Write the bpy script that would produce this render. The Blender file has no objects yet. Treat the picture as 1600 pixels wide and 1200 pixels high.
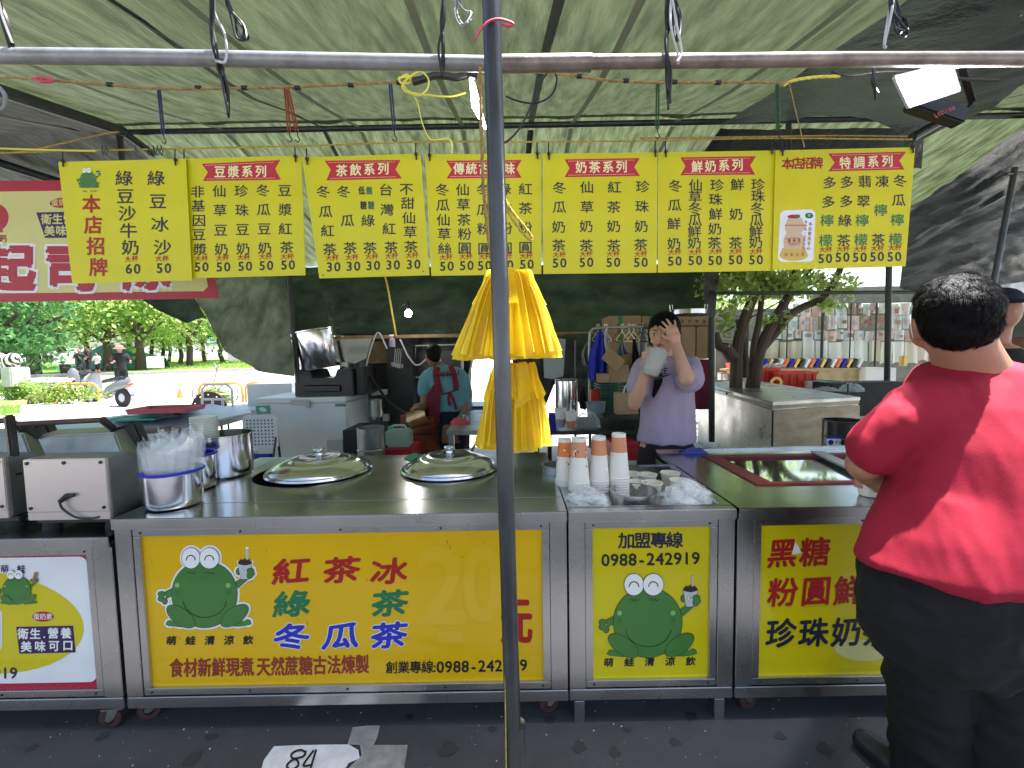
import bpy, bmesh, math, random
import numpy as np
from mathutils import Vector, Matrix, noise
random.seed(7); RNG = np.random.default_rng(7)
PI = math.pi
scene = bpy.context.scene
C = scene.collection

# ------------------------------------------------------------------ camera, world, sun, exposure
CAM_Z = 1.40; FPX = 700.0; PITCH = math.atan(47/700); ROLL = math.radians(-1.0)
cam_data = bpy.data.cameras.new('camera'); cam = bpy.data.objects.new('camera', cam_data); C.objects.link(cam)
CR = Matrix.Rotation(PI/2-PITCH, 3, 'X') @ Matrix.Rotation(ROLL, 3, 'Z')
cam.matrix_world = Matrix.Translation((0, 0, CAM_Z)) @ CR.to_4x4()
cam_data.sensor_width = 36; cam_data.lens = 36*FPX/1600; cam_data.clip_end = 2000; cam_data.clip_start = 0.05
scene.camera = cam
SUN_EL = math.radians(77); SUN_AZ = math.radians(78)     # sun stands high, to the right of the view
world = bpy.data.worlds.new('World'); scene.world = world; world.use_nodes = True
wn = world.node_tree.nodes; sky = wn.new('ShaderNodeTexSky'); sky.sky_type = 'NISHITA'; sky.sun_disc = False
sky.sun_elevation = SUN_EL; sky.sun_rotation = SUN_AZ; sky.dust_density = 2.5; sky.air_density = 1.0
world.node_tree.links.new(sky.outputs[0], wn['Background'].inputs[0]); wn['Background'].inputs[1].default_value = 0.10
sl = bpy.data.lights.new('sun', 'SUN'); sl.energy = 5.0; sl.angle = math.radians(0.6); sl.color = (1.0, 0.965, 0.91)
so = bpy.data.objects.new('sun', sl); C.objects.link(so)
sdir = Vector((math.sin(SUN_AZ)*math.cos(SUN_EL), math.cos(SUN_AZ)*math.cos(SUN_EL), math.sin(SUN_EL)))
so.rotation_euler = sdir.to_track_quat('Z', 'Y').to_euler(); so.location = (0, 0, 30)
vs = scene.view_settings; vs.view_transform = 'Standard'; vs.look = 'None'; vs.exposure = 1.95; vs.gamma = 1; vs.use_curve_mapping = False
scene.cycles.max_bounces = 10; scene.cycles.transparent_max_bounces = 16; scene.cycles.sample_clamp_indirect = 6
scene.cycles.use_denoising = True

# ------------------------------------------------------------------ measuring helpers (photo pixel, 1600x1200 -> point on a real plane)
CRn = np.array(CR); CO = np.array((0, 0, CAM_Z))
def ray(px, py):
    px = np.asarray(px, float); py = np.asarray(py, float)
    d = np.stack([(px-800)/FPX, (600-py)/FPX, -np.ones_like(px)], -1)
    return d @ CRn.T
def P(px, py, Y): d = ray(px, py); return Vector(CO + d*(Y/d[1]))
def Z(px, py, z): d = ray(px, py); return Vector(CO + d*((z-CAM_Z)/d[2]))
class Plane:
    def __init__(s, o, n): s.o = np.array(o, float); s.n = np.array(n, float)/np.linalg.norm(n); s.n = s.n if s.n[1] < 0 else -s.n
    def at(s, px, py, lift=0.0):
        d = ray(px, py); t = ((s.o-CO) @ s.n)/(d @ s.n)
        return CO + d*np.asarray(t)[..., None] + s.n*lift
    @staticmethod
    def y(Y): return Plane((0, Y, 0), (0, -1, 0))

# ------------------------------------------------------------------ materials
def nd(nt, t, **kw):
    n = nt.nodes.new(t)
    for k, v in kw.items():
        if k.startswith('i_'): n.inputs[k[2:].replace('_', ' ')].default_value = v
        else: setattr(n, k, v)
    return n
def mat(name, col, rough=0.5, metal=0.0, var=0.0, scale=8.0, bump=0.0, bscale=40.0, stretch=(1, 1, 1), col2=None, emit=None, estr=0,
        alpha=1.0, trans=0.0, coat=0.0, transl=0.0, tcol=None, rvar=0.0, spec=0.5, sheen=0.0, ior=1.45):
    m = bpy.data.materials.new(name); m.use_nodes = True; nt = m.node_tree; b = nt.nodes['Principled BSDF']; L = nt.links.new
    col = tuple(col)+(1,); b.inputs['Base Color'].default_value = col
    b.inputs['Roughness'].default_value = rough; b.inputs['Metallic'].default_value = metal
    b.inputs['Specular IOR Level'].default_value = spec; b.inputs['IOR'].default_value = ior
    if coat: b.inputs['Coat Weight'].default_value = coat; b.inputs['Coat Roughness'].default_value = 0.06
    if trans: b.inputs['Transmission Weight'].default_value = trans
    if alpha < 1: b.inputs['Alpha'].default_value = alpha
    if emit: b.inputs['Emission Color'].default_value = tuple(emit)+(1,); b.inputs['Emission Strength'].default_value = estr
    cout = None
    if var or bump or rvar or col2:
        tc = nd(nt, 'ShaderNodeTexCoord'); mp = nd(nt, 'ShaderNodeMapping'); mp.inputs['Scale'].default_value = stretch
        L(tc.outputs['Object'], mp.inputs['Vector'])
    if var or col2:
        n = nd(nt, 'ShaderNodeTexNoise', i_Scale=scale, i_Detail=6.0, i_Roughness=0.62); L(mp.outputs[0], n.inputs['Vector'])
        r = nd(nt, 'ShaderNodeValToRGB'); r.color_ramp.elements[0].position = 0.32; r.color_ramp.elements[1].position = 0.68
        if col2: r.color_ramp.elements[0].color = col; r.color_ramp.elements[1].color = tuple(col2)+(1,)
        else:
            r.color_ramp.elements[0].color = tuple(c*(1-var) for c in col[:3])+(1,); r.color_ramp.elements[1].color = tuple(min(1, c*(1+var*.7)) for c in col[:3])+(1,)
        L(n.outputs['Fac'], r.inputs['Fac']); L(r.outputs[0], b.inputs['Base Color']); cout = r.outputs[0]
    if rvar:
        n3 = nd(nt, 'ShaderNodeTexNoise', i_Scale=scale*1.7, i_Detail=5.0); L(mp.outputs[0], n3.inputs['Vector'])
        mr = nd(nt, 'ShaderNodeMapRange'); mr.inputs['From Min'].default_value = .3; mr.inputs['From Max'].default_value = .7
        mr.inputs['To Min'].default_value = max(0.02, rough-rvar); mr.inputs['To Max'].default_value = rough+rvar
        L(n3.outputs['Fac'], mr.inputs['Value']); L(mr.outputs[0], b.inputs['Roughness'])
    if bump:
        n2 = nd(nt, 'ShaderNodeTexNoise', i_Scale=bscale, i_Detail=5.0, i_Roughness=0.6); L(mp.outputs[0], n2.inputs['Vector'])
        bp = nd(nt, 'ShaderNodeBump'); bp.inputs['Strength'].default_value = min(1, bump); bp.inputs['Distance'].default_value = 0.01*max(1, bump)
        L(n2.outputs['Fac'], bp.inputs['Height']); L(bp.outputs[0], b.inputs['Normal'])
    if transl:
        t = nd(nt, 'ShaderNodeBsdfTranslucent'); t.inputs['Color'].default_value = tuple(tcol or col[:3])+(1,)
        if cout is not None and not tcol: L(cout, t.inputs['Color'])
        mx = nd(nt, 'ShaderNodeMixShader'); mx.inputs[0].default_value = transl
        L(b.outputs[0], mx.inputs[1]); L(t.outputs[0], mx.inputs[2]); L(mx.outputs[0], nt.nodes['Material Output'].inputs['Surface'])
        if bump: L(bp.outputs[0], t.inputs['Normal'])
    return m
def tarp_mat(name, a, b, trn, sc=(6, .35, 6), tr=0.55, rough=.45):
    """woven plastic sheet: streaky weathering along its length, lets part of the sun through"""
    m = bpy.data.materials.new(name); m.use_nodes = True; nt = m.node_tree; bs = nt.nodes['Principled BSDF']; L = nt.links.new
    tc = nd(nt, 'ShaderNodeTexCoord'); mp = nd(nt, 'ShaderNodeMapping'); mp.inputs['Scale'].default_value = sc; L(tc.outputs['Object'], mp.inputs[0])
    n = nd(nt, 'ShaderNodeTexNoise', i_Scale=1.6, i_Detail=5.0, i_Roughness=.6, i_Distortion=.12); L(mp.outputs[0], n.inputs['Vector'])
    r = nd(nt, 'ShaderNodeValToRGB'); r.color_ramp.elements[0].position = .36; r.color_ramp.elements[1].position = .66
    r.color_ramp.elements[0].color = tuple(a)+(1,); r.color_ramp.elements[1].color = tuple(b)+(1,)  # streak colours paint in crease shading together with weathering
    L(n.outputs['Fac'], r.inputs['Fac']); L(r.outputs[0], bs.inputs['Base Color']); bs.inputs['Roughness'].default_value = rough
    n2 = nd(nt, 'ShaderNodeTexNoise', i_Scale=2.2, i_Detail=4.0); L(tc.outputs['Object'], n2.inputs['Vector'])
    mul = nd(nt, 'ShaderNodeMix', data_type='RGBA', blend_type='MULTIPLY'); mul.inputs[0].default_value = 1
    L(r.outputs[0], mul.inputs[6]); mul.inputs[7].default_value = tuple(trn)+(1,)
    t = nd(nt, 'ShaderNodeBsdfTranslucent'); L(mul.outputs[2], t.inputs[0])
    bp = nd(nt, 'ShaderNodeBump'); bp.inputs['Strength'].default_value = .7; bp.inputs['Distance'].default_value = .03
    mp2 = nd(nt, 'ShaderNodeMapping'); mp2.inputs['Scale'].default_value = tuple(s*2.2 for s in sc); L(tc.outputs['Object'], mp2.inputs[0])
    n4 = nd(nt, 'ShaderNodeTexNoise', i_Scale=1.5, i_Detail=6.0, i_Roughness=.6); L(mp2.outputs[0], n4.inputs['Vector']); L(n4.outputs['Fac'], bp.inputs['Height'])
    L(bp.outputs[0], bs.inputs['Normal']); L(bp.outputs[0], t.inputs['Normal'])
    mx = nd(nt, 'ShaderNodeMixShader'); mx.inputs[0].default_value = tr
    L(bs.outputs[0], mx.inputs[1]); L(t.outputs[0], mx.inputs[2]); L(mx.outputs[0], nt.nodes['Material Output'].inputs['Surface'])
    return m
M = {}
def D(k, *a, **kw): M[k] = mat(k, *a, **kw)
D('steel', (.60, .595, .585), .27, 1, var=.04, scale=3, rvar=.03)
D('steel_top', (.55, .56, .57), .20, 1, var=.05, scale=3, bump=.02, bscale=9, rvar=.04)
D('steel_dull', (.36, .37, .35), .42, .9, var=.25, scale=4, bump=.15, bscale=12, rvar=.1)
D('steel_bright', (.70, .71, .75), .16, 1, var=.06, scale=9, bump=.02, bscale=20, rvar=.05)
D('steel_dark', (.10, .10, .10), .3, .8, var=.3, scale=5)
D('cabinet', (.40, .41, .38), .34, .75, var=.28, scale=2.5, bump=.1, bscale=10, rvar=.12)
D('cabinet_tan', (.40, .34, .24), .5, .3, var=.35, scale=3, bump=.12, bscale=20, stretch=(1, 1, 3))
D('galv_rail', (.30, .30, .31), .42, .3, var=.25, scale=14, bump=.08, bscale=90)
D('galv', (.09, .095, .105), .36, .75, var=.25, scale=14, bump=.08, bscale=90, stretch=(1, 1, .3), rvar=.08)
D('rail_pipe', (.26, .22, .20), .42, .35, var=.45, scale=11, bump=.12, bscale=70, rvar=.1)
D('dark_pipe', (.045, .05, .05), .45, .4, var=.3, scale=10)
D('black', (.014, .014, .015), .45, var=.3, scale=12, bump=.05)
D('black_plastic', (.018, .019, .022), .38, var=.35, scale=6, bump=.08, bscale=30)
D('rubber', (.02, .02, .02), .8, bump=.1)
D('rust_rubber', (.075, .032, .028), .65, var=.5, scale=20, bump=.2)
D('yellow_panel', (.72, .43, .003), .32, var=.05, scale=2.5, coat=.45, spec=.3)
D('yellow_pale', (.64, .53, .004), .32, var=.05, scale=2.5, coat=.45, spec=.3)
D('ghost_yellow', (.73, .442, .005), .32, coat=.6)
D('sign_yellow', (.66, .60, .005), .36, var=.07, scale=2.2, bump=.12, bscale=3)
D('sign_cream', (.66, .62, .24), .45, var=.08, scale=3)
D('white_panel', (.80, .82, .84), .25, var=.04, coat=.7)
D('ink', (.022, .022, .04), .5); D('ink_black', (.012, .012, .012), .5); D('red', (.38, .010, .012), .4); D('banner_red', (.52, .02, .04), .45)
D('dull_red', (.20, .028, .035), .45, var=.2); D('stain', (.035, .035, .038), .8); D('tarp_seam', (.30, .33, .25), .6, transl=.4); D('crimson', (.42, .012, .04), .4); D('brown_red', (.28, .035, .02), .5); D('green_ink', (.01, .17, .07), .45); D('leaf_ink', (.03, .2, .03), .45)
D('blue_ink', (.02, .03, .45), .4); D('navy_ink', (.012, .016, .04), .4); D('purple', (.035, .012, .08), .45); D('orange_ink', (.72, .2, .05), .5)
D('frog', (.045, .18, .03), .4, coat=.4); D('frog_light', (.2, .45, .13), .4); D('frog_dark', (.03, .16, .03), .4)
D('frog_leg', (.05, .21, .04), .4, coat=.4); D('cream_ink', (.88, .80, .42), .5); D('white', (.82, .82, .80), .4, var=.03)
D('white_metal', (.74, .77, .80), .35, var=.06, scale=3, rvar=.08); D('lightgrey', (.5, .51, .52), .5, var=.1); D('grey', (.22, .22, .23), .5, var=.15)
D('asphalt', (.075, .075, .083), .85, var=.2, scale=3, bump=.9, bscale=220)
D('street', (.36, .35, .33), .8, var=.12, scale=.6, bump=.1)
D('paint_white', (.72, .73, .75), .7, var=.18, scale=16, bump=.5, bscale=120); D('paint_grey', (.30, .30, .29), .75, var=.35, scale=18, bump=.6, bscale=120)
D('grass', (.10, .20, .03), .9, col2=(.20, .32, .06), scale=1.5); D('kerb', (.4, .39, .37), .8, var=.2)
D('bark', (.09, .065, .05), .85, var=.4, scale=6, bump=1.5, bscale=16, stretch=(1, 1, .25)); D('bark_far', (.09, .06, .045), .9, var=.3)
D('leaf', (.09, .20, .035), .5, col2=(.26, .40, .10), scale=.8, transl=.6, tcol=(.40, .56, .16)); D('leaf_light', (.13, .25, .04), .5, col2=(.36, .48, .16), scale=.9, transl=.6, tcol=(.52, .66, .22))
D('leaf_dark', (.03, .11, .035), .5, col2=(.08, .22, .06), scale=.7, transl=.5, tcol=(.16, .36, .12)); D('hedge', (.12, .22, .03), .5, col2=(.30, .38, .07), scale=6, transl=.4)
D('blue_cloth', (.02, .03, .42), .8, var=.2); D('teal_cloth', (.13, .30, .36), .85, var=.12, scale=14, bump=.25, bscale=30); D('apron', (.16, .012, .03), .8, var=.15, bump=.2)
D('navy_cloth', (.012, .016, .035), .85, var=.2, bump=.2); D('lavender', (.38, .31, .44), .85, var=.05, scale=12, bump=.2, bscale=14); D('red_cloth', (.33, .007, .030), .82, var=.08, scale=9, bump=.06, bscale=160)
D('trouser', (.006, .006, .008), .8, var=.3, scale=6, bump=.5, bscale=12); D('black_cloth', (.012, .012, .013), .85, var=.2, bump=.3, bscale=14)
D('grey_cloth', (.16, .16, .155), .9, var=.2, bump=.3); D('pink_cloth', (.62, .2, .2), .8, var=.25, scale=20)
D('hair', (.007, .006, .007), .5, var=.4, scale=30, bump=.5, bscale=140, spec=.12); D('skin_tan', (.42, .20, .125), .5, var=.06, scale=20, bump=.06, bscale=120); D('skin_fair', (.56, .32, .22), .48, var=.05, scale=20)
D('skin_dark', (.28, .14, .09), .5); D('lip', (.4, .12, .1), .4); D('eye_white', (.7, .68, .65), .3)
D('cardboard', (.34, .23, .12), .75, var=.15, scale=6); D('cardboard_dark', (.22, .15, .08), .8, var=.15); D('paper', (.72, .66, .52), .7, var=.06); D('kraft', (.40, .28, .17), .75, var=.08)
D('cup_white', (.74, .73, .69), .38); D('cup_cream', (.78, .76, .64), .4); D('cup_orange', (.60, .25, .13), .45); D('bowl_plastic', (.72, .75, .68), .35)
D('green_crate', (.01, .07, .045), .5, var=.2); D('blue_grey', (.20, .26, .32), .5, var=.1); D('red_plastic', (.68, .05, .02), .4, var=.08); D('brown_tray', (.15, .055, .04), .5, var=.1)
D('pink_tray', (.55, .12, .14), .45); D('green_tray', (.10, .42, .30), .45); D('blue_table', (.50, .58, .72), .35, var=.06); D('orange_paint', (.70, .32, .05), .5, var=.2); D('barrier_white', (.8, .78, .72), .5)
D('gold', (.5, .36, .1), .35, .6); D('jerry', (.55, .68, .60), .4, transl=.3); D('copper', (.45, .30, .16), .3, .8, var=.3)
D('rope_yellow', (.55, .42, .07), .7, var=.4, scale=60, bump=.6, bscale=200); D('rope_tan', (.42, .27, .10), .8, var=.4, scale=60, bump=.6, bscale=200)
D('cord_yellow', (.72, .66, .08), .45); D('cord_red', (.45, .08, .06), .6); D('cord_blue', (.03, .06, .25), .6); D('cord_green', (.03, .14, .09), .6); D('pink_ribbon', (.6, .06, .12), .6)
D('bag_yellow', (.94, .72, .04), .18, var=.05, scale=7, transl=.7, tcol=(.98, .84, .12), bump=.25, bscale=22, stretch=(1, 1, .2)); D('wood', (.30, .20, .10), .7, var=.3)
D('wood_dark', (.075, .035, .03), .45, var=.2)
D('glass_dark', (.02, .03, .02), .04, spec=.9, coat=1); D('cement', (.42, .41, .38), .85, var=.12); D('far_wall', (.80, .79, .77), .8, var=.06, scale=.5); D('blue_roof', (.12, .22, .42), .6); D('tent_green', (.05, .22, .16), .6, var=.2)
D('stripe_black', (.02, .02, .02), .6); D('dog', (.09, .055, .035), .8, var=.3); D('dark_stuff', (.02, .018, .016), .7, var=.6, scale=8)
D('lamp_on', (1, 1, 1), .5, emit=(.93, .97, 1), estr=14); D('bulb_on', (1, 1, 1), .5, emit=(1, .98, .92), estr=25); D('tube_on', (1, 1, 1), .5, emit=(1, 1, 1), estr=8)
D('plastic_clear', (.80, .84, .86), .05, alpha=.24, spec=1.0, bump=1.0, bscale=34); D('plastic_film', (.80, .84, .86), .05, alpha=.10, spec=1.0, bump=1.0, bscale=50); D('plastic_lid', (.80, .84, .86), .04, alpha=.34, spec=1.0); D('plastic_haze', (.55, .62, .64), .25, alpha=.5, transl=.3, bump=.5, bscale=12)
D('bag_white', (.55, .56, .55), .3, transl=.35, alpha=.62, bump=.6, bscale=30); D('green_towel', (.08, .33, .14), .9, bump=.6, bscale=160); D('purple_cloth', (.10, .05, .32), .85, bump=.5, bscale=60, col2=(.03, .10, .35), scale=14)
D('awning_light', (.42, .56, .48), .5, var=.15, transl=.4); D('machine_panel', (.55, .49, .47), .34, .5, var=.02, scale=4); D('apron_strap', (.16, .012, .03), .8)
M['tarp_green'] = tarp_mat('tarp_green', (.13, .15, .105), (.27, .295, .21), (.22, .25, .185), sc=(10, .07, 10), tr=.5)
M['tarp_back'] = tarp_mat('tarp_back', (.15, .17, .10), (.42, .46, .30), (.20, .23, .185), sc=(12, .09, 12), tr=.55)
M['tarp_grey'] = tarp_mat('tarp_grey', (.11, .12, .11), (.32, .34, .31), (.20, .22, .21), sc=(8, .3, 8), tr=.5)
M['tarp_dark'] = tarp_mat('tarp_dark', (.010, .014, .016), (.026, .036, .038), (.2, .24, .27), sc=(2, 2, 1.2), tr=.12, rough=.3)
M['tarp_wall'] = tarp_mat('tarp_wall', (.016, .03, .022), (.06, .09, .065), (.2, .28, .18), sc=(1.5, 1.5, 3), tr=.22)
M['tarp_curtain'] = tarp_mat('tarp_curtain', (.13, .16, .12), (.36, .40, .33), (.4, .45, .38), sc=(3, 3, 1), tr=.45)

# ------------------------------------------------------------------ mesh helpers
class MB:
    def __init__(s): s.v = []; s.f = []; s.m = []; s.s = []
    def add(s, vs, fs, m=0, sm=False):
        n = len(s.v); s.v.extend([tuple(map(float, q)) for q in vs]); s.f.extend([tuple(i+n for i in f) for f in fs]); s.m.extend([m]*len(fs)); s.s.extend([sm]*len(fs)); return s
    def box(s, x0, x1, y0, y1, z0, z1, m=0):
        v = [(x, y, z) for z in (z0, z1) for y in (y0, y1) for x in (x0, x1)]
        return s.add(v, [(0, 2, 3, 1), (4, 5, 7, 6), (0, 1, 5, 4), (2, 6, 7, 3), (0, 4, 6, 2), (1, 3, 7, 5)], m)
    def obox(s, c, size, R=None, m=0):
        R = R or Matrix.Identity(3); c = Vector(c); h = Vector(size)/2
        v = [c+R @ Vector((x*h.x, y*h.y, z*h.z)) for z in (-1, 1) for y in (-1, 1) for x in (-1, 1)]
        return s.add(v, [(0, 2, 3, 1), (4, 5, 7, 6), (0, 1, 5, 4), (2, 6, 7, 3), (0, 4, 6, 2), (1, 3, 7, 5)], m)
    def prism(s, base, z0, z1, m=0):
        n = len(base); v = [(b[0], b[1], z0) for b in base]+[(b[0], b[1], z1) for b in base]
        return s.add(v, [tuple(range(n))[::-1], tuple(range(n, 2*n))]+[(i, (i+1) % n, n+(i+1) % n, n+i) for i in range(n)], m)
    def bar(s, a, b, w, t=None, m=0):
        a = Vector(a); b = Vector(b); d = (b-a); R = d.to_track_quat('Z', 'Y').to_matrix()
        return s.obox((a+b)/2, (w, t or w, d.length), R, m)
    def rings(s, rs, m=0, cap=True, sm=True):
        n = len(rs[0]); v = [q for r in rs for q in r]; f = []
        for i in range(len(rs)-1):
            for j in range(n): f.append((i*n+j, i*n+(j+1) % n, (i+1)*n+(j+1) % n, (i+1)*n+j))
        if cap: f.append(tuple(range(n))[::-1]); f.append(tuple(range((len(rs)-1)*n, len(rs)*n)))
        return s.add(v, f, m, sm)
    def tube(s, pts, r, n=8, m=0, cap=True, flat=1.0):
        pts = [Vector(p) for p in pts]; k = len(pts); r = r if hasattr(r, '__len__') else [r]*k
        rs = []; up = None
        for i, p in enumerate(pts):
            t = (pts[min(i+1, k-1)]-pts[max(i-1, 0)]).normalized()
            if up is None: up = Vector((0, 0, 1)) if abs(t.z) < .9 else Vector((0, 1, 0))
            a = t.cross(up); a = a.normalized() if a.length > 1e-6 else t.orthogonal().normalized(); b = a.cross(t); up = b
            rs.append([p+a*math.cos(2*PI*j/n)*r[i]+b*math.sin(2*PI*j/n)*r[i]*flat for j in range(n)])
        return s.rings(rs, m, cap)
    def lathe(s, prof, c=(0, 0, 0), n=32, m=0, cap=False, R=None):
        c = Vector(c); R = R or Matrix.Identity(3)
        return s.rings([[c+R @ Vector((r*math.cos(2*PI*j/n), r*math.sin(2*PI*j/n), z)) for j in range(n)] for r, z in prof], m, cap)
    def cyl(s, a, b, r, n=16, m=0): return s.tube([a, b], r, n, m)
    def ell(s, c, rad, n=16, k=10, m=0, R=None):
        c = Vector(c); R = R or Matrix.Identity(3)
        return s.rings([[c+R @ Vector((rad[0]*math.sin(a)*math.cos(2*PI*j/n), rad[1]*math.sin(a)*math.sin(2*PI*j/n), rad[2]*math.cos(a))) for j in range(n)]
                        for a in [PI*(i+.04)/(k+.08) for i in range(k+1)]], m)
    def grid(s, fn, nu, nv, m=0, sm=True):
        v = [fn(i/nu, j/nv) for j in range(nv+1) for i in range(nu+1)]
        return s.add(v, [(j*(nu+1)+i, j*(nu+1)+i+1, (j+1)*(nu+1)+i+1, (j+1)*(nu+1)+i) for j in range(nv) for i in range(nu)], m, sm)
    def build(s, name, mats, parent=None, bevel=0, solid=0, subd=0, sharp=.6):
        org = Vector((0, 0, 0)); p = parent
        while p is not None: org += p.location; p = p.parent
        me = bpy.data.meshes.new(name)
        vv = np.array(s.v, float)-np.array(org) if s.v else np.zeros((0, 3))
        me.from_pydata(vv.tolist(), [], s.f)
        mats = mats if isinstance(mats, (list, tuple)) else [mats]
        for q in mats: me.materials.append(M[q] if isinstance(q, str) else q)
        me.polygons.foreach_set('material_index', s.m); me.polygons.foreach_set('use_smooth', [True]*len(s.f) if (any(s.s) or bevel) else s.s)
        if bevel or solid:
            bm = bmesh.new(); bm.from_mesh(me)
            if solid: bmesh.ops.solidify(bm, geom=bm.faces[:], thickness=solid)
            if bevel:
                bmesh.ops.remove_doubles(bm, verts=bm.verts[:], dist=1e-5)
                es = [e for e in bm.edges if len(e.link_faces) == 2 and e.calc_face_angle(0) > .5]
                bmesh.ops.bevel(bm, geom=es, offset=bevel, segments=2, affect='EDGES', clamp_overlap=True)
            bm.to_mesh(me); bm.free()
        me.update()
        if any(s.s) or bevel: me.set_sharp_from_angle(angle=sharp)
        o = bpy.data.objects.new(name, me); C.objects.link(o)
        if parent is not None: o.parent = parent
        return o
def tag(o, label, cat, group=None):
    o['label'] = label; o['category'] = cat
    if group: o['group'] = group
    return o
def thing(name, label, cat, loc=(0, 0, 0), group=None):
    o = bpy.data.objects.new(name, None); C.objects.link(o); o.location = loc; o.empty_display_size = .1; return tag(o, label, cat, group)
def single(mb, name, mats, label, cat, group=None, **kw):
    """a thing that is one mesh, its origin at the middle of its base"""
    a = np.array(mb.v); c = Vector(((a[:, 0].min()+a[:, 0].max())/2, (a[:, 1].min()+a[:, 1].max())/2, a[:, 2].min()))
    mb.v = [tuple(q) for q in (a-np.array(c))]; o = mb.build(name, mats, None, **kw); o.location = c; return tag(o, label, cat, group)
def struct(o, kind='structure'): o['kind'] = kind; return o
def copy_tree(o, loc=None, label=None, parent=None):
    c = o.copy(); C.objects.link(c)
    if parent is not None: c.parent = parent
    if loc is not None: c.location = loc
    if label: c['label'] = label
    for ch in o.children: copy_tree(ch, parent=c)
    return c
def wave(pts, n=8):
    """smooth curve through points (Catmull-Rom)"""
    p = [Vector(q) for q in pts]; p = [p[0]*2-p[1]]+p+[p[-1]*2-p[-2]]; out = []
    for i in range(1, len(p)-2):
        for k in range(n):
            t = k/n; a, b, c, d = p[i-1:i+3]
            out.append(.5*((2*b)+(c-a)*t+(2*a-5*b+4*c-d)*t*t+(3*b-a-3*c+d)*t**3))
    return out+[p[-2]]

# ------------------------------------------------------------------ lettering
_G = {}
def glyph(ch):
    if ch not in _G:
        c = bpy.data.curves.new('f', 'FONT'); c.body = ch; c.size = 1; c.resolution_u = 3
        o = bpy.data.objects.new('f', c); m = bpy.data.meshes.new_from_object(o)
        v = np.array([q.co[:2] for q in m.vertices]) if len(m.vertices) else np.zeros((0, 2))
        _G[ch] = (v, [tuple(p.vertices) for p in m.polygons]); bpy.data.objects.remove(o); bpy.data.curves.remove(c); bpy.data.meshes.remove(m)
    return _G[ch]
def _ref(ch): v, _ = glyph(ch); return v.min(0), v.max(0)
REF_C = _ref('國'); REF_D = _ref('0')
def put(mb, pl, ch, px, py, h, m=0, bold=.03, wx=1.0, lift=.0012, slant=0.0, rot=0.0, rough=0.0):
    """one character centred on a photo position of plane pl; h = its height in photo pixels"""
    v, f = glyph(ch)
    if not len(v): return
    cjk = ord(ch) > 0x2000; a, b = REF_C if cjk else REF_D
    sc = 1/(b[1]-a[1]); c = (a+b)/2
    if not cjk: c = np.array([(v[:, 0].min()+v[:, 0].max())/2, c[1]])
    g = (v-c)*sc
    if rough: g = g*np.array([1, .9+.2*0])+np.stack([slant*g[:, 1]*0, rough*g[:, 0]], -1)
    g = np.stack([g[:, 0]*wx+slant*g[:, 1], g[:, 1]], -1)
    cr, sr = math.cos(rot), math.sin(rot); g = g @ np.array([[cr, sr], [-sr, cr]])
    offs = [(0, 0)] if not bold else [(bold*math.cos(t), bold*math.sin(t)) for t in (0.4, 1.97, 3.54, 5.11)]
    for k, (dx, dy) in enumerate(offs):
        q = pl.at(px+(g[:, 0]+dx)*h, py-(g[:, 1]+dy)*h, lift+k*.00012)
        # keep each face turned to the viewer
        mb.add(q, f, m)
def line(mb, pl, s, a, b, h, m=0, **kw):
    n = len(s)
    for i, ch in enumerate(s):
        t = i/(n-1) if n > 1 else 0
        if ch != ' ': put(mb, pl, ch, a[0]+(b[0]-a[0])*t, a[1]+(b[1]-a[1])*t, h, m, **kw)
def col(mb, pl, s, pts, h, m=0, **kw):
    for ch, (x, y) in zip(s, pts): put(mb, pl, ch, x, y, h, m, **kw)
def shape(mb, pl, pts, m=0, lift=.0006):
    a = np.array(pts, float); mb.add(pl.at(a[:, 0], a[:, 1], lift), [tuple(range(len(pts)))], m)
def ov(cx, cy, rx, ry, rot=0, n=28, a0=0, a1=2*PI, grow=0):
    o = []
    for i in range(n):
        t = a0+(a1-a0)*i/(n if a1-a0 > 6.28 else n-1); x = (rx+grow)*math.cos(t); y = (ry+grow)*math.sin(t)
        o.append((cx+x*math.cos(rot)-y*math.sin(rot), cy+x*math.sin(rot)+y*math.cos(rot)))
    return o
def stroke(mb, pl, pts, w, m=0, lift=.001):
    pts = np.array(pts, float)
    for i in range(len(pts)-1):
        d = pts[i+1]-pts[i]; l = np.linalg.norm(d)
        if l < 1e-6: continue
        n = np.array([-d[1], d[0]])/l*w/2; e = d/l*w*.2
        shape(mb, pl, [pts[i]-e+n, pts[i+1]+e+n, pts[i+1]+e-n, pts[i]-e-n], m, lift+i*1e-6)
# ================================================================== THE SETTING
def terrain(x, y):
    return max(0.0, y-4)*.02 if y < 60 else 1.12+(y-60)*.002
g = MB(); xs = np.concatenate([np.linspace(-300, -40, 6), np.linspace(-30, 30, 13), np.linspace(40, 300, 6)]); ys = np.concatenate([[-60, -20, -6, -3, 0, 1, 2, 3, 4, 8, 14], np.linspace(18, 60, 12), [100, 200, 400, 800]])
v = [(x, y, terrain(x, y)) for y in ys for x in xs]; n = len(xs)
g.add(v, [(j*n+i, j*n+i+1, (j+1)*n+i+1, (j+1)*n+i) for j in range(len(ys)-1) for i in range(n-1)], 0, True)
struct(g.build('ground', 'street'))
g = MB(); g.add([(-7, -6, .004), (7, -6, .004), (7, 4.0, .004), (-5.2, 4.0, .004)], [(0, 1, 2, 3)]); struct(g.build('asphalt_pavement', 'asphalt'))
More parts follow.
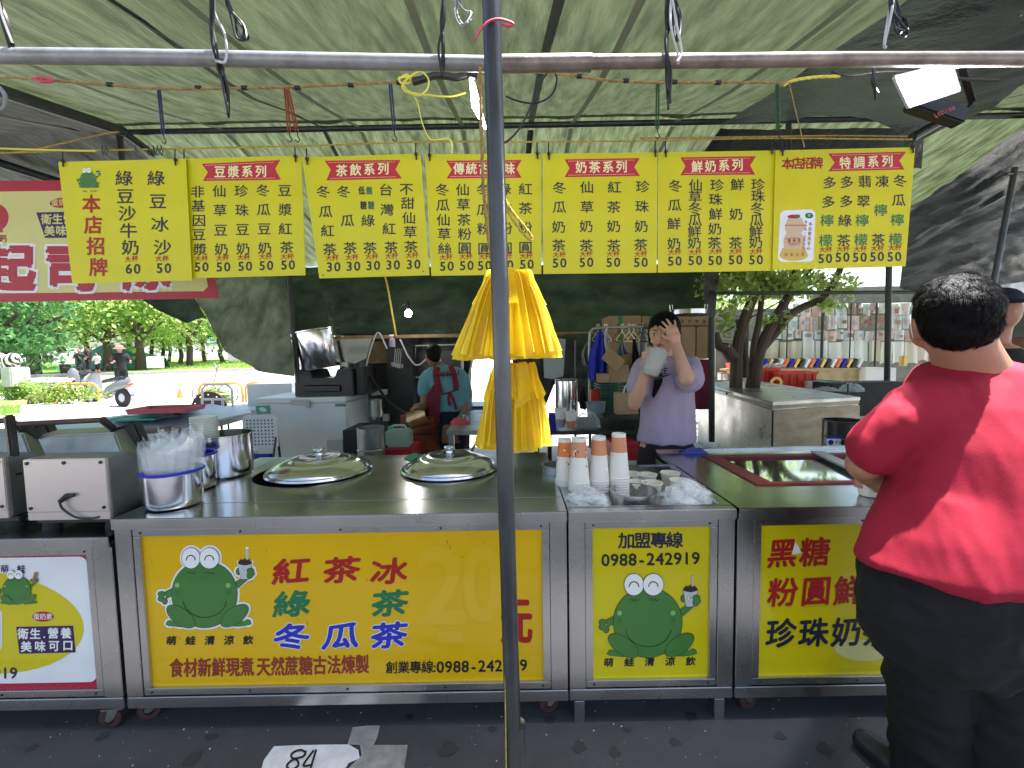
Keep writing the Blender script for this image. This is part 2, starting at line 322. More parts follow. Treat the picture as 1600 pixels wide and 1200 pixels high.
# specks and stains on the asphalt: small chips of grit
g = MB()
for i in range(260):
    x, y = RNG.uniform(-2.4, 2.4), RNG.uniform(1.35, 1.9); r = RNG.uniform(.0012, .004)
    g.add([(x+r*math.cos(t), y+r*math.sin(t), .0045+(.002 if k == 4 else 0)) for k, t in enumerate([0, 1.5, 3, 4.6])]+[(x, y, .0045+r*.7)], [(0, 1, 4), (1, 2, 4), (2, 3, 4), (3, 0, 4)], i % 3)
o = struct(g.build('grit', ['lightgrey', 'grey', 'paint_white']), 'stuff')
g = MB()
for cx, cy, rr in [(330, 1150, 9), (1055, 1160, 8), (700, 1170, 16), (860, 1125, 9), (1220, 1150, 10), (50, 1168, 8), (960, 1175, 9), (1080, 1120, 12), (300, 1185, 14), (905, 1165, 12), (980, 1140, 7), (770, 1140, 8), (640, 1120, 6), (160, 1150, 10), (1290, 1170, 13)]:
    c = Z(cx, cy, .0065); R_ = rr*.0026
    g.add([(c.x+R_*math.cos(t)*RNG.uniform(.5, 1.1), c.y+R_*math.sin(t)*RNG.uniform(.5, 1.1), .0065) for t in np.linspace(0, 2*PI, 12)[:-1]], [tuple(range(11))])
struct(g.build('oil_stains', 'stain'), 'structure')
def gpoly(name, px, mats, z, **kw):
    mb = MB(); mb.add([Z(a, b, z) for a, b in px], [tuple(range(len(px)))]); return mb.build(name, mats, **kw)
g = thing('bay_marking', 'white painted bay mark with a handwritten 84 on the asphalt', 'road marking', Z(520, 1185, .004))
gp = MB(); gp.add([Z(a, b, .008) for a, b in [(405, 1215), (412, 1188), (428, 1166), (470, 1164), (545, 1163), (560, 1172), (562, 1185), (545, 1192), (530, 1215)]], [tuple(range(9))]); gp.build('fresh_paint', 'paint_white', g)
gp = MB(); gp.add([Z(a, b, .0085) for a, b in [(536, 1210), (552, 1193), (565, 1180), (562, 1164), (543, 1163), (551, 1136), (572, 1134), (594, 1133), (590, 1150), (584, 1164), (637, 1164), (634, 1185), (630, 1215)]], [tuple(range(13))]); gp.build('worn_paint', 'paint_grey', g)
gp = MB(); pl = Plane((0, 0, .010), (0, -.001, 1)); pl.n = np.array((0, 0, 1.0))
for s in [[(478, 1176), (470, 1172), (458, 1176), (455, 1183), (464, 1188), (466, 1196), (456, 1203), (448, 1197), (458, 1187), (474, 1182), (478, 1174)], [(490, 1173), (474, 1196), (488, 1195)], [(494, 1172), (483, 1208)]]:
    stroke(gp, pl, [tuple(q[:2]) for q in wave([(a, b, 0) for a, b in s], 4)], 3.2)
gp.build('number_lettering', 'ink_black', g)

# ------------------------------------------------------------------ tarpaulin roof
YB, ZB, S1 = 3.6, 3.216, .25; S2 = -.176
def roofz(y): return ZB+(y-YB)*(S1 if y < YB else S2)
def fold(x, y, a=.02): return a*(math.sin(x*9+1.3*math.sin(x*2.1+y*.4))+.6*math.sin(x*21+y*.5)+.5*math.sin(x*4.3-y*.3))
def roof(name, x0, x1, y0, y1, m, nx, dz=0, a=.012):
    g = MB(); g.grid(lambda u, w: (x0+(x1-x0)*u, y0+(y1-y0)*w, roofz(y0+(y1-y0)*w)+dz+(.0 if y1 < 4 else 0)+.05*math.sin(PI*w)*-1+fold(x0+(x1-x0)*u, y0+(y1-y0)*w, a)*math.sin(PI*min(1, max(0, .15+.8*w)))), nx, 14)
    return g
tarp = thing('tarpaulin_roof', 'weathered green tarpaulin stretched over the whole stall', 'tarpaulin', (0, YB, ZB))
roof('f', -7, 7, 1.485, YB, 0, 260).build('front_sheet', 'tarp_green', tarp)
roof('b', -7, 7, YB-.10, 6.6, 0, 300, .03, .022).build('rear_sheet', 'tarp_back', tarp)
for x in (-4.6, -3.3, -2.2, -1.15, -.35, .5, 1.3, 2.15, 3.2, 4.4):
    g = MB()
    for y0, y1 in ((1.5, YB-.02), (YB+.05, 6.5)): g.grid(lambda u, v: (x+.035*(u-.5), y0+(y1-y0)*v, roofz(y0+(y1-y0)*v)-.045-.05*math.sin(PI*v)*(1 if y0 < 3 else 0)), 1, 10)
    g.build('seam', 'tarp_seam', tarp)
def rp(px, py, dz=-.03):
    d = ray(px, py)
    for s, y0, y1 in ((S1, 0, YB), (S2, YB, 60)):
        t = (ZB+dz-s*YB-CAM_Z)/(d[2]-s*d[1])
        q = CO+d*t
        if t > 0 and y0-.01 <= q[1] <= y1+.01: return Vector(q)
    return P(px, py, YB)
def band(pts, w, m, name, parent, n=4, dz=-.035):
    g = MB(); q = [rp(a, b, dz) for a, b in pts]
    g.tube(q, w, n, flat=.35); return g.build(name, m, parent)
band([(160, -8), (215, 28), (290, 76), (398, 150), (505, 200)], .016, 'dark_pipe', 'seam_strap', tarp)
band([(506, 203), (530, 250), (560, 300)], .016, 'dark_pipe', 'seam_strap', tarp)
band([(876, -8), (850, 90), (830, 190)], .022, 'dark_pipe', 'seam_strap', tarp)
band([(829, 204), (825, 246), (822, 300)], .024, 'dark_pipe', 'seam_strap', tarp)
# greyer sheet on the left and the dark sheet on the right, each lying under the roof
def sheet(name, pix, m, label, dz=-.07, n=26, wob=.02, cat='tarpaulin', fn=None):
    """four-sided sheet between two pixel polylines (top, bottom), laid on the roof or on given depths"""
    top, bot = pix; fn = fn or (lambda a, b: rp(a, b, dz)); g = MB()
    T = np.array(top, float); B = np.array(bot, float)
    def f(u, w):
        k = u*(len(T)-1); i = min(int(k), len(T)-2); t = k-i
        a = T[i]*(1-t)+T[i+1]*t; b = B[i]*(1-t)+B[i+1]*t; q = a*(1-w)+b*w
        p = fn(*q) if len(q) == 2 else P(q[0], q[1], q[2])
        e = noise.noise(Vector((p.x*4, p.y*1.6, p.z*3)))+.6*noise.noise(Vector((p.x*11, p.y*3, p.z*7)))
        return p+Vector((0, -.4 if len(q) == 3 else 0, -1 if len(q) == 2 else 0))*(e*wob+wob*.6)
    g.grid(f, n, n); return single(g, name, m, label, cat)
sheet('tarpaulin', ([(-260, 150), (-100, 150), (20, 152), (186, 203)], [(-260, 340), (-100, 330), (20, 320), (330, 330)]), 'tarp_grey', 'grey creased tarpaulin under the roof above the red-edged banner', -.05, 40, .03)
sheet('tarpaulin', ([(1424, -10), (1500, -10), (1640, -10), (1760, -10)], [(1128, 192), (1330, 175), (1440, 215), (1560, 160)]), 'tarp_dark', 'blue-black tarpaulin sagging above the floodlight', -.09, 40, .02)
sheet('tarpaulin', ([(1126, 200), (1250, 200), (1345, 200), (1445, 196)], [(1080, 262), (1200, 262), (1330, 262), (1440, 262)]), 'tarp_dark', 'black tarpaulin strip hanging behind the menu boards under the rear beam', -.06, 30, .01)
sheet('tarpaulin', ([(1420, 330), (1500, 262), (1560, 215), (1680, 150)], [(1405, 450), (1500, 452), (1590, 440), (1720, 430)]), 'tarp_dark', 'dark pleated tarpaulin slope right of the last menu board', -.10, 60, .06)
# rafters
beams = []
def pipe(a, b, r, m, label, cat='pole', name='steel_pole', n=10, group=None, mid=None):
    g = MB(); g.tube([a, mid, b] if mid is not None else [a, b], r, n); return single(g, name, m, label, cat, group)
pipe(rp(190, 207), rp(1340, 186), .022, 'galv', 'rear roof beam crossing behind all the menu boards', 'beam', 'roof_beam')
pipe(rp(1340, 186), rp(1680, 178), .022, 'dark_pipe', 'rear roof beam continuing right of the floodlight', 'beam', 'roof_beam')
pipe(rp(-60, 122, -.08), rp(192, 205, -.08), .035, 'dark_pipe', 'dark rafter slanting down to the left end of the rear beam', 'rafter', 'rafter')
pipe(rp(194, 208, -.08), rp(238, 240, -.08), .03, 'dark_pipe', 'short dark rafter stub behind the first menu board', 'rafter', 'rafter')
pipe(rp(-60, 236, -.12), rp(110, 290, -.12), .035, 'dark_pipe', 'dark rafter just above the red-edged banner', 'rafter', 'rafter')
pipe(P(186, 207, 3.5), P(196, 300, 3.5), .02, 'galv', 'thin upright under the left end of the rear beam')
pipe(P(1232, 190, 3.55), P(1233, 260, 3.55), .02, 'galv', 'thin upright behind the last menu board')
pipe(P(1380, 128, 3.3), P(1235, 186, 3.55), .02, 'dark_pipe', 'slanting brace meeting the rear beam near the last menu board', 'brace', 'brace')
pipe(P(1600, 118, 3.6), P(1425, 215, 3.3), .03, 'dark_pipe', 'dark brace running up to the right behind the floodlight', 'brace', 'brace')
# canopy of the opposite row, its edge overhead just behind the camera
g = MB(); g.grid(lambda u, w: (-7+14*u, .62-1.7*w, 2.75+.5*math.sin(PI*w)*.4+fold(-7+14*u, w, .01)), 120, 6)
single(g, 'canopy', 'tarp_green', 'green canopy over the aisle facing the drink stall', 'canopy')
# ------------------------------------------------------------------ tarpaulin walls at the back
def wall(name, top, bot, m, label, n=60, wob=.10): return sheet(name, (top, bot), m, label, 0, n, wob)
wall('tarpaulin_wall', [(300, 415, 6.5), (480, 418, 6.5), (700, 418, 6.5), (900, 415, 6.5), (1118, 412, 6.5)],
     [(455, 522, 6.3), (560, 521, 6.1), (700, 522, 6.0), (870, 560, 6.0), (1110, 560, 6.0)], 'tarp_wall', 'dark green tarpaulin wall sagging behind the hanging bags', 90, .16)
wall('tarpaulin_wall', [(515, 512, 6.45), (600, 512, 6.45), (700, 512, 6.45), (738, 514, 6.45)], [(575, 700, 6.4), (620, 720, 6.4), (700, 720, 6.4), (734, 700, 6.4)], 'tarp_dark', 'black tarpaulin hanging low behind the man in the red apron', 40, .08)  # added sheet, darkens the bright openings below the sagging wall
wall('tarpaulin_wall', [(800, 540, 6.2), (830, 540, 6.2), (868, 540, 6.2)], [(806, 690, 6.2), (830, 690, 6.2), (866, 600, 6.2)], 'tarp_dark', 'dark tarpaulin strip left of the tall steel boiler', 20, .06)  # added to cover the white opening beside the boiler
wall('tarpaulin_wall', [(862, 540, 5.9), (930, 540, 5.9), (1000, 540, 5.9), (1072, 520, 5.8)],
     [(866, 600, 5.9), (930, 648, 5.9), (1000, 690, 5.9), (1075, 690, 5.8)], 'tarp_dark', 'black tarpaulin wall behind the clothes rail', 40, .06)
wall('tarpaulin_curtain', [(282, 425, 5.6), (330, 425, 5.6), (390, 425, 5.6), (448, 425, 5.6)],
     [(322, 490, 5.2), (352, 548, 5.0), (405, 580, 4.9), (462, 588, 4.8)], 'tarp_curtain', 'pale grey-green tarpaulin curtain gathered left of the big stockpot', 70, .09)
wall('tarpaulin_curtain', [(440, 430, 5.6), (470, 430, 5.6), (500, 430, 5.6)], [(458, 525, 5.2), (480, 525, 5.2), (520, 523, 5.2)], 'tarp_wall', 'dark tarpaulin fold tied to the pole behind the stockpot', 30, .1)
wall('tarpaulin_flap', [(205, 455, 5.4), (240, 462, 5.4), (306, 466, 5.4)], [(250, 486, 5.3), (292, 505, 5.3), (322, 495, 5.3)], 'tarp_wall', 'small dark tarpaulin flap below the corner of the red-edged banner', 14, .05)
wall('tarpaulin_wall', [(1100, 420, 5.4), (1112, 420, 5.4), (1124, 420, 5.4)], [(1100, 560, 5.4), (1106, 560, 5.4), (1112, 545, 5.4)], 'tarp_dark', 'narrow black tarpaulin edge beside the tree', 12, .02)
pipe(P(452, 430, 5.1), P(466, 600, 5.1), .03, 'dark_pipe', 'dark pole behind the big stockpot')
pipe(P(1389, 415, 3.7), P(1386, 595, 3.7), .022, 'dark_pipe', 'slim dark pole under the last menu board')
pipe(P(1586, 262, 3.0), P(1550, 455, 3.0), .017, 'galv', 'thin leaning galvanised pole above the man in red')
pipe(P(1572, 272, 3.0), P(1615, 270, 3.0), .012, 'galv', 'short cross bar on top of the leaning galvanised pole', 'bar', 'cross_bar')
pipe(P(1116, 458, 5.2), P(1560, 456, 5.2), .02, 'dark_pipe', 'dark horizontal bar in front of the tree', 'bar', 'cross_bar')
pipe(P(1130, 520, 5.6), P(1290, 432, 5.4), .008, 'dark_pipe', 'thin guy line crossing in front of the tree', 'rope', 'guy_rope')
g = MB(); g.box(-5.4+2.6, 1.6, 5.55, 5.6, 1.62, 1.66); single(g, 'wooden_rail', 'wood', 'thin wooden rail along the bottom edge of the back tarpaulin', 'rail')

# ------------------------------------------------------------------ front frame
fp = thing('front_pole', 'upright galvanised tent pole standing in front of the yellow counter', 'pole', (0, 1.22, 0))
ptop, pbot = P(767, -20, 1.20), P(806, 1290, 1.26)
k = (0-pbot.z)/(ptop.z-pbot.z); pbot = pbot+(ptop-pbot)*k
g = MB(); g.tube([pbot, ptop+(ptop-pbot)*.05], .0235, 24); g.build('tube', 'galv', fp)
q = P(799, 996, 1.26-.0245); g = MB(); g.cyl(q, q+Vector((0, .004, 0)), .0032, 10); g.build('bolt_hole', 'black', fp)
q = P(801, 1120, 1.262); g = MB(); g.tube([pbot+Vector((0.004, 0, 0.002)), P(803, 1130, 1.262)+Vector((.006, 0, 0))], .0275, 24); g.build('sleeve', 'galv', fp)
rl = thing('front_rail', 'thick galvanised rail from the left edge to the upright pole', 'pipe', P(380, 90, 1.34), 'front rails')
g = MB(); g.tube([P(-300, 84, 1.34), P(200, 89, 1.34), P(762, 100, 1.34)], .0205, 20); g.build('tube', 'galv_rail', rl)
rr = thing('front_rail', 'rusty brown galvanised rail right of the upright pole', 'pipe', P(1200, 95, 1.34), 'front rails')
g = MB(); g.tube([P(915, 97, 1.34), P(1300, 93, 1.34), P(1900, 92, 1.34)], .019, 20); g.build('tube', 'rail_pipe', rr)
g = MB(); g.tube([P(772, 100, 1.34), P(924, 98, 1.34)], .0235, 20); g.build('coupling_sleeve', 'rail_pipe', rr)
# ------------------------------------------------------------------ ropes, cords, cables
def rope(pix, Y, r, m, label, cat='rope', name='rope', tw=0, n=6, group=None):
    pts = [P(a[0], a[1], a[2] if len(a) > 2 else Y) for a in pix]; pts = wave(pts, 8) if len(pts) > 2 else pts; g = MB()
    if tw:
        L = [0]
        for i in range(1, len(pts)): L.append(L[-1]+(pts[i]-pts[i-1]).length)
        N = int(L[-1]/.008); out = []
        for k in range(N+1):
            s = L[-1]*k/N; i = min(max(1, next((j for j in range(len(L)) if L[j] >= s), len(L)-1)), len(L)-1); t = (s-L[i-1])/max(1e-9, L[i]-L[i-1]); out.append(pts[i-1].lerp(pts[i], t))
        d = (pts[-1]-pts[0]).normalized(); a = d.orthogonal().normalized(); b = d.cross(a)
        for ph in (0, PI*2/3, PI*4/3):
            g.tube([p+(a*math.cos(k*.75+ph)+b*math.sin(k*.75+ph))*r*.55 for k, p in enumerate(out)], r*.55, 5)
    else: g.tube(pts, r, n)
    return single(g, name, m, label, cat, group)
rope([(-40, 240), (100, 236), (300, 232), (470, 228), (640, 222), (770, 221)], 2.04, .0035, 'rope_yellow', 'twisted line carrying the menu boards left of the upright pole', tw=1)
rope([(790, 222), (1000, 220), (1200, 216), (1425, 218)], 2.04, .0035, 'rope_yellow', 'twisted line carrying the menu boards right of the upright pole', tw=1)
rope([(1000, 216), (1150, 214), (1300, 212), (1418, 213)], 2.03, .003, 'rope_tan', 'second line knotted above the milk menu board')
rope([(-30, 231), (60, 234), (150, 236)], 2.02, .004, 'cord_yellow', 'bright yellow line end above the first menu board')
rope([(-30, 240), (30, 238), (90, 226), (160, 210), (186, 206)], 2.2, .004, 'rope_tan', 'tan line tied up to the left end of the rear beam')
rope([(-30, 120), (20, 121), (60, 124), (150, 131), (260, 139), (420, 137), (560, 131), (630, 128)], 1.62, .0045, 'rope_tan', 'long twisted line with black tape rings left of the upright pole', tw=1)
rope([(820, 110), (870, 116), (960, 126), (1030, 129), (1200, 129), (1235, 131)], 1.62, .0045, 'rope_tan', 'long twisted line with black tape rings right of the upright pole', tw=1)
rope([(1225, 133), (1240, 126), (1270, 121), (1312, 119)], 1.62, .005, 'cord_yellow', 'doubled yellow line pulled towards the floodlight', tw=1)
rope([(1233, 130), (1245, 180), (1257, 230)], 1.66, .002, 'rope_tan', 'thin line hanging to the top of the last menu board', 'cord')
for x, y in [(172, 132), (310, 137), (382, 137), (465, 137), (548, 133), (624, 129), (905, 119), (978, 126), (1054, 128), (1122, 129)]:
    a, b = P(x-4, y, 1.62), P(x+4, y+.3, 1.62); g = MB(); g.cyl(a, b, .0075, 10); TN = globals().get('TN', 0)+1; single(g, 'tape_ring', 'black', ['leftmost', 'second', 'third', 'fourth', 'fifth', 'sixth', 'seventh', 'eighth', 'ninth', 'rightmost'][TN-1]+' black tape ring on the long twisted line, counted from the left', 'tape', 'black tape rings on the long line')
rope([(52, 122), (66, 128), (84, 126), (64, 121), (54, 123)], 1.60, .004, 'pink_ribbon', 'pink ribbon tied on the long line', 'ribbon', 'ribbon')
rope([(742, 62), (752, 45), (765, 33), (782, 30), (802, 37), (795, 41), (784, 37)], 1.175, .003, 'pink_ribbon', 'pink ribbon knotted round the top of the upright pole', 'ribbon', 'ribbon')
rope([(622, 124), (636, 117), (642, 128), (628, 130), (624, 122), (640, 120), (650, 118)], 1.60, .004, 'cord_yellow', 'yellow knot beside the taped cable joint', 'cord', 'cord')
rope([(634, 138), (630, 130), (646, 116), (658, 112), (669, 123), (668, 138), (656, 149), (644, 147), (632, 142), (629, 134), (645, 145), (700, 151), (728, 145)], 1.58, .0028, 'cord_yellow', 'looped yellow cable under the taped joint', 'cable', 'cable')
rope([(640, 142), (652, 160), (659, 190), (668, 212), (676, 219), (700, 217), (706, 225), (706, 240)], 1.6, .002, 'cord_yellow', 'yellow cable drooping to the menu line', 'cable', 'cable')
rope([(645, 128), (660, 124), (680, 118), (700, 119), (712, 121), (730, 117), (746, 115)], 1.6, .012, 'black_plastic', 'thick black taped cable joint hanging from the front rail', 'cable joint', 'taped_cable_joint', n=10)
rope([(866, 112), (870, 125), (862, 148), (838, 161), (810, 158), (790, 150)], 1.5, .003, 'black', 'black cable loop right of the upright pole', 'cable', 'cable')
rope([(855, 114), (840, 135), (830, 165), (812, 200), (790, 222), (760, 232)], 1.5, .0035, 'black', 'black cable sagging behind the upright pole to the menu line', 'cable', 'cable')
rope([(1560, 126), (1500, 123), (1440, 115), (1380, 112), (1330, 118), (1300, 112)], 1.5, .004, 'black', 'black cable slung along the rail to the floodlight', 'cable', 'cable')
for k, (x0, y0, x1, y1, m) in enumerate([(246, 137, 253, 208, 'cord_blue'), (444, 137, 450, 205, 'cord_red'), (448, 140, 462, 205, 'cord_red'), (608, 131, 614, 204, 'cord_blue'), (1026, 130, 1025, 200, 'cord_green'), (1213, 131, 1214, 205, 'cord_green')]):
    g = MB(); a = P(x0, y0, 1.64); b = P(x1, y1, 1.95); g.tube([a, b], .0032, 6); g.tube([a+Vector((.008, 0, 0)), b+Vector((.01, 0, 0))], .0032, 6)
    hk = b+Vector((0.004, 0, 0)); 
    o = thing('elastic_cord', ['blue elastic cord above the first menu board', 'left strand of the red elastic cords above the soy milk board', 'right strand of the red elastic cords above the soy milk board', 'blue elastic cord above the tea board', 'green elastic cord above the milk tea board', 'green elastic cord above the joint of the last two boards'][k], 'elastic cord', b, 'elastic cords')
    g.build('cord', m, o); g = MB(); g.tube([hk, hk+Vector((.004, 0, -.02)), hk+Vector((.012, 0, -.035)), hk+Vector((.004, 0, -.045)), hk+Vector((-.008, 0, -.036))], .0022, 6); g.build('hook', 'black', o)
def bundle(pix, Y, seed, label, m='black', n=5, r=.0035):
    rg = random.Random(seed); g = MB()
    for i in range(n): g.tube(wave([P(a[0]+rg.uniform(-6, 6)*(1 if 0 < j < len(pix)-1 else .3), a[1]+rg.uniform(-6, 6), Y+rg.uniform(-.02, .02)) for j, a in enumerate(pix)], 6), r, 6)
    single(g, 'cable_bundle', m, label, 'cable')
bundle([(330, -20), (333, 30), (338, 80), (346, 105), (352, 140), (357, 180)], 1.31, 1, 'black cable bundle tied over the rail at the far left', n=4)
bundle([(338, 90), (350, 100), (346, 60), (336, 20), (338, -20)], 1.31, 8, 'light cord wound with the left cable bundle', 'lightgrey', n=1)
bundle([(350, -20), (362, 10), (378, 40), (383, 60), (372, 55), (360, 20), (348, -20)], 1.3, 2, 'black cable loop beside the left cable bundle', n=3, r=.003)
bundle([(694, -20), (693, 30), (691, 70), (692, 112)], 1.31, 3, 'black cable strands hanging to the taped joint', n=4)
bundle([(716, -20), (720, 10), (732, 25), (722, 38), (714, 20), (718, -20)], 1.3, 4, 'thin grey cable loop near the upright pole', 'grey', n=2, r=.0025)
bundle([(1044, -20), (1046, 20), (1045, 60), (1043, 110), (1046, 165)], 1.31, 5, 'dark cable tail hanging over the rail above the milk tea board', n=4)
bundle([(1050, -10), (1060, 30), (1056, 60), (1048, 20), (1050, -10)], 1.3, 6, 'loop of the dark cable above the rail', n=3)
bundle([(1049, -10), (1052, 40), (1060, 85), (1058, 102)], 1.29, 9, 'pale tie strap round the rail above the milk tea board', 'lightgrey', n=2)
bundle([(1394, -20), (1400, 20), (1412, 35), (1414, 50), (1402, 45), (1396, 10), (1394, -20)], 1.3, 7, 'tangled cable coil above the floodlight', n=7, r=.003)
bundle([(1394, -10), (1392, 20), (1380, 70), (1384, 78)], 1.29, 10, 'pale tie strap round the rail beside the floodlight', 'lightgrey', n=2)
bundle([(1366, 105), (1368, 130), (1370, 150)], 1.3, 12, 'short dark cable tail under the rail beside the floodlight', n=3)
bundle([(-4, 0), (10, 30), (20, 72)], 1.31, 11, 'black strap at the upper left corner over the rail', n=3, r=.006)
rope([(-2, 135), (8, 150), (6, 168), (-4, 174)], 1.5, .006, 'grey', 'grey wire ring at the left edge', 'wire', 'wire_ring')
rope([(752, 92), (750, 120), (752, 200), (756, 300), (764, 380), (770, 400)], 1.33, .0052, 'rope_tan', 'tan rope hanging down behind the upright pole', tw=1)
rope([(770, 100), (765, 180), (762, 280), (766, 400)], 1.36, .003, 'rope_tan', 'thin second rope behind the upright pole')
rope([(783, 300), (800, 330), (818, 352), (832, 372), (826, 374), (806, 350), (786, 318)], 1.36, .0045, 'rope_yellow', 'knotted end of the yellow rope above the plastic bags', tw=1)
rope([(790, 860), (789, 1000), (791, 1200), (792, 1290)], 1.235, .0022, 'rope_yellow', 'thin yellow line running down beside the upright pole')

# ------------------------------------------------------------------ menu boards
def board(name, c, Y, m, label, cat='menu board', group='yellow menu boards', Yb=None, th=.004):
    """c = photo corners tl, tr, br, bl; Y depth of the upper edge, Yb of the lower edge"""
    Yb = Yb or Y
    tl, tr = P(*c[0], Y), P(*c[1], Y); br, bl = P(*c[2], Yb), P(*c[3], Yb)
    nrm = (tr-tl).cross(bl-tl).normalized(); nrm = nrm if nrm.y < 0 else -nrm
    pl = Plane(tl, nrm); q = [Vector(pl.at(*p)) for p in c]; ctr = sum(q, Vector())/4
    root = thing(name, label, cat, Vector((ctr.x, ctr.y, min(w.z for w in q))), group)
    g = MB(); b = [w-nrm*th for w in q]; g.add(q+b, [(0, 3, 2, 1), (4, 5, 6, 7), (0, 1, 5, 4), (1, 2, 6, 5), (2, 3, 7, 6), (3, 0, 4, 7)]); g.build('board', m, root)
    return root, pl
BIG = 'ink'; mats7 = ['ink', 'red', 'green_ink', 'banner_red', 'cream_ink']
def hooks(root, pl, xs):
    for x, y in xs:
        a = Vector(pl.at(x, y-20, .006)); b = Vector(pl.at(x, y-6, .006)); c = Vector(pl.at(x+1, y+6, .007))
        g = MB(); g.tube([a, b], .0028, 6); g.tube(wave([b, b+Vector((.008, 0, -.008)), b+Vector((.002, 0, -.018)), b+Vector((-.006, 0, -.008)), b], 3), .0018, 5); g.tube([b, c], .0035, 6); g.build('snap_hook', 'black', root)
def menu(root, pl, banner, title, cols, price=15):
    g = MB(); shape(g, pl, banner, 3, .0008)
    (x0, y0), (x1, y1) = banner[0], banner[1]; n = 34
    for k in range(n):
        for (A, B), dy in (((banner[0], banner[1]), 3), ((banner[4] if len(banner) > 5 else banner[3], banner[3]), -3)):
            if k < 2 or k > n-3: continue
            t = k/n; x = A[0]+(B[0]-A[0])*t; y = A[1]+(B[1]-A[1])*t+dy; w = (x1-x0)/n*.3; stroke(g, pl, [(x-w, y), (x+w, y)], .6, 4, .0012)
    g.build('title_ribbon', mats7, root)
    g = MB(); t = title; line(g, pl, t[0], t[1], t[2], t[3], 4, bold=.028, lift=.0016, wx=.95); g.build('title_lettering', mats7, root)
    g = MB()
    for s, pts, cup, pr, *o in cols:
        o = o[0] if o else {}
        for i, (ch, (x, y)) in enumerate(zip(s, pts)):
            mi = 2 if ch in '檸檬' else 0
            if o.get('black'): mi = 0
            put(g, pl, ch, x, y, o.get('h', 17.5), mi, bold=.014, wx=1.12, lift=.0010)
        line(g, pl, '大杯', (cup[0]-5.2, cup[1]+.3), (cup[0]+5.2, cup[1]-.3), 8.6, 1, bold=.02, wx=1.1)
        for ch, dx in zip(o.get('price', '50'), (-6.2, 6.2)): put(g, pl, ch, pr[0]+dx, pr[1]-dx*.03, o.get('ph', 14), 0, bold=.03, wx=1.02)
    g.build('lettering', mats7, root)
b2, p2 = board('menu_board', [(284, 248), (471, 243), (477, 430), (288, 435)], 2.065, 'sign_yellow', 'yellow soy milk menu board second from the left', Yb=2.11)
menu(b2, p2, [(315, 256), (438, 250), (430, 264), (439, 281), (317, 283), (325, 269)], ('豆漿系列', (344, 269), (408, 268), 17), [
 ('非基因豆漿', [(309, 300), (310, 322), (311, 345), (311, 367), (313, 390)], (315, 404), (315, 417)), ('仙草豆奶', [(343, 299), (344, 329), (345, 360), (346, 390)], (348, 403), (349, 417)),
 ('珍珠豆奶', [(377, 299), (378, 329), (379, 359), (380, 389)], (381, 402), (383, 416)), ('冬瓜豆奶', [(411, 298), (412, 328), (413, 358), (414, 388)], (415, 401), (416, 415)),
 ('豆漿紅茶', [(445, 298), (446, 328), (446, 358), (448, 387)], (449, 401), (450, 414))]); hooks(b2, p2, [(289, 254), (462, 248)])
b1, p1 = board('menu_board', [(91, 253), (290, 248), (300, 438), (113, 443)], 2.050, 'sign_yellow', 'yellow menu board with a small frog, leftmost of the row', Yb=2.095)
g = MB(); col(g, p1, '本店招牌', [(143, 319), (146, 352), (150, 385), (154, 418)], 26, 1, bold=.03)
line(g, p1, '大杯', (200, 405), (211, 404), 9, 1, bold=.02); line(g, p1, '大杯', (248, 404), (259, 404), 9, 1, bold=.02)
col(g, p1, '綠豆沙牛奶', [(194, 279), (196, 307), (199, 334), (201, 361), (204, 387)], 22, 0, bold=.014, wx=1.15); col(g, p1, '綠豆冰沙', [(244, 279), (247, 315), (250, 351), (254, 387)], 22, 0, bold=.014, wx=1.15)
for s, x, y in (('60', 208, 420), ('50', 256, 419)): put(g, p1, s[0], x-6.5, y, 15, 0, bold=.03); put(g, p1, s[1], x+6.5, y, 15, 0, bold=.03)
line(g, p1, '萌蛙 清涼飲', (131, 299), (150, 299), 3, 0, bold=0); g.build('lettering', mats7, b1); hooks(b1, p1, [(100, 255), (275, 253)])
for x in (212, 232, 240, 246, 252, 160, 165):
    g = MB(); q = P(x, 232, 2.03); g.tube(wave([q, q+Vector((.006, 0, -.012)), q+Vector((0, 0, -.03)), q+Vector((-.006, 0, -.012)), q], 3), .002, 5); g.tube([q, q+Vector((0, 0, .012))], .003, 6)
    HN = globals().get('HN', 0)+1; single(g, 'snap_hook', 'galv', f'spare snap hook {["above the end of the green character column", "left of the tight hook cluster", "first of the tight hook cluster", "middle of the tight hook cluster", "last of the tight hook cluster", "nearest the frog picture", "beside the one nearest the frog picture"][HN-1]} over the first menu board', 'hook', 'spare snap hooks on the menu line')
b3, p3 = board('menu_board', [(472, 246), (657, 240), (671, 430), (499, 435)], 2.050, 'sign_yellow', 'yellow tea menu board hanging askew with prices of 30', Yb=2.10)
th = {'price': '30'}
menu(b3, p3, [(507, 251), (626, 250), (618, 265), (628, 279), (510, 282), (517, 265)], ('茶飲系列', (534, 267), (599, 264), 17), [
 ('冬瓜紅茶', [(505, 300), (509, 331), (512, 361), (515, 390)], (519, 403), (521, 417), th), ('冬瓜茶', [(537, 300), (543, 345), (547, 388)], (550, 402), (552, 416), th),
 ('綠茶', [(575, 345), (578, 388)], (581, 401), (583, 415), th), ('台灣紅茶', [(603, 297), (605, 328), (608, 358), (611, 387)], (612, 400), (614, 414), th),
 ('不甜仙草茶', [(635, 296), (637, 318), (639, 341), (641, 363), (642, 386)], (644, 399), (646, 413), th)])
g = MB(); col(g, p3, '低糖', [(565, 298), (568, 321)], 12, 0, wx=.75); col(g, p3, '無糖', [(577, 298), (580, 321)], 12, 2, wx=.75)
for x, y in ((505, 430), (661, 424)): shape(g, p3, ov(x, y, 1.2, 1.2, n=8), 0)
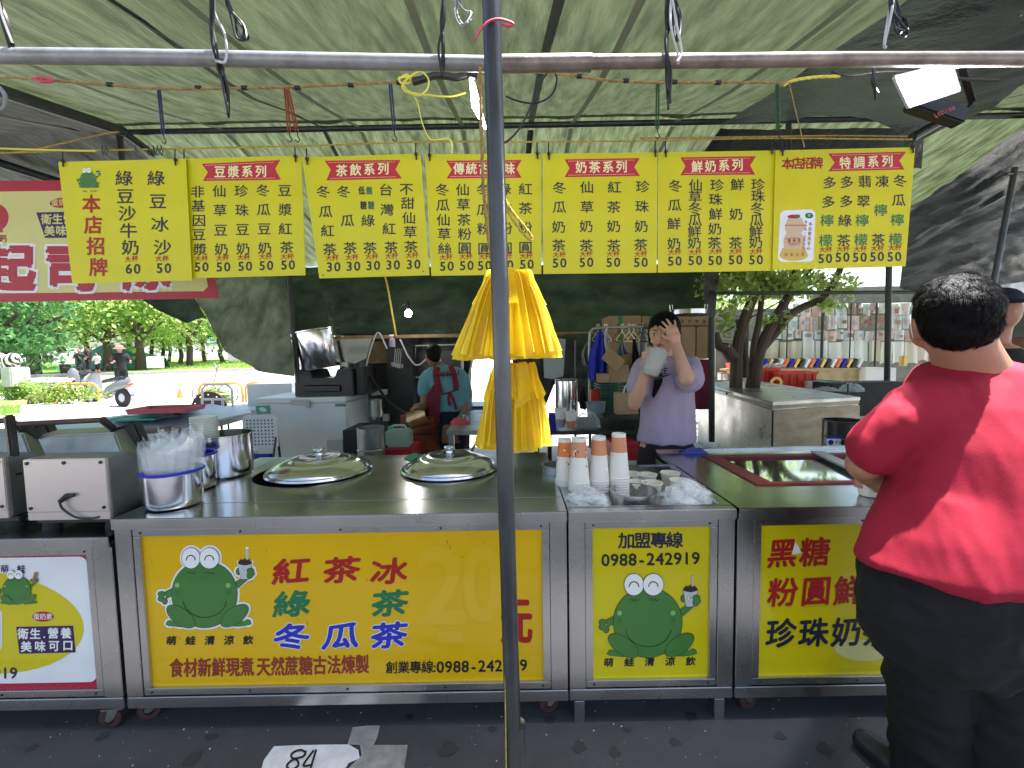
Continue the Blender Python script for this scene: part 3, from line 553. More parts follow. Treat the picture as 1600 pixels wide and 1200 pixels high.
g.build('small_lettering', mats7, b3); hooks(b3, p3, [(480, 252), (650, 244)])
b4, p4 = board('menu_board', [(664, 241), (846, 240), (846, 428), (674, 431)], 2.062, 'sign_yellow', 'yellow menu board partly hidden behind the upright pole and rope', Yb=2.10)
menu(b4, p4, [(697, 251), (815, 250), (807, 264), (815, 278), (698, 279), (706, 265)], ('傳統古早味', (717, 264), (796, 264), 16.5), [
 ('冬瓜仙草絲', [(691, 297), (692, 321), (693, 344), (694, 366), (695, 389)], (697, 402), (698, 416)), ('仙草茶粉圓', [(723, 297), (724, 320), (725, 344), (726, 366), (726, 388)], (728, 401), (729, 415)),
 ('冬瓜粉圓', [(755, 297), (755, 328), (756, 358), (757, 389)], (758, 401), (757, 415)), ('綠茶粉圓', [(788, 296), (789, 327), (790, 357), (790, 388)], (790, 400), (791, 414)),
 ('紅茶粉圓', [(821, 296), (821, 326), (821, 356), (821, 387)], (822, 400), (823, 413))]); hooks(b4, p4, [(671, 246), (839, 243)])
b5, p5 = board('menu_board', [(848, 240), (1027, 238), (1026, 426), (849, 428)], 2.050, 'sign_yellow', 'yellow milk tea menu board with four columns', Yb=2.09)
menu(b5, p5, [(882, 249), (1000, 247), (991, 261), (1000, 275), (882, 277), (890, 263)], ('奶茶系列', (908, 262), (971, 261), 17), [
 ('冬瓜奶茶', [(874, 294), (874, 324), (873, 355), (873, 384)], (874, 398), (874, 411)), ('仙草奶茶', [(917, 293), (917, 324), (916, 354), (916, 384)], (916, 397), (916, 410)),
 ('紅茶奶茶', [(960, 293), (959, 324), (959, 354), (959, 384)], (958, 397), (958, 410)), ('珍珠奶茶', [(1004, 292), (1003, 323), (1002, 354), (1001, 383)], (1001, 397), (1001, 410))]); hooks(b5, p5, [(857, 244), (1023, 240)])
b6, p6 = board('menu_board', [(1028, 238), (1213, 235), (1208, 423), (1028, 426)], 2.060, 'sign_yellow', 'yellow fresh milk menu board between the milk tea and bottle boards', Yb=2.09)
menu(b6, p6, [(1063, 246), (1181, 244), (1172, 259), (1180, 273), (1063, 274), (1071, 260)], ('鮮奶系列', (1089, 261), (1152, 258), 17), [
 ('冬瓜鮮奶', [(1055, 291), (1054, 321), (1053, 350), (1053, 381)], (1054, 394), (1054, 408)), ('仙草冬瓜鮮奶', [(1087, 290), (1086, 308), (1086, 326), (1086, 344), (1085, 362), (1085, 380)], (1086, 394), (1086, 407)),
 ('珍珠鮮奶茶', [(1120, 290), (1118, 312), (1118, 335), (1117, 358), (1116, 380)], (1118, 393), (1117, 407)), ('鮮奶茶', [(1152, 289), (1150, 335), (1149, 380)], (1149, 393), (1149, 406)),
 ('珍珠冬瓜鮮奶', [(1184, 289), (1184, 307), (1183, 326), (1182, 344), (1181, 362), (1181, 379)], (1181, 393), (1181, 406))]); hooks(b6, p6, [(1039, 240), (1205, 236)])
b7, p7 = board('menu_board', [(1212, 235), (1430, 230), (1415, 416), (1207, 422)], 2.050, 'sign_yellow', 'yellow menu board with a picture of a drink bottle, rightmost of the row', Yb=2.08)
menu(b7, p7, [(1294, 240), (1416, 237), (1405, 251), (1413, 265), (1294, 268), (1304, 254)], ('特調系列', (1320, 255), (1386, 252), 17), [
 ('多多檸檬', [(1296, 286), (1294, 316), (1292, 345), (1290, 376)], (1290, 390), (1289, 404)), ('多多綠茶', [(1323, 285), (1322, 315), (1320, 345), (1318, 376)], (1317, 389), (1316, 402)),
 ('翡翠檸檬', [(1351, 284), (1349, 315), (1347, 345), (1345, 375)], (1344, 389), (1343, 402)), ('凍檸茶', [(1378, 284), (1376, 329), (1372, 375)], (1371, 388), (1370, 401)),
 ('冬瓜檸檬', [(1406, 283), (1404, 313), (1402, 344), (1399, 374)], (1398, 387), (1397, 401))])
g = MB(); line(g, p7, '本店招牌', (1230, 256), (1277, 255), 17, 1, bold=.03, wx=.95, lift=.001); g.build('red_lettering', mats7, b7); hooks(b7, p7, [(1221, 238), (1424, 234)])
D('bottle_tan', (.62, .46, .30), .4); MS = ['white_panel', 'sign_cream', 'red', 'gold', 'green_ink', 'ink', 'brown_red', 'bottle_tan']; g = MB()
shape(g, p7, [(1224, 329), (1268, 327), (1274, 333), (1271, 405), (1266, 409), (1220, 409), (1215, 404), (1219, 334)], 0, .0006)
shape(g, p7, ov(1240, 399, 22, 9), 3, .0010); shape(g, p7, [(1222, 388), (1258, 388), (1262, 399), (1218, 399)], 3, .0011)
shape(g, p7, [(1232, 340), (1252, 340), (1256, 350), (1257, 357), (1252, 364), (1257, 374), (1256, 388), (1225, 389), (1224, 374), (1229, 364), (1226, 357), (1227, 350)], 7, .0014)
shape(g, p7, ov(1240, 338.5, 10, 3), 2, .0018); shape(g, p7, ov(1245, 337, 5, 1.6), 4, .002); stroke(g, p7, [(1226, 352), (1257, 352)], 1.1, 2, .002)
shape(g, p7, ov(1264, 337, 6.5, 4.5), 4, .001); put(g, p7, 'Y', 1264, 337, 4.5, 0, lift=.0016)
line(g, p7, '養樂多', (1233, 376), (1248, 376), 4.6, 2, bold=.02, lift=.002); stroke(g, p7, ov(1240, 376, 13.5, 4, n=20, a0=.5, a1=2.4), .8, 2, .002); stroke(g, p7, ov(1240, 376, 13.5, 4, n=20, a0=.5+PI, a1=2.4+PI), .8, 2, .002)
line(g, p7, 'Yakult', (1233, 382), (1248, 382), 3.2, 2, bold=.02, lift=.002)
line(g, p7, '本店使用安心', (1266, 350), (1263, 388), 6, 2, bold=.01, lift=.0016, wx=.8); line(g, p7, '健康第一品牌養樂多', (1259, 347), (1255, 393), 4.6, 6, bold=0, lift=.0016, wx=.8); line(g, p7, '專業品質', (1228, 398), (1254, 398), 5, 6, bold=0, lift=.0016)
g.build('bottle_picture', MS, b7)
# red-edged banner of the neighbouring stall
rb, prb = board('banner', [(-260, 286), (300, 279), (342, 466), (-240, 476)], 2.55, 'crimson', 'cream banner with a crimson edge hanging behind the first menu boards', 'banner', None, Yb=2.6)
MR = ['sign_cream', 'crimson', 'white_panel', 'purple', 'brown_red']; g = MB()
shape(g, prb, [(-240, 302), (304, 296), (325, 448), (318, 455), (-230, 461)], 0, .001); g.build('cream_field', MR, rb); g = MB()
shape(g, prb, [(57, 332), (140, 330), (148, 371), (71, 372)], 3, .0016); shape(g, prb, ov(98, 317, 20, 8, -.05), 1, .0016); line(g, prb, '蛋奶素', (86, 317), (110, 316), 10, 0, lift=.002, bold=.02)
line(g, prb, '衛生營養', (73, 343), (125, 342), 15, 0, lift=.002); line(g, prb, '美味可口', (78, 361), (132, 360), 15, 0, lift=.002)
shape(g, prb, ov(-8, 340, 22, 22), 1, .0016); shape(g, prb, [(-20, 355), (4, 352), (5, 363), (-6, 364)], 1, .0017); line(g, prb, '含鈣', (-16, 373), (5, 373), 11, 4, lift=.0016)
for ch, x, y in (('起', 14, 420), ('司', 112, 420), ('條', 226, 418)):
    for dx in (-4, 4):
        for dy in (-4, 4): put(g, prb, ch, x+dx, y+dy, 66, 2, bold=.05, lift=.002+(dx+4)*.00002+(dy+4)*.00004, wx=1.15)
    put(g, prb, ch, x, y, 66, 1, bold=.06, lift=.0042, wx=1.15)
g.build('lettering', MR, rb)
# ================================================================== the frog emblem, drawn flat on a panel
FM = ['frog', 'ink_black', 'white', 'frog_light', 'frog_dark', 'lightgrey', 'dark_stuff', 'wood', 'frog_leg']
def frog(name, parent, pl, cx, cy, s, outline=True, waffle=False, pale=False, detail=True):
    g = MB(); K = [0]
    def T(pts): return [(cx+(x-480)*s, cy+(y-520)*s) for x, y in pts]
    def add(pts, m, lw=3.0, layer=0):
        K[0] += 1; l = .0012+layer*.0004+K[0]*.00001
        if lw and detail:
            a = np.array(pts, float); c = a.mean(0); d = a-c; q = c+d*(1+lw/np.maximum(1, np.linalg.norm(d, axis=1)))[:, None]; shape(g, pl, T(q), 1, l)
        shape(g, pl, T(pts), m, l+.000205)
    body = ov(480, 515, 204, 210, n=40); body = [(x, y if y > 400 else 400+(y-400)*.95) for x, y in body]
    A = [body, ov(397, 290, 57, 64), ov(512, 290, 60, 64), ov(333, 655, 102, 50, .62), ov(668, 650, 100, 50, -.62), ov(330, 703, 92, 17), ov(262, 698, 18, 16), ov(683, 700, 88, 17), ov(750, 692, 18, 16),
         ov(212, 515, 22, 16), ov(210, 545, 20, 16), ov(232, 560, 16, 18), [(235, 500), (280, 478), (282, 525), (240, 545)],
         [(672, 440), (735, 395), (752, 425), (690, 480)], ov(768, 368, 20, 16), ov(772, 388, 20, 14), ov(764, 402, 16, 14), ov(692, 375, 14, 20), [(690, 320), (776, 320), (760, 420), (708, 422)], [(738, 236), (752, 236), (750, 320), (742, 320)]]
    if outline:
        for i, p in enumerate(A):
            a = np.array(p, float); c = a.mean(0); d = a-c; q = c+d*(1+15/np.maximum(1, np.linalg.norm(d, axis=1)))[:, None]
            shape(g, pl, T(q), 2, .0006+i*.00001)
    add(A[5], 8); add(A[6], 8); add(A[7], 8); add(A[8], 8); add(A[12], 0, 3); add(A[13], 0, 3)
    for i in (9, 10, 11, 17): add(A[i], 0, 3, 1)
    add(body, 0, 3, 2); add(A[3], 0, 3, 4); add(A[4], 0, 3, 4); add(A[1], 2, 3, 4); add(A[2], 2, 3, 5)
    for ex in (397, 512): stroke(g, pl, T(ov(ex, 302, 28, 30, n=14, a0=PI, a1=2*PI)), 6*s, 1, .0042)
    stroke(g, pl, T(ov(483, 545, 136, 115, n=22, a0=.12, a1=PI-.12)), 3.5*s, 1, .0036)
    for x in (311, 629):
        shape(g, pl, T(ov(x, 460, 15, 15, n=16)), 3, .0030); shape(g, pl, T(ov(x+1, 505, 15, 15, n=16)), 4, .0030)
    for x in (370, 488): stroke(g, pl, T([(x, 384), (x+15, 374), (x+22, 388), (x+38, 376), (x+44, 390), (x+60, 376)]), 3*s, 1, .0034)
    if waffle:
        shape(g, pl, T([(700, 400), (740, 250), (790, 265), (748, 415)]), 7, .0026); add(A[14], 0, 3, 4); add(A[15], 0, 3, 4)
    else:
        add([(739, 240), (751, 240), (748, 322), (742, 322)], 5, 1.5, 2); add([(690, 322), (776, 322), (761, 420), (708, 422)], 5, 3, 3); add(ov(733, 318, 42, 16), 6, 1, 4)
        for k in range(9): shape(g, pl, T(ov(700+k*8.3, 312-7*math.sin(k*2.1)-8*math.sin(PI*k/8), 6.5, 6, n=8)), 6, .0034+k*1e-5)
        shape(g, pl, T(ov(733, 370, 19, 19, n=16)), 1, .0034); shape(g, pl, T(ov(733, 370, 17, 17, n=16)), 2, .0036); a = T([(733, 370)])[0]; put(g, pl, '萌', a[0], a[1], 22*s, 1, bold=0, lift=.0040)
        for i in (14, 15, 16): add(A[i], 0, 3, 6)
    return g.build(name, FM, parent)
frog('frog_emblem', b1, p1, 138, 281, .062, outline=False, detail=False)

# ================================================================== steel carts
ZT = .828
LM = ['ink_black', 'red', 'green_ink', 'blue_ink', 'brown_red', 'white', 'ghost_yellow', 'navy_ink', 'purple', 'crimson', 'sign_cream', 'yellow_pale']
def cart(name, label, x0, x1, yf, yb, zt, zb, holes=(), post=.062, group='steel drink carts', top='slab'):
    root = thing(name, label, 'cart', ((x0+x1)/2, (yf+yb)/2, 0), group)
    # front face pieces, each its own strip with a small reveal
    g = MB(); g.box(x0, x1, yf-.012, yf+.028, zt-.042, zt-.002); g.build('front_edge', 'steel', root, bevel=.003)
    for a, b in ((x0+.001, x0+post), (x1-post, x1-.001)):
        g = MB(); g.box(a, b, yf, yf+.04, zb+.046, zt-.044); g.build('post', 'steel', root, bevel=.002)
    g = MB(); g.box(x0, x1, yf-.001, yf+.04, zb, zb+.044); g.build('bottom_rail', 'steel', root, bevel=.003)
    xi0, xi1, zi0, zi1 = x0+post+.002, x1-post-.002, zb+.048, zt-.046; w = .027
    for a in ((xi0, xi1, zi1-w, zi1), (xi0, xi1, zi0, zi0+w), (xi0, xi0+w, zi0+w+.001, zi1-w-.001), (xi1-w, xi1, zi0+w+.001, zi1-w-.001)):
        g = MB(); g.box(a[0], a[1], yf+.003, yf+.03, a[2], a[3]); g.build('panel_frame', 'steel', root, bevel=.002)
    n = 5 if x1-x0 > 1 else 2
    for zz in (zi1-w*.5, zi0+w*.5):
        for k in range(n):
            x = xi0+.03+(xi1-xi0-.06)*k/(n-1); g = MB(); g.tube([(x, yf+.0035, zz), (x, yf+.001, zz)], .0042, 10); g.build('screw', 'black', root)
    # sides and back
    g = MB(); g.box(x0+.002, x0+.012, yf+.041, yb, zb, zt-.044); g.box(x1-.012, x1-.002, yf+.041, yb, zb, zt-.044); g.box(x0+.013, x1-.013, yb-.012, yb-.002, zb, zt-.044)
    g.box(x0+.013, x1-.013, yf+.041, yb-.013, zb+.01, zb+.02); g.build('side_panels', 'steel_dull', root)
    return root, (xi0+w, xi1-w, zi0+w, zi1-w)
def caster(root, x, y, ang=.35, flip=1):
    g = MB(); R = Matrix.Rotation(ang, 3, 'Z')
    g.lathe([(.036, -.013), (.04, -.010), (.04, .010), (.036, .013), (.018, .013), (.018, -.013), (.036, -.013)], (x, y, .040), 24, 0, False, R @ Matrix.Rotation(PI/2, 3, 'X')); w = g.build('caster_wheel', 'rust_rubber', root)
    g = MB(); g.lathe([(0, -.012), (.017, -.012), (.017, .012), (0, .012)], (x, y, .04), 14, 0, False, R @ Matrix.Rotation(PI/2, 3, 'X')); g.build('hub', 'black', w)
    g = MB()
    for s in (-1, 1):
        d = R @ Vector((0, s*.018, 0)); e = R @ Vector((.022*flip, 0, 0)); pts = [Vector((x, y, .038))+d-R@Vector((.014, 0, 0)), Vector((x, y, .03))+d, Vector((x, y, .038))+d+R@Vector((.014, 0, 0)), Vector((x, y, .086))+d+e+R@Vector((.02, 0, 0)), Vector((x, y, .086))+d+e-R@Vector((.02, 0, 0))]
        k = R @ Vector((0, .003, 0)); g.add(pts+[p+k for p in pts], [(0, 1, 2, 3, 4), (9, 8, 7, 6, 5)]+[(i, (i+1) % 5, 5+(i+1) % 5, 5+i) for i in range(5)])
    g.obox(Vector((x, y, .088))+R@Vector((.022*flip, 0, 0)), (.075, .06, .005), R); g.build('caster_fork', 'steel_dull', root)
def top_holes(x0, x1, y0, y1, z0, z1, holes):
    """slab with round openings"""
    bm = bmesh.new()
    ov_ = [bm.verts.new((x, y, z1)) for x, y in ((x0, y0), (x1, y0), (x1, y1), (x0, y1))]; ed = [bm.edges.new((ov_[i], ov_[(i+1) % 4])) for i in range(4)]
    for cx, cy, r in holes:
        vs_ = [bm.verts.new((cx+r*math.cos(t*PI/24), cy+r*math.sin(t*PI/24), z1)) for t in range(48)]; ed += [bm.edges.new((vs_[i], vs_[(i+1) % 48])) for i in range(48)]
    bmesh.ops.triangle_fill(bm, use_beauty=True, edges=ed)
    bmesh.ops.recalc_face_normals(bm, faces=bm.faces[:])
    r = bmesh.ops.extrude_face_region(bm, geom=bm.faces[:]); bmesh.ops.translate(bm, verts=[v for v in r['geom'] if isinstance(v, bmesh.types.BMVert)], vec=(0, 0, z0-z1))
    g = MB(); vi = {v: i for i, v in enumerate(bm.verts)}; g.add([v.co[:] for v in bm.verts], [tuple(vi[v] for v in f.verts) for f in bm.faces]); bm.free(); return g
YF, YBK = 1.60, 2.56
X0, X1 = -1.466, .191
main, mp_ = cart('drink_cart', 'widest steel cart with the yellow tea panel and two domed lids', X0, X1, YF, YBK, ZT, .094)
lid1, lid2 = Z(494, 737, ZT), Z(703, 733, ZT)
XS = Z(400, 740, ZT).x-.06
top_holes(XS+.004, X1, YF-.010, YBK, ZT-.02, ZT, [(lid1.x-.02, lid1.y, .262), (lid2.x, lid2.y, .235)]).build('countertop', 'steel_top', main)
g = MB(); g.box(X0, XS, YF-.010, YBK, ZT-.02, ZT-.0005); g.build('side_counter', 'steel_top', main)
for c, r in ((lid1-Vector((.02, 0, 0)), .263), (lid2, .236)):
    g = MB(); g.lathe([(r, ZT-.022), (r, .45), (0.001, .449)], (c.x, c.y, 0), 40); g.build('pot_well', 'steel_dark', main)
g = MB(); g.box(XS+.005, X1-.001, YF+.15, YF+.1515, ZT, ZT+.001); g.build('counter_seam', 'grey', main)
x0, x1, z0, z1 = mp_; g = MB(); g.box(x0-.004, x1+.004, YF+.016, YF+.022, z0-.004, z1+.004); pm = g.build('front_panel', 'yellow_panel', main); PL = Plane.y(YF+.016)
frog('frog_emblem', pm, PL, 320, 929, .25)
g = MB()
BR = dict(bold=.038, rough=.10, slant=.12, wx=1.28)
for s, x, y, m in (('紅', 455, 893, 1), ('茶', 534, 891, 1), ('冰', 608, 893, 1), ('綠', 456, 944, 2), ('茶', 609, 943, 2)): put(g, PL, s, x, y, 41, m, **BR)
for s, x, y in (('冬', 456, 995), ('瓜', 533, 994), ('茶', 608, 993)):
    for dx, dy in ((-1.3, 0), (1.3, 0), (0, -1.3), (0, 1.3)): put(g, PL, s, x+dx, y+dy, 41, 5, lift=.0006+(dx*2+dy+3)*.00002, **BR)
    put(g, PL, s, x, y, 41, 3, lift=.0014, **BR)
g.build('drink_names', LM, pm)
g = MB(); put(g, PL, '元', 807, 970, 68, 1, bold=.03, wx=.66)
line(g, PL, '食材新鮮現煮', (276, 1044), (386, 1042), 27, 4, bold=.03, wx=.72); put(g, PL, '.', 396, 1044, 18, 4); line(g, PL, '天然蔗糖古法煉製', (412, 1042), (566, 1038), 27, 4, bold=.03, wx=.72)
line(g, PL, '創業專線', (612, 1043), (668, 1042), 18, 0, bold=.02, wx=.95); put(g, PL, ':', 679, 1042, 15, 0); line(g, PL, '0988-242919', (688, 1042), (818, 1039), 17.5, 0, bold=.03, wx=.98)
line(g, PL, '萌蛙清涼飲', (268, 1001), (388, 1000), 14.5, 0, bold=.035, rough=.06, slant=.08); g.build('lettering', LM, pm)
g = MB(); put(g, PL, '2', 690, 915, 118, 6, bold=.03, wx=.95, lift=.0006); put(g, PL, '0', 754, 912, 118, 6, bold=.03, wx=.75, lift=.0006); shape(g, PL, [(682, 988), (722, 986), (724, 1004), (684, 1006)], 6, .0005); g.build('removed_price_trace', LM, pm)
g = MB()
for k in range(26):
    x, y = RNG.uniform(230, 845), RNG.uniform(835, 1065); l = RNG.uniform(1, 6); a = RNG.uniform(.8, 2.2); stroke(g, PL, [(x, y), (x+l*math.cos(a), y-l*math.sin(a))], RNG.uniform(.5, 1.1), 0, .0003)
g.build('scuffs', 'brown_red', pm)
for px in (232, 858):
    c = P(px, 1118, YF+.06); caster(main, c.x, YF+.07, .3, 1)
caster(main, X0+.1, YBK-.1); caster(main, X1-.1, YBK-.1)
# middle cart with its sunken tray
MX0, MX1, MYB = .197, .808, 2.24
mid, mp_ = cart('cup_cart', 'narrow steel cart with a phone number and frog panel between the two wide carts', MX0, MX1, YF, MYB, ZT, .095, post=.06)
g = MB(); g.box(MX0, MX0+.035, YF+.029, MYB, ZT-.025, ZT-.001); g.box(MX1-.035, MX1, YF+.029, MYB, ZT-.025, ZT-.001); g.box(MX0+.036, MX1-.036, MYB-.04, MYB, ZT-.025, ZT-.001); g.box(MX0+.036, MX1-.036, YF+.029, YF+.04, ZT-.025, ZT-.001); g.build('tray_rim', 'steel_top', mid)
g = MB(); g.box(MX0+.03, MX1-.03, YF+.035, MYB-.035, ZT-.072, ZT-.066); g.build('tray_floor', 'steel_dull', mid)
x0, x1, z0, z1 = mp_; g = MB(); g.box(x0-.004, x1+.004, YF+.016, YF+.022, z0-.004, z1+.004); pmm = g.build('front_panel', 'yellow_pale', mid)
frog('frog_emblem', pmm, PL, 1012, 973, .262, outline=False)
g = MB(); line(g, PL, '加盟專線', (979, 845), (1054, 844), 23, 7, bold=.03, wx=1.05); line(g, PL, '0988-242919', (946, 875), (1087, 872), 18.5, 0, bold=.035, wx=1.02); line(g, PL, '萌蛙清涼飲', (951, 1035), (1079, 1033), 14, 0, bold=.03, rough=.05, slant=.08); g.build('lettering', LM, pmm)
for px in (905, 1121):
    c = P(px, 1118, YF+.02); g = MB(); g.box(c.x-.019, c.x+.019, YF+.004, YF+.042, .002, .089); g.build('leg', 'steel', mid, bevel=.002)
for x in (MX0+.04, MX1-.04): g = MB(); g.box(x-.019, x+.019, MYB-.05, MYB-.012, .002, .089); g.build('leg', 'steel', mid, bevel=.002)
# right cart
RX0, RX1 = .816, 2.47
rc, mp_ = cart('drink_cart', 'steel cart with the brown sugar milk panel and a red-framed glass top', RX0, RX1, YF, 2.54, ZT, .094)
gx0, gx1, gy0, gy1 = Z(1190, 757, ZT).x, 2.22, Z(1190, 757, ZT).y, Z(1120, 713, ZT).y
g = MB(); g.box(RX0, gx0-.03, YF-.010, 2.54, ZT-.02, ZT); g.box(gx0-.03+.0, RX1, YF-.010, gy0-.012, ZT-.02, ZT-.0006); g.box(gx0-.03, RX1, gy1+.012, 2.54, ZT-.02, ZT-.0006); g.box(gx1+.03, RX1, gy0-.012, gy1+.012, ZT-.02, ZT-.0009); g.build('countertop', 'steel_top', rc)
for a in ((gx0-.028, gx1+.028, gy0-.011, gy0+.022), (gx0-.028, gx1+.028, gy1-.045, gy1+.011), (gx0-.028, gx0+.052, gy0+.023, gy1-.046), (gx1-.052, gx1+.028, gy0+.023, gy1-.046)):
    g = MB(); g.box(a[0], a[1], a[2], a[3], ZT-.02, ZT+.006); g.build('red_frame', 'dull_red', rc, bevel=.002)
g = MB(); g.box(gx0+.05, gx1-.05, gy0+.02, gy1-.042, ZT-.012, ZT-.006); g.build('glass_lid', 'glass_dark', rc)
a, b = Z(1262, 704, ZT+.012), Z(1372, 745, ZT+.012)
g = MB(); g.bar((Z(1262, 705, ZT).x, gy1+.01, ZT+.014), (Z(1350, 745, ZT).x, gy0+.06, ZT+.014), .06, .01); g.build('sliding_lid_frame', 'lightgrey', rc, bevel=.002)
g = MB(); g.box(RX0+.0, RX1, 2.525, 2.555, ZT-.001, ZT+.012); g.build('back_lip', 'steel', rc, bevel=.003)
x0, x1, z0, z1 = mp_; g = MB(); g.box(x0-.004, x1+.004, YF+.016, YF+.022, z0-.004, z1+.004); pr = g.build('front_panel', 'yellow_pale', rc)
g = MB(); B2 = dict(bold=.028, rough=.06, slant=.10, wx=.92)
for s, x, y, m in (('黑', 1222, 865, 1), ('糖', 1273, 863, 1), ('粉', 1223, 926, 1), ('圓', 1275, 924, 1), ('鮮', 1326, 923, 1), ('奶', 1377, 922, 1), ('珍', 1220, 990, 7), ('珠', 1271, 989, 7), ('奶', 1322, 988, 7), ('茶', 1371, 988, 7)): put(g, PL, s, x, y, 46, m, **B2)
shape(g, PL, [(1242, 846), (1247, 853), (1252, 864), (1236, 866)], 5, .003); g.build('lettering', LM, pr)
g = MB(); shape(g, PL, ov(1345, 1016, 42, 17, .1, 14), 10, .0005); g.build('worn_patch', LM, pr)
c = P(1168, 1118, YF+.06); caster(rc, c.x, YF+.07, .3, -1); caster(rc, RX1-.12, YF+.07); caster(rc, RX0+.1, 2.45); caster(rc, RX1-.1, 2.45)
# left cart
LZ = .762
lc, mp_ = cart('waffle_cart', 'steel cart with the white and yellow panel at the left edge', -3.1, X0-.012, YF, 2.3, LZ, .094, post=.072)
g = MB(); g.box(-3.1, X0-.012, YF-.010, 2.3, LZ-.02, LZ-.0005); g.build('countertop', 'steel_top', lc)
x0, x1, z0, z1 = mp_; g = MB(); g.box(x0-.004, x1+.004, YF+.016, YF+.022, z0-.004, z1+.004); plc = g.build('front_panel', 'crimson', lc)
g = MB(); a = PL.at(0, 980); r = .03; xa, xb, za, zb_ = x0+.01, x1-.007, z0+.022, z1-.010
pts = []
for cx, cz, t0 in ((xb-r, zb_-r, 0), (xa+r, zb_-r, PI/2), (xa+r, za+r, PI), (xb-r, za+r, 1.5*PI)): pts += [(cx+r*math.cos(t0+k*PI/12), YF+.0152, cz+r*math.sin(t0+k*PI/12)) for k in range(7)]
g.add(pts, [tuple(range(len(pts)))]); g.build('white_field', 'white_panel', plc)
g = MB(); shape(g, PL, ov(-30, 972, 162, 80, .08, 40), 11, .0014); shape(g, PL, ov(68, 963, 17, 8, 0), 9, .0018); line(g, PL, '蛋奶素', (58, 963), (78, 963), 9, 5, lift=.0022, bold=.01)
shape(g, PL, [(26, 979), (115, 977), (119, 1019), (31, 1021)], 8, .0018); line(g, PL, '衛生', (37, 990), (56, 990), 15.5, 5, lift=.0022); put(g, PL, '.', 70, 990, 12, 5, lift=.0022); line(g, PL, '營養', (84, 989), (104, 989), 15.5, 5, lift=.0022); line(g, PL, '美味可口', (42, 1010), (107, 1008), 15.5, 5, lift=.0022)
line(g, PL, '萌蛙', (8, 889), (34, 889), 12, 8, bold=.02, lift=.002); line(g, PL, '0988-242919', (-108, 1052), (22, 1051), 17, 8, bold=.03, lift=.002)
for ch, x, y in (('司', -28, 985), ('起', -95, 985)):
    for dx, dy in ((-3, 0), (3, 0), (0, 3), (0, -3)): put(g, PL, ch, x+dx, y+dy, 60, 5, bold=.05, lift=.002+(dx*2+dy+9)*.00002)
    put(g, PL, ch, x, y, 60, 9, bold=.05, lift=.0034)
g.build('lettering', LM, plc); frog('frog_emblem', plc, Plane.y(YF+.014), 27, 922, .108, outline=False, waffle=True)
caster(lc, P(183, 1118, YF+.03).x-.02, YF+.03, .1, 1); caster(lc, -2.9, YF+.07); caster(lc, -1.6, 2.2)

# ================================================================== things on the carts
def lid(c, r, label):
    t = thing('domed_cover', label, 'pot lid', (c.x, c.y, ZT), 'domed pot lids'); g = MB()
    g.lathe([(r, .004), (r+.006, .010), (r, .018), (r*.95, .019), (r*.93, .026), (r*.86, .040), (r*.74, .054), (r*.60, .063), (r*.575, .062), (r*.55, .066), (r*.52, .074), (r*.38, .081), (r*.36, .0795), (r*.2, .084), (.001, .086)], (c.x, c.y, ZT), 64); g.build('dome', 'steel_bright', t)
    g = MB(); g.lathe([(.018, .085), (.016, .095), (.022, .101), (.027, .111), (.024, .119), (.001, .122)], (c.x, c.y, ZT), 28); g.build('knob', 'steel_bright', t)
lid(Vector((lid1.x+.018, lid1.y+.005, 0)), .247, 'domed steel pot lid left on the main cart, nearer the steel pots'); lid(Vector((lid2.x, lid2.y, 0)), .236, 'domed steel pot lid beside the upright pole')
def pot(x, y, z, r, h, label, m='steel_bright', rim=None, name='steel_pot', cat='pot', group=None, R=None, t=.003, root_only=False):
    o = thing(name, label, cat, (x, y, z), group); R = R or Matrix.Identity(3); g = MB()
    g.lathe([(.001, .004), (r*.93, .004), (r*.99, .012), (r, .03), (r, h-.006), (r+.006, h-.003), (r+.006, h), (r-t, h), (r-t, .01), (.001, .009)], (x, y, z), 48, R=R); g.build('bowl', m, o)
    if rim: g = MB(); g.lathe([(r+.001, h-.004), (r+.009, h-.002), (r+.010, h+.005), (r+.004, h+.009), (r-.003, h+.006), (r-.003, h-.002)], (x, y, z), 48, R=R); g.build('blue_rim', rim, o)
    return o
c = Z(350, 741, ZT); pot(c.x, c.y, ZT+.001, .132, .205, 'large wide steel pot holding white bowls on the left of the main cart')
BP = Vector((c.x, c.y, 0))
FPt = Z(273, 788, ZT); pot(FPt.x, FPt.y, ZT+.001, .098, .135, 'front steel canister with a blue rim and plastic bags on the main cart', rim='blue_ink', name='canister', cat='canister')
SP = Z(303, 762, ZT); pot(SP.x, SP.y, ZT+.001, .088, .15, 'second blue-rimmed canister hidden behind the front one', rim='blue_ink', name='canister', cat='canister')
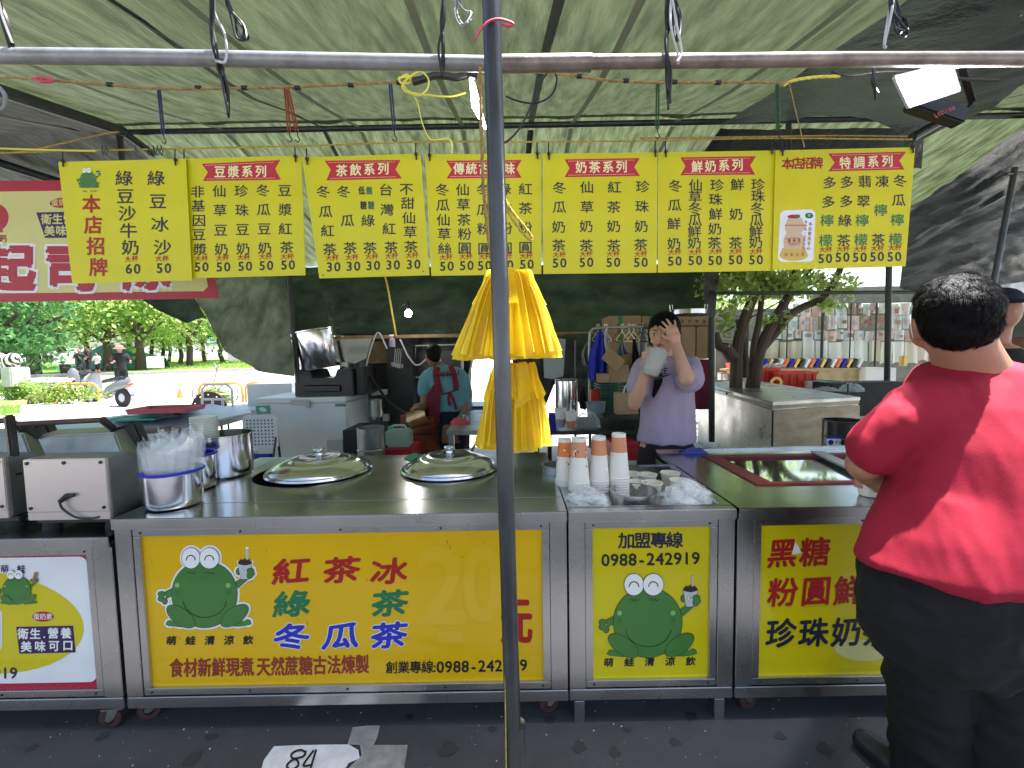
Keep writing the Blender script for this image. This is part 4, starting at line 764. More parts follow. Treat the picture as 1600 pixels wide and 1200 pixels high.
# stack of bowls standing in the large pot
bx = BP.x-.075
for k in range(11):
    o = thing('plastic_bowl', ['lowest', 'second', 'third', 'fourth', 'fifth', 'sixth', 'seventh', 'eighth', 'ninth', 'tenth', 'topmost'][k]+' white plastic bowl of the stack in the large pot', 'bowl', (bx, BP.y-.01, ZT+.13+k*.0125), 'stacked white bowls')
    g = MB(); g.lathe([(.035, 0), (.05, .02), (.058, .034), (.061, .034), (.061, .037), (.056, .037), (.048, .02), (.03, .004), (.001, .004)], o.location, 28); g.build('bowl', 'bowl_plastic', o)
def crumple(name, label, cat, c, rad, n, m, seed, lids=0, rmin=.012):
    """loose heap: a creased film skin with clear dome lids lying inside and on top"""
    rg = random.Random(seed); root = thing(name, label, cat, (c[0], c[1], c[2]))
    g = MB(); nu, nv = 56, 26
    def f(u, v):
        a = 2*PI*u; b = PI*(.02+.53*v); d = Vector((math.cos(a)*math.sin(b), math.sin(a)*math.sin(b), math.cos(b)))
        q = noise.noise(d*3+Vector((seed, 0, 0)))*.22+abs(noise.noise(d*8+Vector((seed, 3, 0))))*.34+abs(noise.noise(d*17))*.18
        k = .86+q*.8; return (c[0]+d.x*rad[0]*k, c[1]+d.y*rad[1]*k, max(c[2]+.002, c[2]+d.z*rad[2]*k))
    g.grid(f, nu, nv); g.build('film', m if not lids else 'plastic_film', root, sharp=.35)
    for i in range(lids):
        a = rg.uniform(0, 2*PI); q = rg.uniform(0, .8)**.5; x = c[0]+math.cos(a)*rad[0]*q*.85; y = c[1]+math.sin(a)*rad[1]*q*.85; z = c[2]+rad[2]*(1-q*q*.7)*rg.uniform(.2, .85)
        R = Matrix.Rotation(rg.uniform(0, 6), 3, 'Z') @ Matrix.Rotation(rg.uniform(-1.1, 1.1), 3, 'X') @ Matrix.Rotation(rg.uniform(-.7, .7), 3, 'Y'); s = rg.uniform(.8, 1.0)*.036
        g = MB(); g.lathe([(s, 0), (s*1.06, .002), (s*1.06, .006), (s*.95, .007), (s*.8, .018), (s*.45, .026), (.004, .027)], (x, y, z), 14, R=R); g.build('plastic_lid', 'plastic_lid', root)
    return root
q = P(917, 776, 1.73); crumple('bag_of_lids', 'left bag of clear plastic lids on the narrow cart, below the cup stacks', 'bag', (q.x, 1.73, ZT-.062), (.095, .075, .105), 0, 'plastic_clear', 3, lids=64)
q = P(1073, 772, 1.76); crumple('bag_of_lids', 'right bag of clear plastic lids on the narrow cart, beside the steel bowl', 'bag', (q.x, 1.75, ZT-.062), (.118, .10, .115), 0, 'plastic_clear', 5, lids=90)
# plastic bags standing in the canister: thin folded sheets
o = thing('plastic_bags', 'bunch of clear plastic bags standing in the front canister', 'plastic bags', FPt+Vector((0, 0, .02))); rg = random.Random(4)
for k in range(13):
    g = MB(); yy = FPt.y-.062+.0105*k; x0 = FPt.x-.072+rg.uniform(-.006, .006); w = .145+rg.uniform(-.01, .02); h = .205+rg.uniform(-.02, .03)+.004*k
    if k in (0, 12): w -= .05; x0 += .025
    ph = rg.uniform(0, 6)
    g.grid(lambda u, v: (x0+w*u+(u-.5)*.045*v, yy+.006*math.sin(u*16+ph+v*3)*(.3+v)+.02*(v-.5)*(k/12), ZT+.02+h*v+.012*math.sin(u*21+ph)*v*v+.008*math.sin(u*47+ph)*(v > .8)), 44, 12); g.build('bag', 'plastic_clear', o, sharp=.4)
def cup_tube(g, x, y, z, r0, r1, h, mi): g.lathe([(r0, z), (r1, z+h)], (x, y, 0), 28, mi)
def inv_cup(x, y, z, s, m_band, label, dots=0, group='cup stacks', k_rims=9):
    """a sleeve of paper cups, mouths down"""
    o = thing('cup_stack', label, 'cup stack', (x, y, z), group); H = .185*s; R1, R0 = .046*s, .031*s; pitch = .0115*s
    for k in range(k_rims):
        zz = z+k*pitch; g = MB(); rr = R1; g.lathe([(rr-.002, zz), (rr+.0022, zz+.0005), (rr+.0026, zz+.0026), (rr, zz+.0042), (rr-.0012, zz+pitch)], (x, y, 0), 32); g.build('rim', 'cup_white', o)
    zt = z+k_rims*pitch; g = MB(); rf = lambda q: R1-.001+(R0-R1)*q
    g.lathe([(rf(0), zt), (rf(.56), zt+H*.56)], (x, y, 0), 40, 0); g.lathe([(rf(.56), zt+H*.56), (rf(.92), zt+H*.92)], (x, y, 0), 40, 1)
    g.lathe([(rf(.92), zt+H*.92), (rf(1), zt+H), (rf(1)-.002, zt+H), (rf(1)-.003, zt+H-.008), (.001, zt+H-.008)], (x, y, 0), 40, 0); c_ = g.build('top_cup', ['cup_white', m_band], o)
    if dots:
        g = MB(); rg = random.Random(dots)
        for i in range(13):
            q = rg.uniform(.30, .85); t = rg.uniform(-2.9, -.3); ra = rg.uniform(.0025, .0045)*s; r_ = rf(q)+.0006; pts = []
            for j in range(8): b = 2*PI*j/8; tt = t+ra*math.cos(b)/r_; pts.append((x+r_*math.cos(tt), y+r_*math.sin(tt), zt+H*q+ra*1.25*math.sin(b)))
            g.add(pts, [tuple(range(8))], 1 if q > .6 and i % 2 else 0)
        g.build('bubble_print', ['brown_red', 'white'], c_)
    return o
for i, (px, py, Y, s, d, b, lb, k) in enumerate([(883, 757, 1.93, .92, 3, 'orange_ink', 'leftmost paper cup stack with red-orange print', 9), (905, 766, 1.84, .95, 6, 'cup_orange', 'paper cup stack with brown bubble print, second from the left', 10), (936, 764, 1.87, .95, 0, 'cup_orange', 'plain orange-banded paper cup stack, third from the left', 10), (967, 764, 1.87, .95, 0, 'cup_orange', 'orange-banded paper cup stack nearest the small open cups', 11)]):
    c = P(px, py, Y); inv_cup(c.x, c.y, ZT-.065, s, b, lb, d, k_rims=k)
for px, py, Y, lb in [(987, 748, 2.02, 'cream paper cup half hidden behind the cup stacks'), (996, 764, 1.88, 'open cream cup touching the last cup stack'), (1011, 748, 2.0, 'tall open cream cup behind the middle of the row'), (1019, 764, 1.87, 'open cream cup with a dark print, directly behind the steel bowl'), (1047, 748, 2.02, 'open cream cup furthest to the back right'), (1062, 762, 1.9, 'open cream cup half buried behind the right bag of lids')]:
    c = P(px, py, Y); o = thing('paper_cup', lb, 'cup', (c.x, c.y, ZT-.065), 'open cream cups'); s = 1.0; z = ZT-.065
    g = MB(); g.lathe([(.028, z), (.042, z+.078), (.0445, z+.079), (.0445, z+.083), (.041, z+.083), (.027, z+.004), (.001, z+.004)], (c.x, c.y, 0), 32); g.build('cup', 'cup_cream', o)
c = P(990, 772, 1.76); pot(c.x, 1.765, ZT-.064, .088, .084, 'steel bowl set in the front of the narrow cart', name='steel_bowl', cat='bowl', m='steel', t=.002)
c = P(872, 742, 2.1); pot(c.x, 2.14, ZT-.064, .07, .1, 'dark steel bowl behind the leftmost cup stack', name='steel_bowl', cat='bowl', m='steel_dull')
# towels
def cloth(px, py, z, rx, ry, h, m, label, seed, name='towel', cat='towel'):
    c = Z(px, py, z); g = MB()
    def f(u, v):
        a = 2*PI*u; r = v; q = 1+.14*math.sin(a*3+seed)+.05*math.sin(a*7+seed*2)
        e = noise.noise(Vector((math.cos(a)*r*3+seed, math.sin(a)*r*3, 0)))*1.0+noise.noise(Vector((math.cos(a)*r*7+seed, math.sin(a)*r*7, 0)))*.5
        return (c.x+math.cos(a)*rx*r*q, c.y+math.sin(a)*ry*r*q, z+.004+h*(1-r**3)*(.7+e*.55)) if v < 1 else (c.x+math.cos(a)*rx*q, c.y+math.sin(a)*ry*q, z+.001)
    g.grid(f, 48, 14); return single(g, name, m, label, cat)
cloth(653, 716, ZT, .085, .045, .022, 'green_towel', 'green towel with an orange hem at the back edge of the main cart', 1)
cloth(1085, 708, ZT, .075, .035, .028, 'purple_cloth', 'blue and purple cloth crumpled on the back corner of the glass-topped cart', 4, 'cleaning_cloth', 'cloth')
# ------------------------------------------------------------------ waffle machines
def waffle(dx, dy, label, sx=1):
    t = thing('waffle_machine', label, 'waffle machine', (-1.6+dx, 1.72+dy, LZ), 'waffle machines')
    def B(name, m, fn, bev=.004): g = MB(); fn(g); g.v = [((q[0])*sx+dx, q[1]+dy, q[2]) for q in g.v]; return g.build(name, m, t, bevel=bev)
    # body, back plate facing the viewer
    xl, xr = P(38, 760, 1.64).x, P(168, 760, 1.64).x; zb, zt = P(100, 812, 1.64).z, P(100, 717, 1.64).z
    prof = [(xl, zb), (xr, zb), (xr, zt), (xl, zt)]
    B('housing', 'steel_dull', lambda g: g.add([(xl, 1.655, zb), (xr, 1.655, zb), (xr, 1.655, zt), (xl, 1.655, zt), (xl, 1.94, zb+.0), (xr, 1.94, zb+.0), (xr, 1.94, zt-.10), (xl, 1.94, zt-.10), (xl, 1.75, zt), (xr, 1.75, zt)],
        [(0, 1, 2, 3), (5, 4, 7, 6), (0, 4, 5, 1), (3, 2, 9, 8), (8, 9, 6, 7), (1, 5, 6, 9, 2), (0, 3, 8, 7, 4)]))
    B('back_plate', 'machine_panel', lambda g: g.box(xl, xr, 1.64, 1.654, zb+.03, zt-.001), .003)
    B('lower_strip', 'machine_panel', lambda g: g.box(xl, xr, 1.642, 1.654, zb-.002, zb+.029), .002)
    for x in (xl+.018, (xl+xr)/2, xr-.018):
        for z in (zt-.015, zb+.045) if x != (xl+xr)/2 else (zt-.015,): B('screw', 'black', lambda g: g.tube([(x, 1.641, z), (x, 1.636, z)], .0062, 12), 0)
    for x in (xl+.04, xr-.03): B('foot', 'rubber', lambda g: g.tube([(x, 1.69, LZ-.0005), (x, 1.69, zb-.002)], [.03, .022], 16), 0)
    for x in (xl+.04, xr-.03): B('foot', 'rubber', lambda g: g.tube([(x, 2.07, LZ-.0005), (x, 2.07, zb-.002)], [.03, .022], 16), 0)
    B('base_plate', 'black', lambda g: g.box(xl+.01, xr+.02, 1.66, 2.22, zb-.02, zb-.003))
    B('lower_iron', 'black', lambda g: g.box(xl+.0, xr+.0, 1.95, 2.26, zb+.005, zb+.075))
    # raised upper iron leaning back
    A = P(55, 682, 1.85); Bq = P(178, 676, 1.85); Cq = P(205, 745, 1.82); Dq = P(75, 725, 1.8)
    B('upper_shell', 'steel_dull', lambda g: g.add([A, Bq, Cq, Dq]+[q+Vector((.0, .10, .015)) for q in (A, Bq, Cq, Dq)], [(0, 3, 2, 1), (4, 5, 6, 7), (0, 1, 5, 4), (1, 2, 6, 5), (2, 3, 7, 6), (3, 0, 4, 7)]), .006)
    for off in ((0, 0),):
        a, b = P(184, 668, 1.92), P(226, 758, 1.94); B('hot_plate', 'black', lambda g: g.bar(a, b, .055, .16), .008)
    h0, h1 = P(28, 663, 1.78), P(160, 656, 1.78)
    B('handle', 'wood_dark', lambda g: g.tube([h0, h1], .0105, 14), 0)
    B('handle_arm', 'steel_dark', lambda g: g.bar(P(160, 656, 1.79), P(182, 674, 1.9), .016, .03), .003)
    B('handle_arm', 'steel_dark', lambda g: g.bar(P(34, 664, 1.79), P(62, 682, 1.85), .016, .03), .003)
    B('hinge_arm', 'steel_dark', lambda g: g.bar(P(14, 648, 1.72), P(26, 745, 1.72), .034, .02), .006)
    c0 = P(105, 775, 1.635); B('power_plug', 'black', lambda g: g.tube([c0+Vector((.03, -.004, .004)), c0, P(93, 784, 1.625)], [.006, .011, .008], 10), 0)
    B('power_cord', 'black', lambda g: g.tube(wave([P(93, 784, 1.625), P(98, 795, 1.625), P(118, 808, 1.63), P(140, 810, 1.64), P(160, 806, 1.66), P(200, 790, 1.92)]), .004, 8), 0)
    return t
waffle(0, 0, 'waffle machine with its pinkish back plate turned to the viewer')
waffle(-.415, .03, 'waffle machine cut off by the left edge of the photo')
# ------------------------------------------------------------------ floodlight and lamps
fl = thing('floodlight', 'square floodlight lit white, tied under the rail at the upper right', 'floodlight', P(1450, 150, 1.6))
c = [P(1396, 121, 1.42), P(1485, 101, 1.42), P(1498, 141, 1.47), P(1418, 167, 1.47)]; nrm = (c[1]-c[0]).cross(c[3]-c[0]).normalized(); nrm = nrm if nrm.y < 0 else -nrm
ctr = sum(c, Vector())/4; g = MB(); b = [ctr+(q-ctr)*.55-nrm*.055 for q in c]; f = [q-nrm*.002 for q in c]; g.add(f+b, [(0, 3, 2, 1), (4, 5, 6, 7), (0, 1, 5, 4), (1, 2, 6, 5), (2, 3, 7, 6), (3, 0, 4, 7)]); g.build('lamp_housing', 'black', fl)
g = MB(); g.add(c, [(0, 1, 2, 3)]); g.build('glass_face', 'lamp_on', fl, bevel=0)
g = MB()
for i in range(4): a, b_ = c[i], c[(i+1) % 4]; g.bar(a+nrm*.002, b_+nrm*.002, .007, .010)
g.build('bezel', 'lightgrey', fl)
q = P(1462, 172, 1.60); g = MB(); g.obox(q, (.19, .05, .055), Matrix.Rotation(.32, 3, 'Y')); dv = g.build('driver_box', 'black_plastic', fl, bevel=.006)
g = MB(); plq = Plane.y(1.568); line(g, plq, 'LED100', (1462, 180), (1490, 169), 6, 0, bold=.03, rot=.33, lift=.0); g.build('lettering', 'cord_red', dv)
g = MB(); g.bar(P(1500, 95, 1.55), P(1520, 160, 1.6), .02, .006); g.bar(P(1520, 160, 1.6), P(1500, 185, 1.6), .02, .006); g.build('bracket', 'black', fl)
al = bpy.data.lights.new('floodlight_beam', 'AREA'); al.energy = 10; al.size = .12; al.color = (.92, .96, 1); ao = bpy.data.objects.new('floodlight_beam', al); C.objects.link(ao); ao.parent = fl; ao.location = ctr+nrm*.02-fl.location; ao.rotation_euler = nrm.to_track_quat('-Z', 'Y').to_euler()

tl = thing('tube_lamp', 'white glowing lamp strip half hidden behind the upright pole', 'lamp', P(750, 150, 1.6)); g = MB()
q = [P(733, 120, 1.5), P(742, 130, 1.5), P(760, 200, 1.55), P(757, 200, 1.55), P(737, 165, 1.52)]; g.add(q+[w+Vector((0, .01, 0)) for w in q], [(0, 1, 2, 3, 4), (9, 8, 7, 6, 5)]+[(i, (i+1) % 5, 5+(i+1) % 5, 5+i) for i in range(5)]); g.build('diffuser', 'tube_on', tl)
g = MB(); g.bar(P(731, 116, 1.5), P(744, 120, 1.5), .02); g.build('end_cap', 'black', tl)
bl = thing('light_bulb', 'small round bulb glowing under the dark tarpaulin', 'light bulb', P(638, 490, 5.2)); g = MB(); g.ell(P(638, 490, 5.2), (.04, .04, .045)); g.build('bulb', 'bulb_on', bl)
g = MB(); g.tube([P(638, 483, 5.2), P(636, 470, 5.2)], .02, 8); g.tube(wave([P(636, 472, 5.2), P(625, 476, 5.2), P(610, 455, 5.3), P(606, 430, 5.3)]), .006, 6); g.build('socket', 'black', bl)
rope([(600, 425, 5.5), (606, 450, 5.5), (613, 490, 5.5), (619, 525, 5.5)], 5.5, .012, 'rope_yellow', 'slack line hanging down past the glowing bulb')
# ------------------------------------------------------------------ hanging yellow bags
def bagcluster(px, py0, py1, w0, w1, Y, seed, label, n=46):
    """fan of thin T-shirt bags tied at the top, each a broad sheet with soft creases"""
    root = thing('yellow_bags', label, 'plastic bags', P(px, py1, Y), 'hanging yellow plastic bags'); rg = random.Random(seed); top = P(px, py0, Y); bot = P(px, py1, Y); H = top.z-bot.z; s = Y/FPX
    for k in range(n):
        a = 2*PI*k/n+rg.uniform(-.03, .03); hl = H*rg.uniform(.93, 1.02); r1 = w1*s/2*rg.uniform(.90, 1.03)*(1-.10*abs(math.sin(a*1.5+seed))); wid = rg.uniform(.060, .085)*w1/150
        ca, sa = math.cos(a), math.sin(a)*.75; ph = rg.uniform(0, 6); tw = rg.uniform(.5, .9)*(1 if k % 2 else -1); g = MB()
        def f(u, v):
            r = (w0*s/2)*(1-v)+r1*(v**.80); q = (u-.5)*wid*(.30+.80*v**.7); e = .0035*math.sin(v*5+ph+u*3)+.0025*math.sin(u*9+ph)*v
            # each sheet stands turned out of the ring, so its edge shows as a pleat
            ox = -sa*q*math.cos(tw)+ca*q*math.sin(tw); oy = ca*q*math.cos(tw)+sa*q*math.sin(tw)
            return (top.x+(bot.x-top.x)*v+ca*(r+e)+ox, Y+sa*(r+e)+oy, top.z-hl*v*(1-.018*abs(u-.5)))
        g.grid(f, 8, 14); g.build('bag', 'bag_yellow', root, sharp=1.6)
    for k in range(9):
        a = rg.uniform(0, 2*PI); ca, sa = math.cos(a), math.sin(a)*.75; g = MB(); L = rg.uniform(.35, .5)*H; w = rg.uniform(.045, .07); ph = rg.uniform(0, 6)
        g.grid(lambda u, v: (top.x+ca*(w0*s/2+.012+r1*.42*v)-sa*(u-.5)*w*(.5+v), Y+sa*(w0*s/2+.012+r1*.42*v)+ca*(u-.5)*w*(.5+v), top.z+.022*math.sin(PI*min(1, v*2.2))-L*v+.012*math.sin(u*PI+ph)*v), 6, 10); g.build('bag_handle', 'bag_yellow', root, sharp=1.6)
    return root
bagcluster(795, 424, 560, 44, 150, 1.36, 1, 'upper bunch of yellow plastic bags hanging on the upright pole', 64)
bagcluster(803, 568, 698, 48, 104, 1.36, 5, 'lower bunch of yellow plastic bags hanging on the upright pole', 52)
# ================================================================== behind the counter
def pbox(name, m, px0, px1, py0, py1, Y, d, label, cat, group=None, parent=None, bevel=.006, yaw=0):
    """box whose front face covers a photo rectangle at depth Y"""
    a = P(px0, (py0+py1)/2, Y).x; b = P(px1, (py0+py1)/2, Y).x; cx = (px0+px1)/2; z1 = P(cx, py0, Y).z; z0 = P(cx, py1, Y).z
    g = MB(); g.box(a, b, Y, Y+d, z0, z1)
    if yaw:
        R = Matrix.Rotation(yaw, 3, 'Z'); c = Vector(((a+b)/2, Y+d/2, 0)); g.v = [tuple(R@(Vector(q)-c)+c) for q in g.v]
    return g.build(name, m, parent, bevel=bevel) if parent is not None else single(g, name, m, label, cat, group, bevel=bevel)
# stall floor is the asphalt; big white chest freezer
t = thing('chest_freezer', 'white chest freezer with the black stove on it', 'freezer', (-2.3, 5.4, .02)); fx0, fx1 = P(399, 660, 5.0).x, P(542, 660, 5.0).x; zt = P(470, 622, 5.0).z
R = Matrix.Identity(3)
def fr(name, m, x0, x1, y0, y1, z0, z1, **k): g = MB(); g.box(x0, x1, y0, y1, z0, z1); return g.build(name, m, t, bevel=k.get('bevel', .012))
fr('body', 'white_metal', fx0, fx1, 5.0, 5.75, .06, zt-.06); fr('lid', 'white_metal', fx0-.005, fx1+.01, 4.985, 5.76, zt-.055, zt+.005); fr('lid_handle', 'lightgrey', fx0+.42, fx0+.62, 4.965, 4.984, zt-.075, zt-.015, bevel=.004)
fr('lock', 'lightgrey', fx0+.60, fx0+.635, 4.96, 4.985, zt-.11, zt-.02, bevel=.003)
g = MB(); pf = Plane.y(4.998); shape(g, pf, [(399.5, 634), (422, 633), (423, 646), (401, 647)], 0, .002); shape(g, pf, ov(411, 640, 6, 3.5, .3), 1, .003); g.build('teal_sticker', ['green_tray', 'white'], t)
g = MB(); shape(g, pf, [(524, 631), (540, 631), (540, 635), (524, 635)], 0, .002); line(g, pf, 'COOLER', (526, 633), (538, 633), 2.4, 1, bold=0, lift=.003); g.build('name_plate', ['ink', 'white'], t)
g = MB(); g.box(P(511, 700, 4.97).x, P(535, 700, 4.97).x, 4.972, 4.997, P(520, 712, 4.97).z, P(520, 688, 4.97).z); g.build('side_pocket', 'lightgrey', t)
fx2 = P(576, 660, 5.75).x; fr('side_cover', 'white_metal', fx1+.002, fx1+.012, 5.02, 5.74, .08, zt-.062, bevel=0)
pbox('white_cabinet', 'white_metal', 388, 458, 600, 700, 6.3, .7, 'low white cabinet behind the chest freezer, by the street', 'cabinet')
# black stove with a notch and the tilted stockpot
t = thing('stove', 'black gas stove standing on the white chest freezer', 'stove', (P(518, 610, 5.1).x, 5.3, zt)); sx0, sx1 = P(461, 600, 5.1).x, P(553, 600, 5.1).x; s0, s1 = zt+.008, P(505, 577, 5.1).z; xm = (sx0+sx1)/2
g = MB(); v = [(sx0, s0), (sx1, s0), (sx1-.01, s1), (xm+.16, s1), (xm+.12, s1-.10), (xm-.12, s1-.10), (xm-.16, s1), (sx0+.01, s1)]; n = len(v)
g.add([(x, 5.08, z) for x, z in v]+[(x, 5.6, z) for x, z in v], [tuple(range(n)), tuple(range(2*n-1, n-1, -1))]+[(i, n+i, n+(i+1) % n, (i+1) % n) for i in range(n)]); g.build('body', 'black_plastic', t, bevel=.008)
g = MB(); g.box(sx0+.12, sx1-.14, 5.06, 5.079, s0+.05, s0+.13); g.build('front_panel', 'black_plastic', t, bevel=.01)
g = MB(); g.box(sx1+.005, P(573, 600, 5.2).x, 5.15, 5.6, s0, s1+.02); g.build('side_box', 'black', t, bevel=.01)
for x in (xm-.17, xm+.17): g = MB(); g.bar((x, 5.15, s1+.006), (x, 5.55, s1+.05), .02, .02); g.build('pan_support', 'black', t)
c = P(506, 575, 5.3); R = Matrix.Rotation(-.15, 3, 'Y') @ Matrix.Rotation(.04, 3, 'X'); pt = thing('stockpot', 'big tilted steel stockpot on the black stove', 'pot', c); r = .25; h = .45
g = MB(); g.lathe([(.001, 0), (r*.95, 0), (r, .02), (r, h-.02), (r+.008, h-.012), (r+.008, h), (r-.004, h), (r-.004, .05), (.001, .05)], c, 48, R=R); g.build('bowl', 'steel_bright', pt)
for s in (-1, 1):
    q = [c+R@Vector((s*r, -.06, h*.75)), c+R@Vector((s*(r+.05), -.05, h*.75)), c+R@Vector((s*(r+.05), .05, h*.75)), c+R@Vector((s*r, .06, h*.75))]; g = MB(); g.tube(q, .008, 8); g.build('handle', 'steel', pt)
pbox('steel_mug', 'steel_dull', 530, 544, 566, 577, 5.25, .08, 'small steel mug beside the foot of the tilted stockpot', 'mug')
# things right of the freezer
def pcyl(px0, px1, py0, py1, Y, m, label, cat, name, parts=None, taper=1.0, openr=True, group=None):
    c0 = P((px0+px1)/2, py1, Y); r = (P(px1, py1, Y).x-P(px0, py1, Y).x)/2; h = P((px0+px1)/2, py0, Y).z-c0.z
    o = thing(name, label, cat, c0, group); g = MB(); g.lathe([(.001, .0), (r*taper, .0), (r, h-.008), (r+.006, h-.004), (r+.004, h), (r-.004, h), (r*taper-.005, .02), (.001, .02)], c0, 36); g.build('body', m, o)
    for k, mm in (parts or []): g = MB(); g.lathe([(r*taper+(r-r*taper)*k+.001, h*k-.006), (r*taper+(r-r*taper)*k+.006, h*k), (r*taper+(r-r*taper)*k+.001, h*k+.006)], c0, 36); g.build('band', mm, o)
    return o
pcyl(561, 602, 667, 735, 4.0, 'steel_dull', 'tall banded steel drum behind the left lid', 'drum', 'steel_drum', [(.5, 'steel_bright')])
pcyl(578, 597, 624, 650, 5.2, 'steel_dull', 'dented steel can in the shade right of the freezer', 'can', 'steel_can')
t = thing('jerrycan', 'pale green plastic jerrycan behind the counter', 'jerrycan', P(621, 702, 4.2)); a, b = P(602, 700, 4.2), P(640, 672, 4.2)
g = MB(); g.box(a.x, b.x, 4.2, 4.36, a.z, b.z); g.build('body', 'jerry', t, bevel=.02); g = MB(); x = (a.x+b.x)/2; g.tube(wave([(x-.07, 4.28, b.z-.01), (x-.06, 4.28, b.z+.03), (x+.05, 4.28, b.z+.03), (x+.07, 4.28, b.z-.01)]), .011, 10); g.build('handle', 'jerry', t); g = MB(); g.cyl((a.x+.035, 4.28, b.z-.002), (a.x+.035, 4.28, b.z+.028), .02, 14); g.build('cap', 'green_tray', t)
pbox('black_box', 'black', 536, 562, 672, 720, 4.5, .5, 'black box between the freezer and the steel drum', 'box')
pbox('red_crate', 'banner_red', 600, 645, 702, 740, 4.15, .4, 'dark red crate under the jerrycan', 'crate')
t = thing('stove_barrel', 'rust-brown barrel stove beside the man in the red apron', 'barrel', P(662, 720, 4.9)); c0 = P(662, 735, 4.9); g = MB(); g.lathe([(.001, 0), (.22, 0), (.24, .05), (.225, .35), (.235, .62), (.21, .63), (.001, .62)], c0, 32); g.build('body', mat('rust_barrel', (.20, .05, .02), .6, .3, var=.6, scale=5, bump=.4), t)
for zz in (.2, .45): g = MB(); g.lathe([(.236, zz-.01), (.25, zz), (.236, zz+.01)], c0, 32); g.build('hoop', 'rust_rubber', t)
t = thing('tilted_steel_pot', 'round steel pot lying on its side on the rusty barrel', 'pot', P(655, 655, 4.8)); R = Matrix.Rotation(1.25, 3, 'Y') @ Matrix.Rotation(-.3, 3, 'X'); c0 = P(641, 659, 4.75); g = MB(); g.lathe([(.001, 0), (.10, 0), (.105, .01), (.105, .22), (.11, .23), (.1, .23), (.09, .03), (.001, .02)], c0, 32, R=Matrix.Rotation(1.2, 3, 'Y') @ Matrix.Rotation(.15, 3, 'X')); g.build('body', 'copper', t); g = MB(); g.lathe([(.001, -.004), (.108, -.004), (.108, .006), (.001, .006)], c0, 32, R=Matrix.Rotation(1.2, 3, 'Y') @ Matrix.Rotation(.15, 3, 'X')); g.build('lid', 'steel_dark', t)
pbox('metal_locker', 'black', 606, 646, 522, 700, 5.7, .5, 'tall dark metal locker behind the man in the red apron', 'locker')
pbox('cardboard_box', 'cardboard_dark', 571, 606, 534, 568, 5.9, .4, 'cardboard box right of the tilted stockpot, under the wooden rail', 'box', bevel=.003)
sheet('plastic_sheet', ([(526, 527, 5.85), (550, 526, 5.85), (582, 527, 5.85)], [(532, 568, 5.8), (555, 568, 5.8), (572, 560, 5.8)]), 'lightgrey', 'creased grey plastic sheet behind the tilted stockpot', 0, 16, .05)
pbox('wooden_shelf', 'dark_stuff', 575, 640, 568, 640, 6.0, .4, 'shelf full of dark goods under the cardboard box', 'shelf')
for k, (x0, x1, y0, y1) in enumerate([(580, 588, 612, 618), (590, 603, 609, 617), (581, 587, 650, 656), (590, 596, 644, 652), (598, 606, 648, 658)]): pbox('white_carton', 'lightgrey', x0, x1, y0, y1, 5.55, .08, ['small pale carton at the left of the dark shelf', 'striped pale carton on the dark shelf', 'tiny pale carton low beside the freezer', 'pale carton above the steel drum', 'pale carton right above the steel drum'][k], 'carton', 'pale cartons in the shade', bevel=0)  # the two upper blocks stand in for bright daylight gaps
# hanging kettle, purple spray bottle, hoses
t = thing('spray_bottle', 'lilac spray bottle hanging from the wooden rail', 'bottle', P(613, 541, 5.4)); a = P(613, 542, 5.4); g = MB(); g.lathe([(.001, 0), (.035, 0), (.037, .02), (.035, .09), (.014, .11), (.014, .13), (.001, .13)], a, 18); g.build('body', 'lavender', t); g = MB(); g.bar(a+Vector((-.03, 0, .135)), a+Vector((.02, 0, .14)), .02); g.build('trigger', 'white', t)
t = thing('hanging_ladles', 'bunch of steel ladles hanging by the dark locker', 'ladles', P(622, 572, 5.4))
for k in range(4): a = P(618+k*3, 545, 5.38+.01*k); b = P(616+k*3, 566+k, 5.38); g = MB(); g.tube([a, b], .006, 6); g.lathe([(.001, -.06), (.035, -.045), (.04, 0), (.035, 0), (.03, -.04), (.001, -.05)], b, 14); g.build('ladle', 'steel_dull', t)
rope([(605, 545, 5.4), (590, 520, 5.4), (575, 560, 5.4), (568, 600, 5.4)], 5.4, .01, 'lightgrey', 'pale hose looping left of the dark locker', 'hose', 'hose')
rope([(625, 530, 5.4), (640, 560, 5.4), (655, 570, 5.4), (680, 545, 5.4)], 5.4, .01, 'lightgrey', 'pale hose looping over to the man in the red apron', 'hose', 'hose')
rope([(570, 575, 5.3), (590, 605, 5.3), (610, 630, 5.3), (640, 650, 5.2)], 5.2, .018, 'black', 'thick black hose running down from the stove', 'hose', 'hose')
rope([(731, 540, 5.6), (738, 560, 5.6), (733, 590, 5.6), (737, 620, 5.6), (730, 650, 5.6)], 5.6, .012, 'lightgrey', 'grey hose coil hanging right of the man in the red apron', 'hose', 'hose')
rk = thing('steel_rack', 'tall steel rack in front of the man in the red apron', 'rack', P(690, 700, 5.9))
for a, b in (((648, 540), (648, 700)), ((722, 538), (724, 700)), ((648, 541), (722, 539)), ((650, 590), (720, 588))): g = MB(); g.tube([P(*a, 5.9), P(*b, 5.9)], .016, 8); g.build('rack_tube', 'steel_dull', rk)
pbox('steel_hood', 'steel_dark', 650, 720, 548, 600, 6.05, .3, 'dark steel hood behind the rack', 'hood')
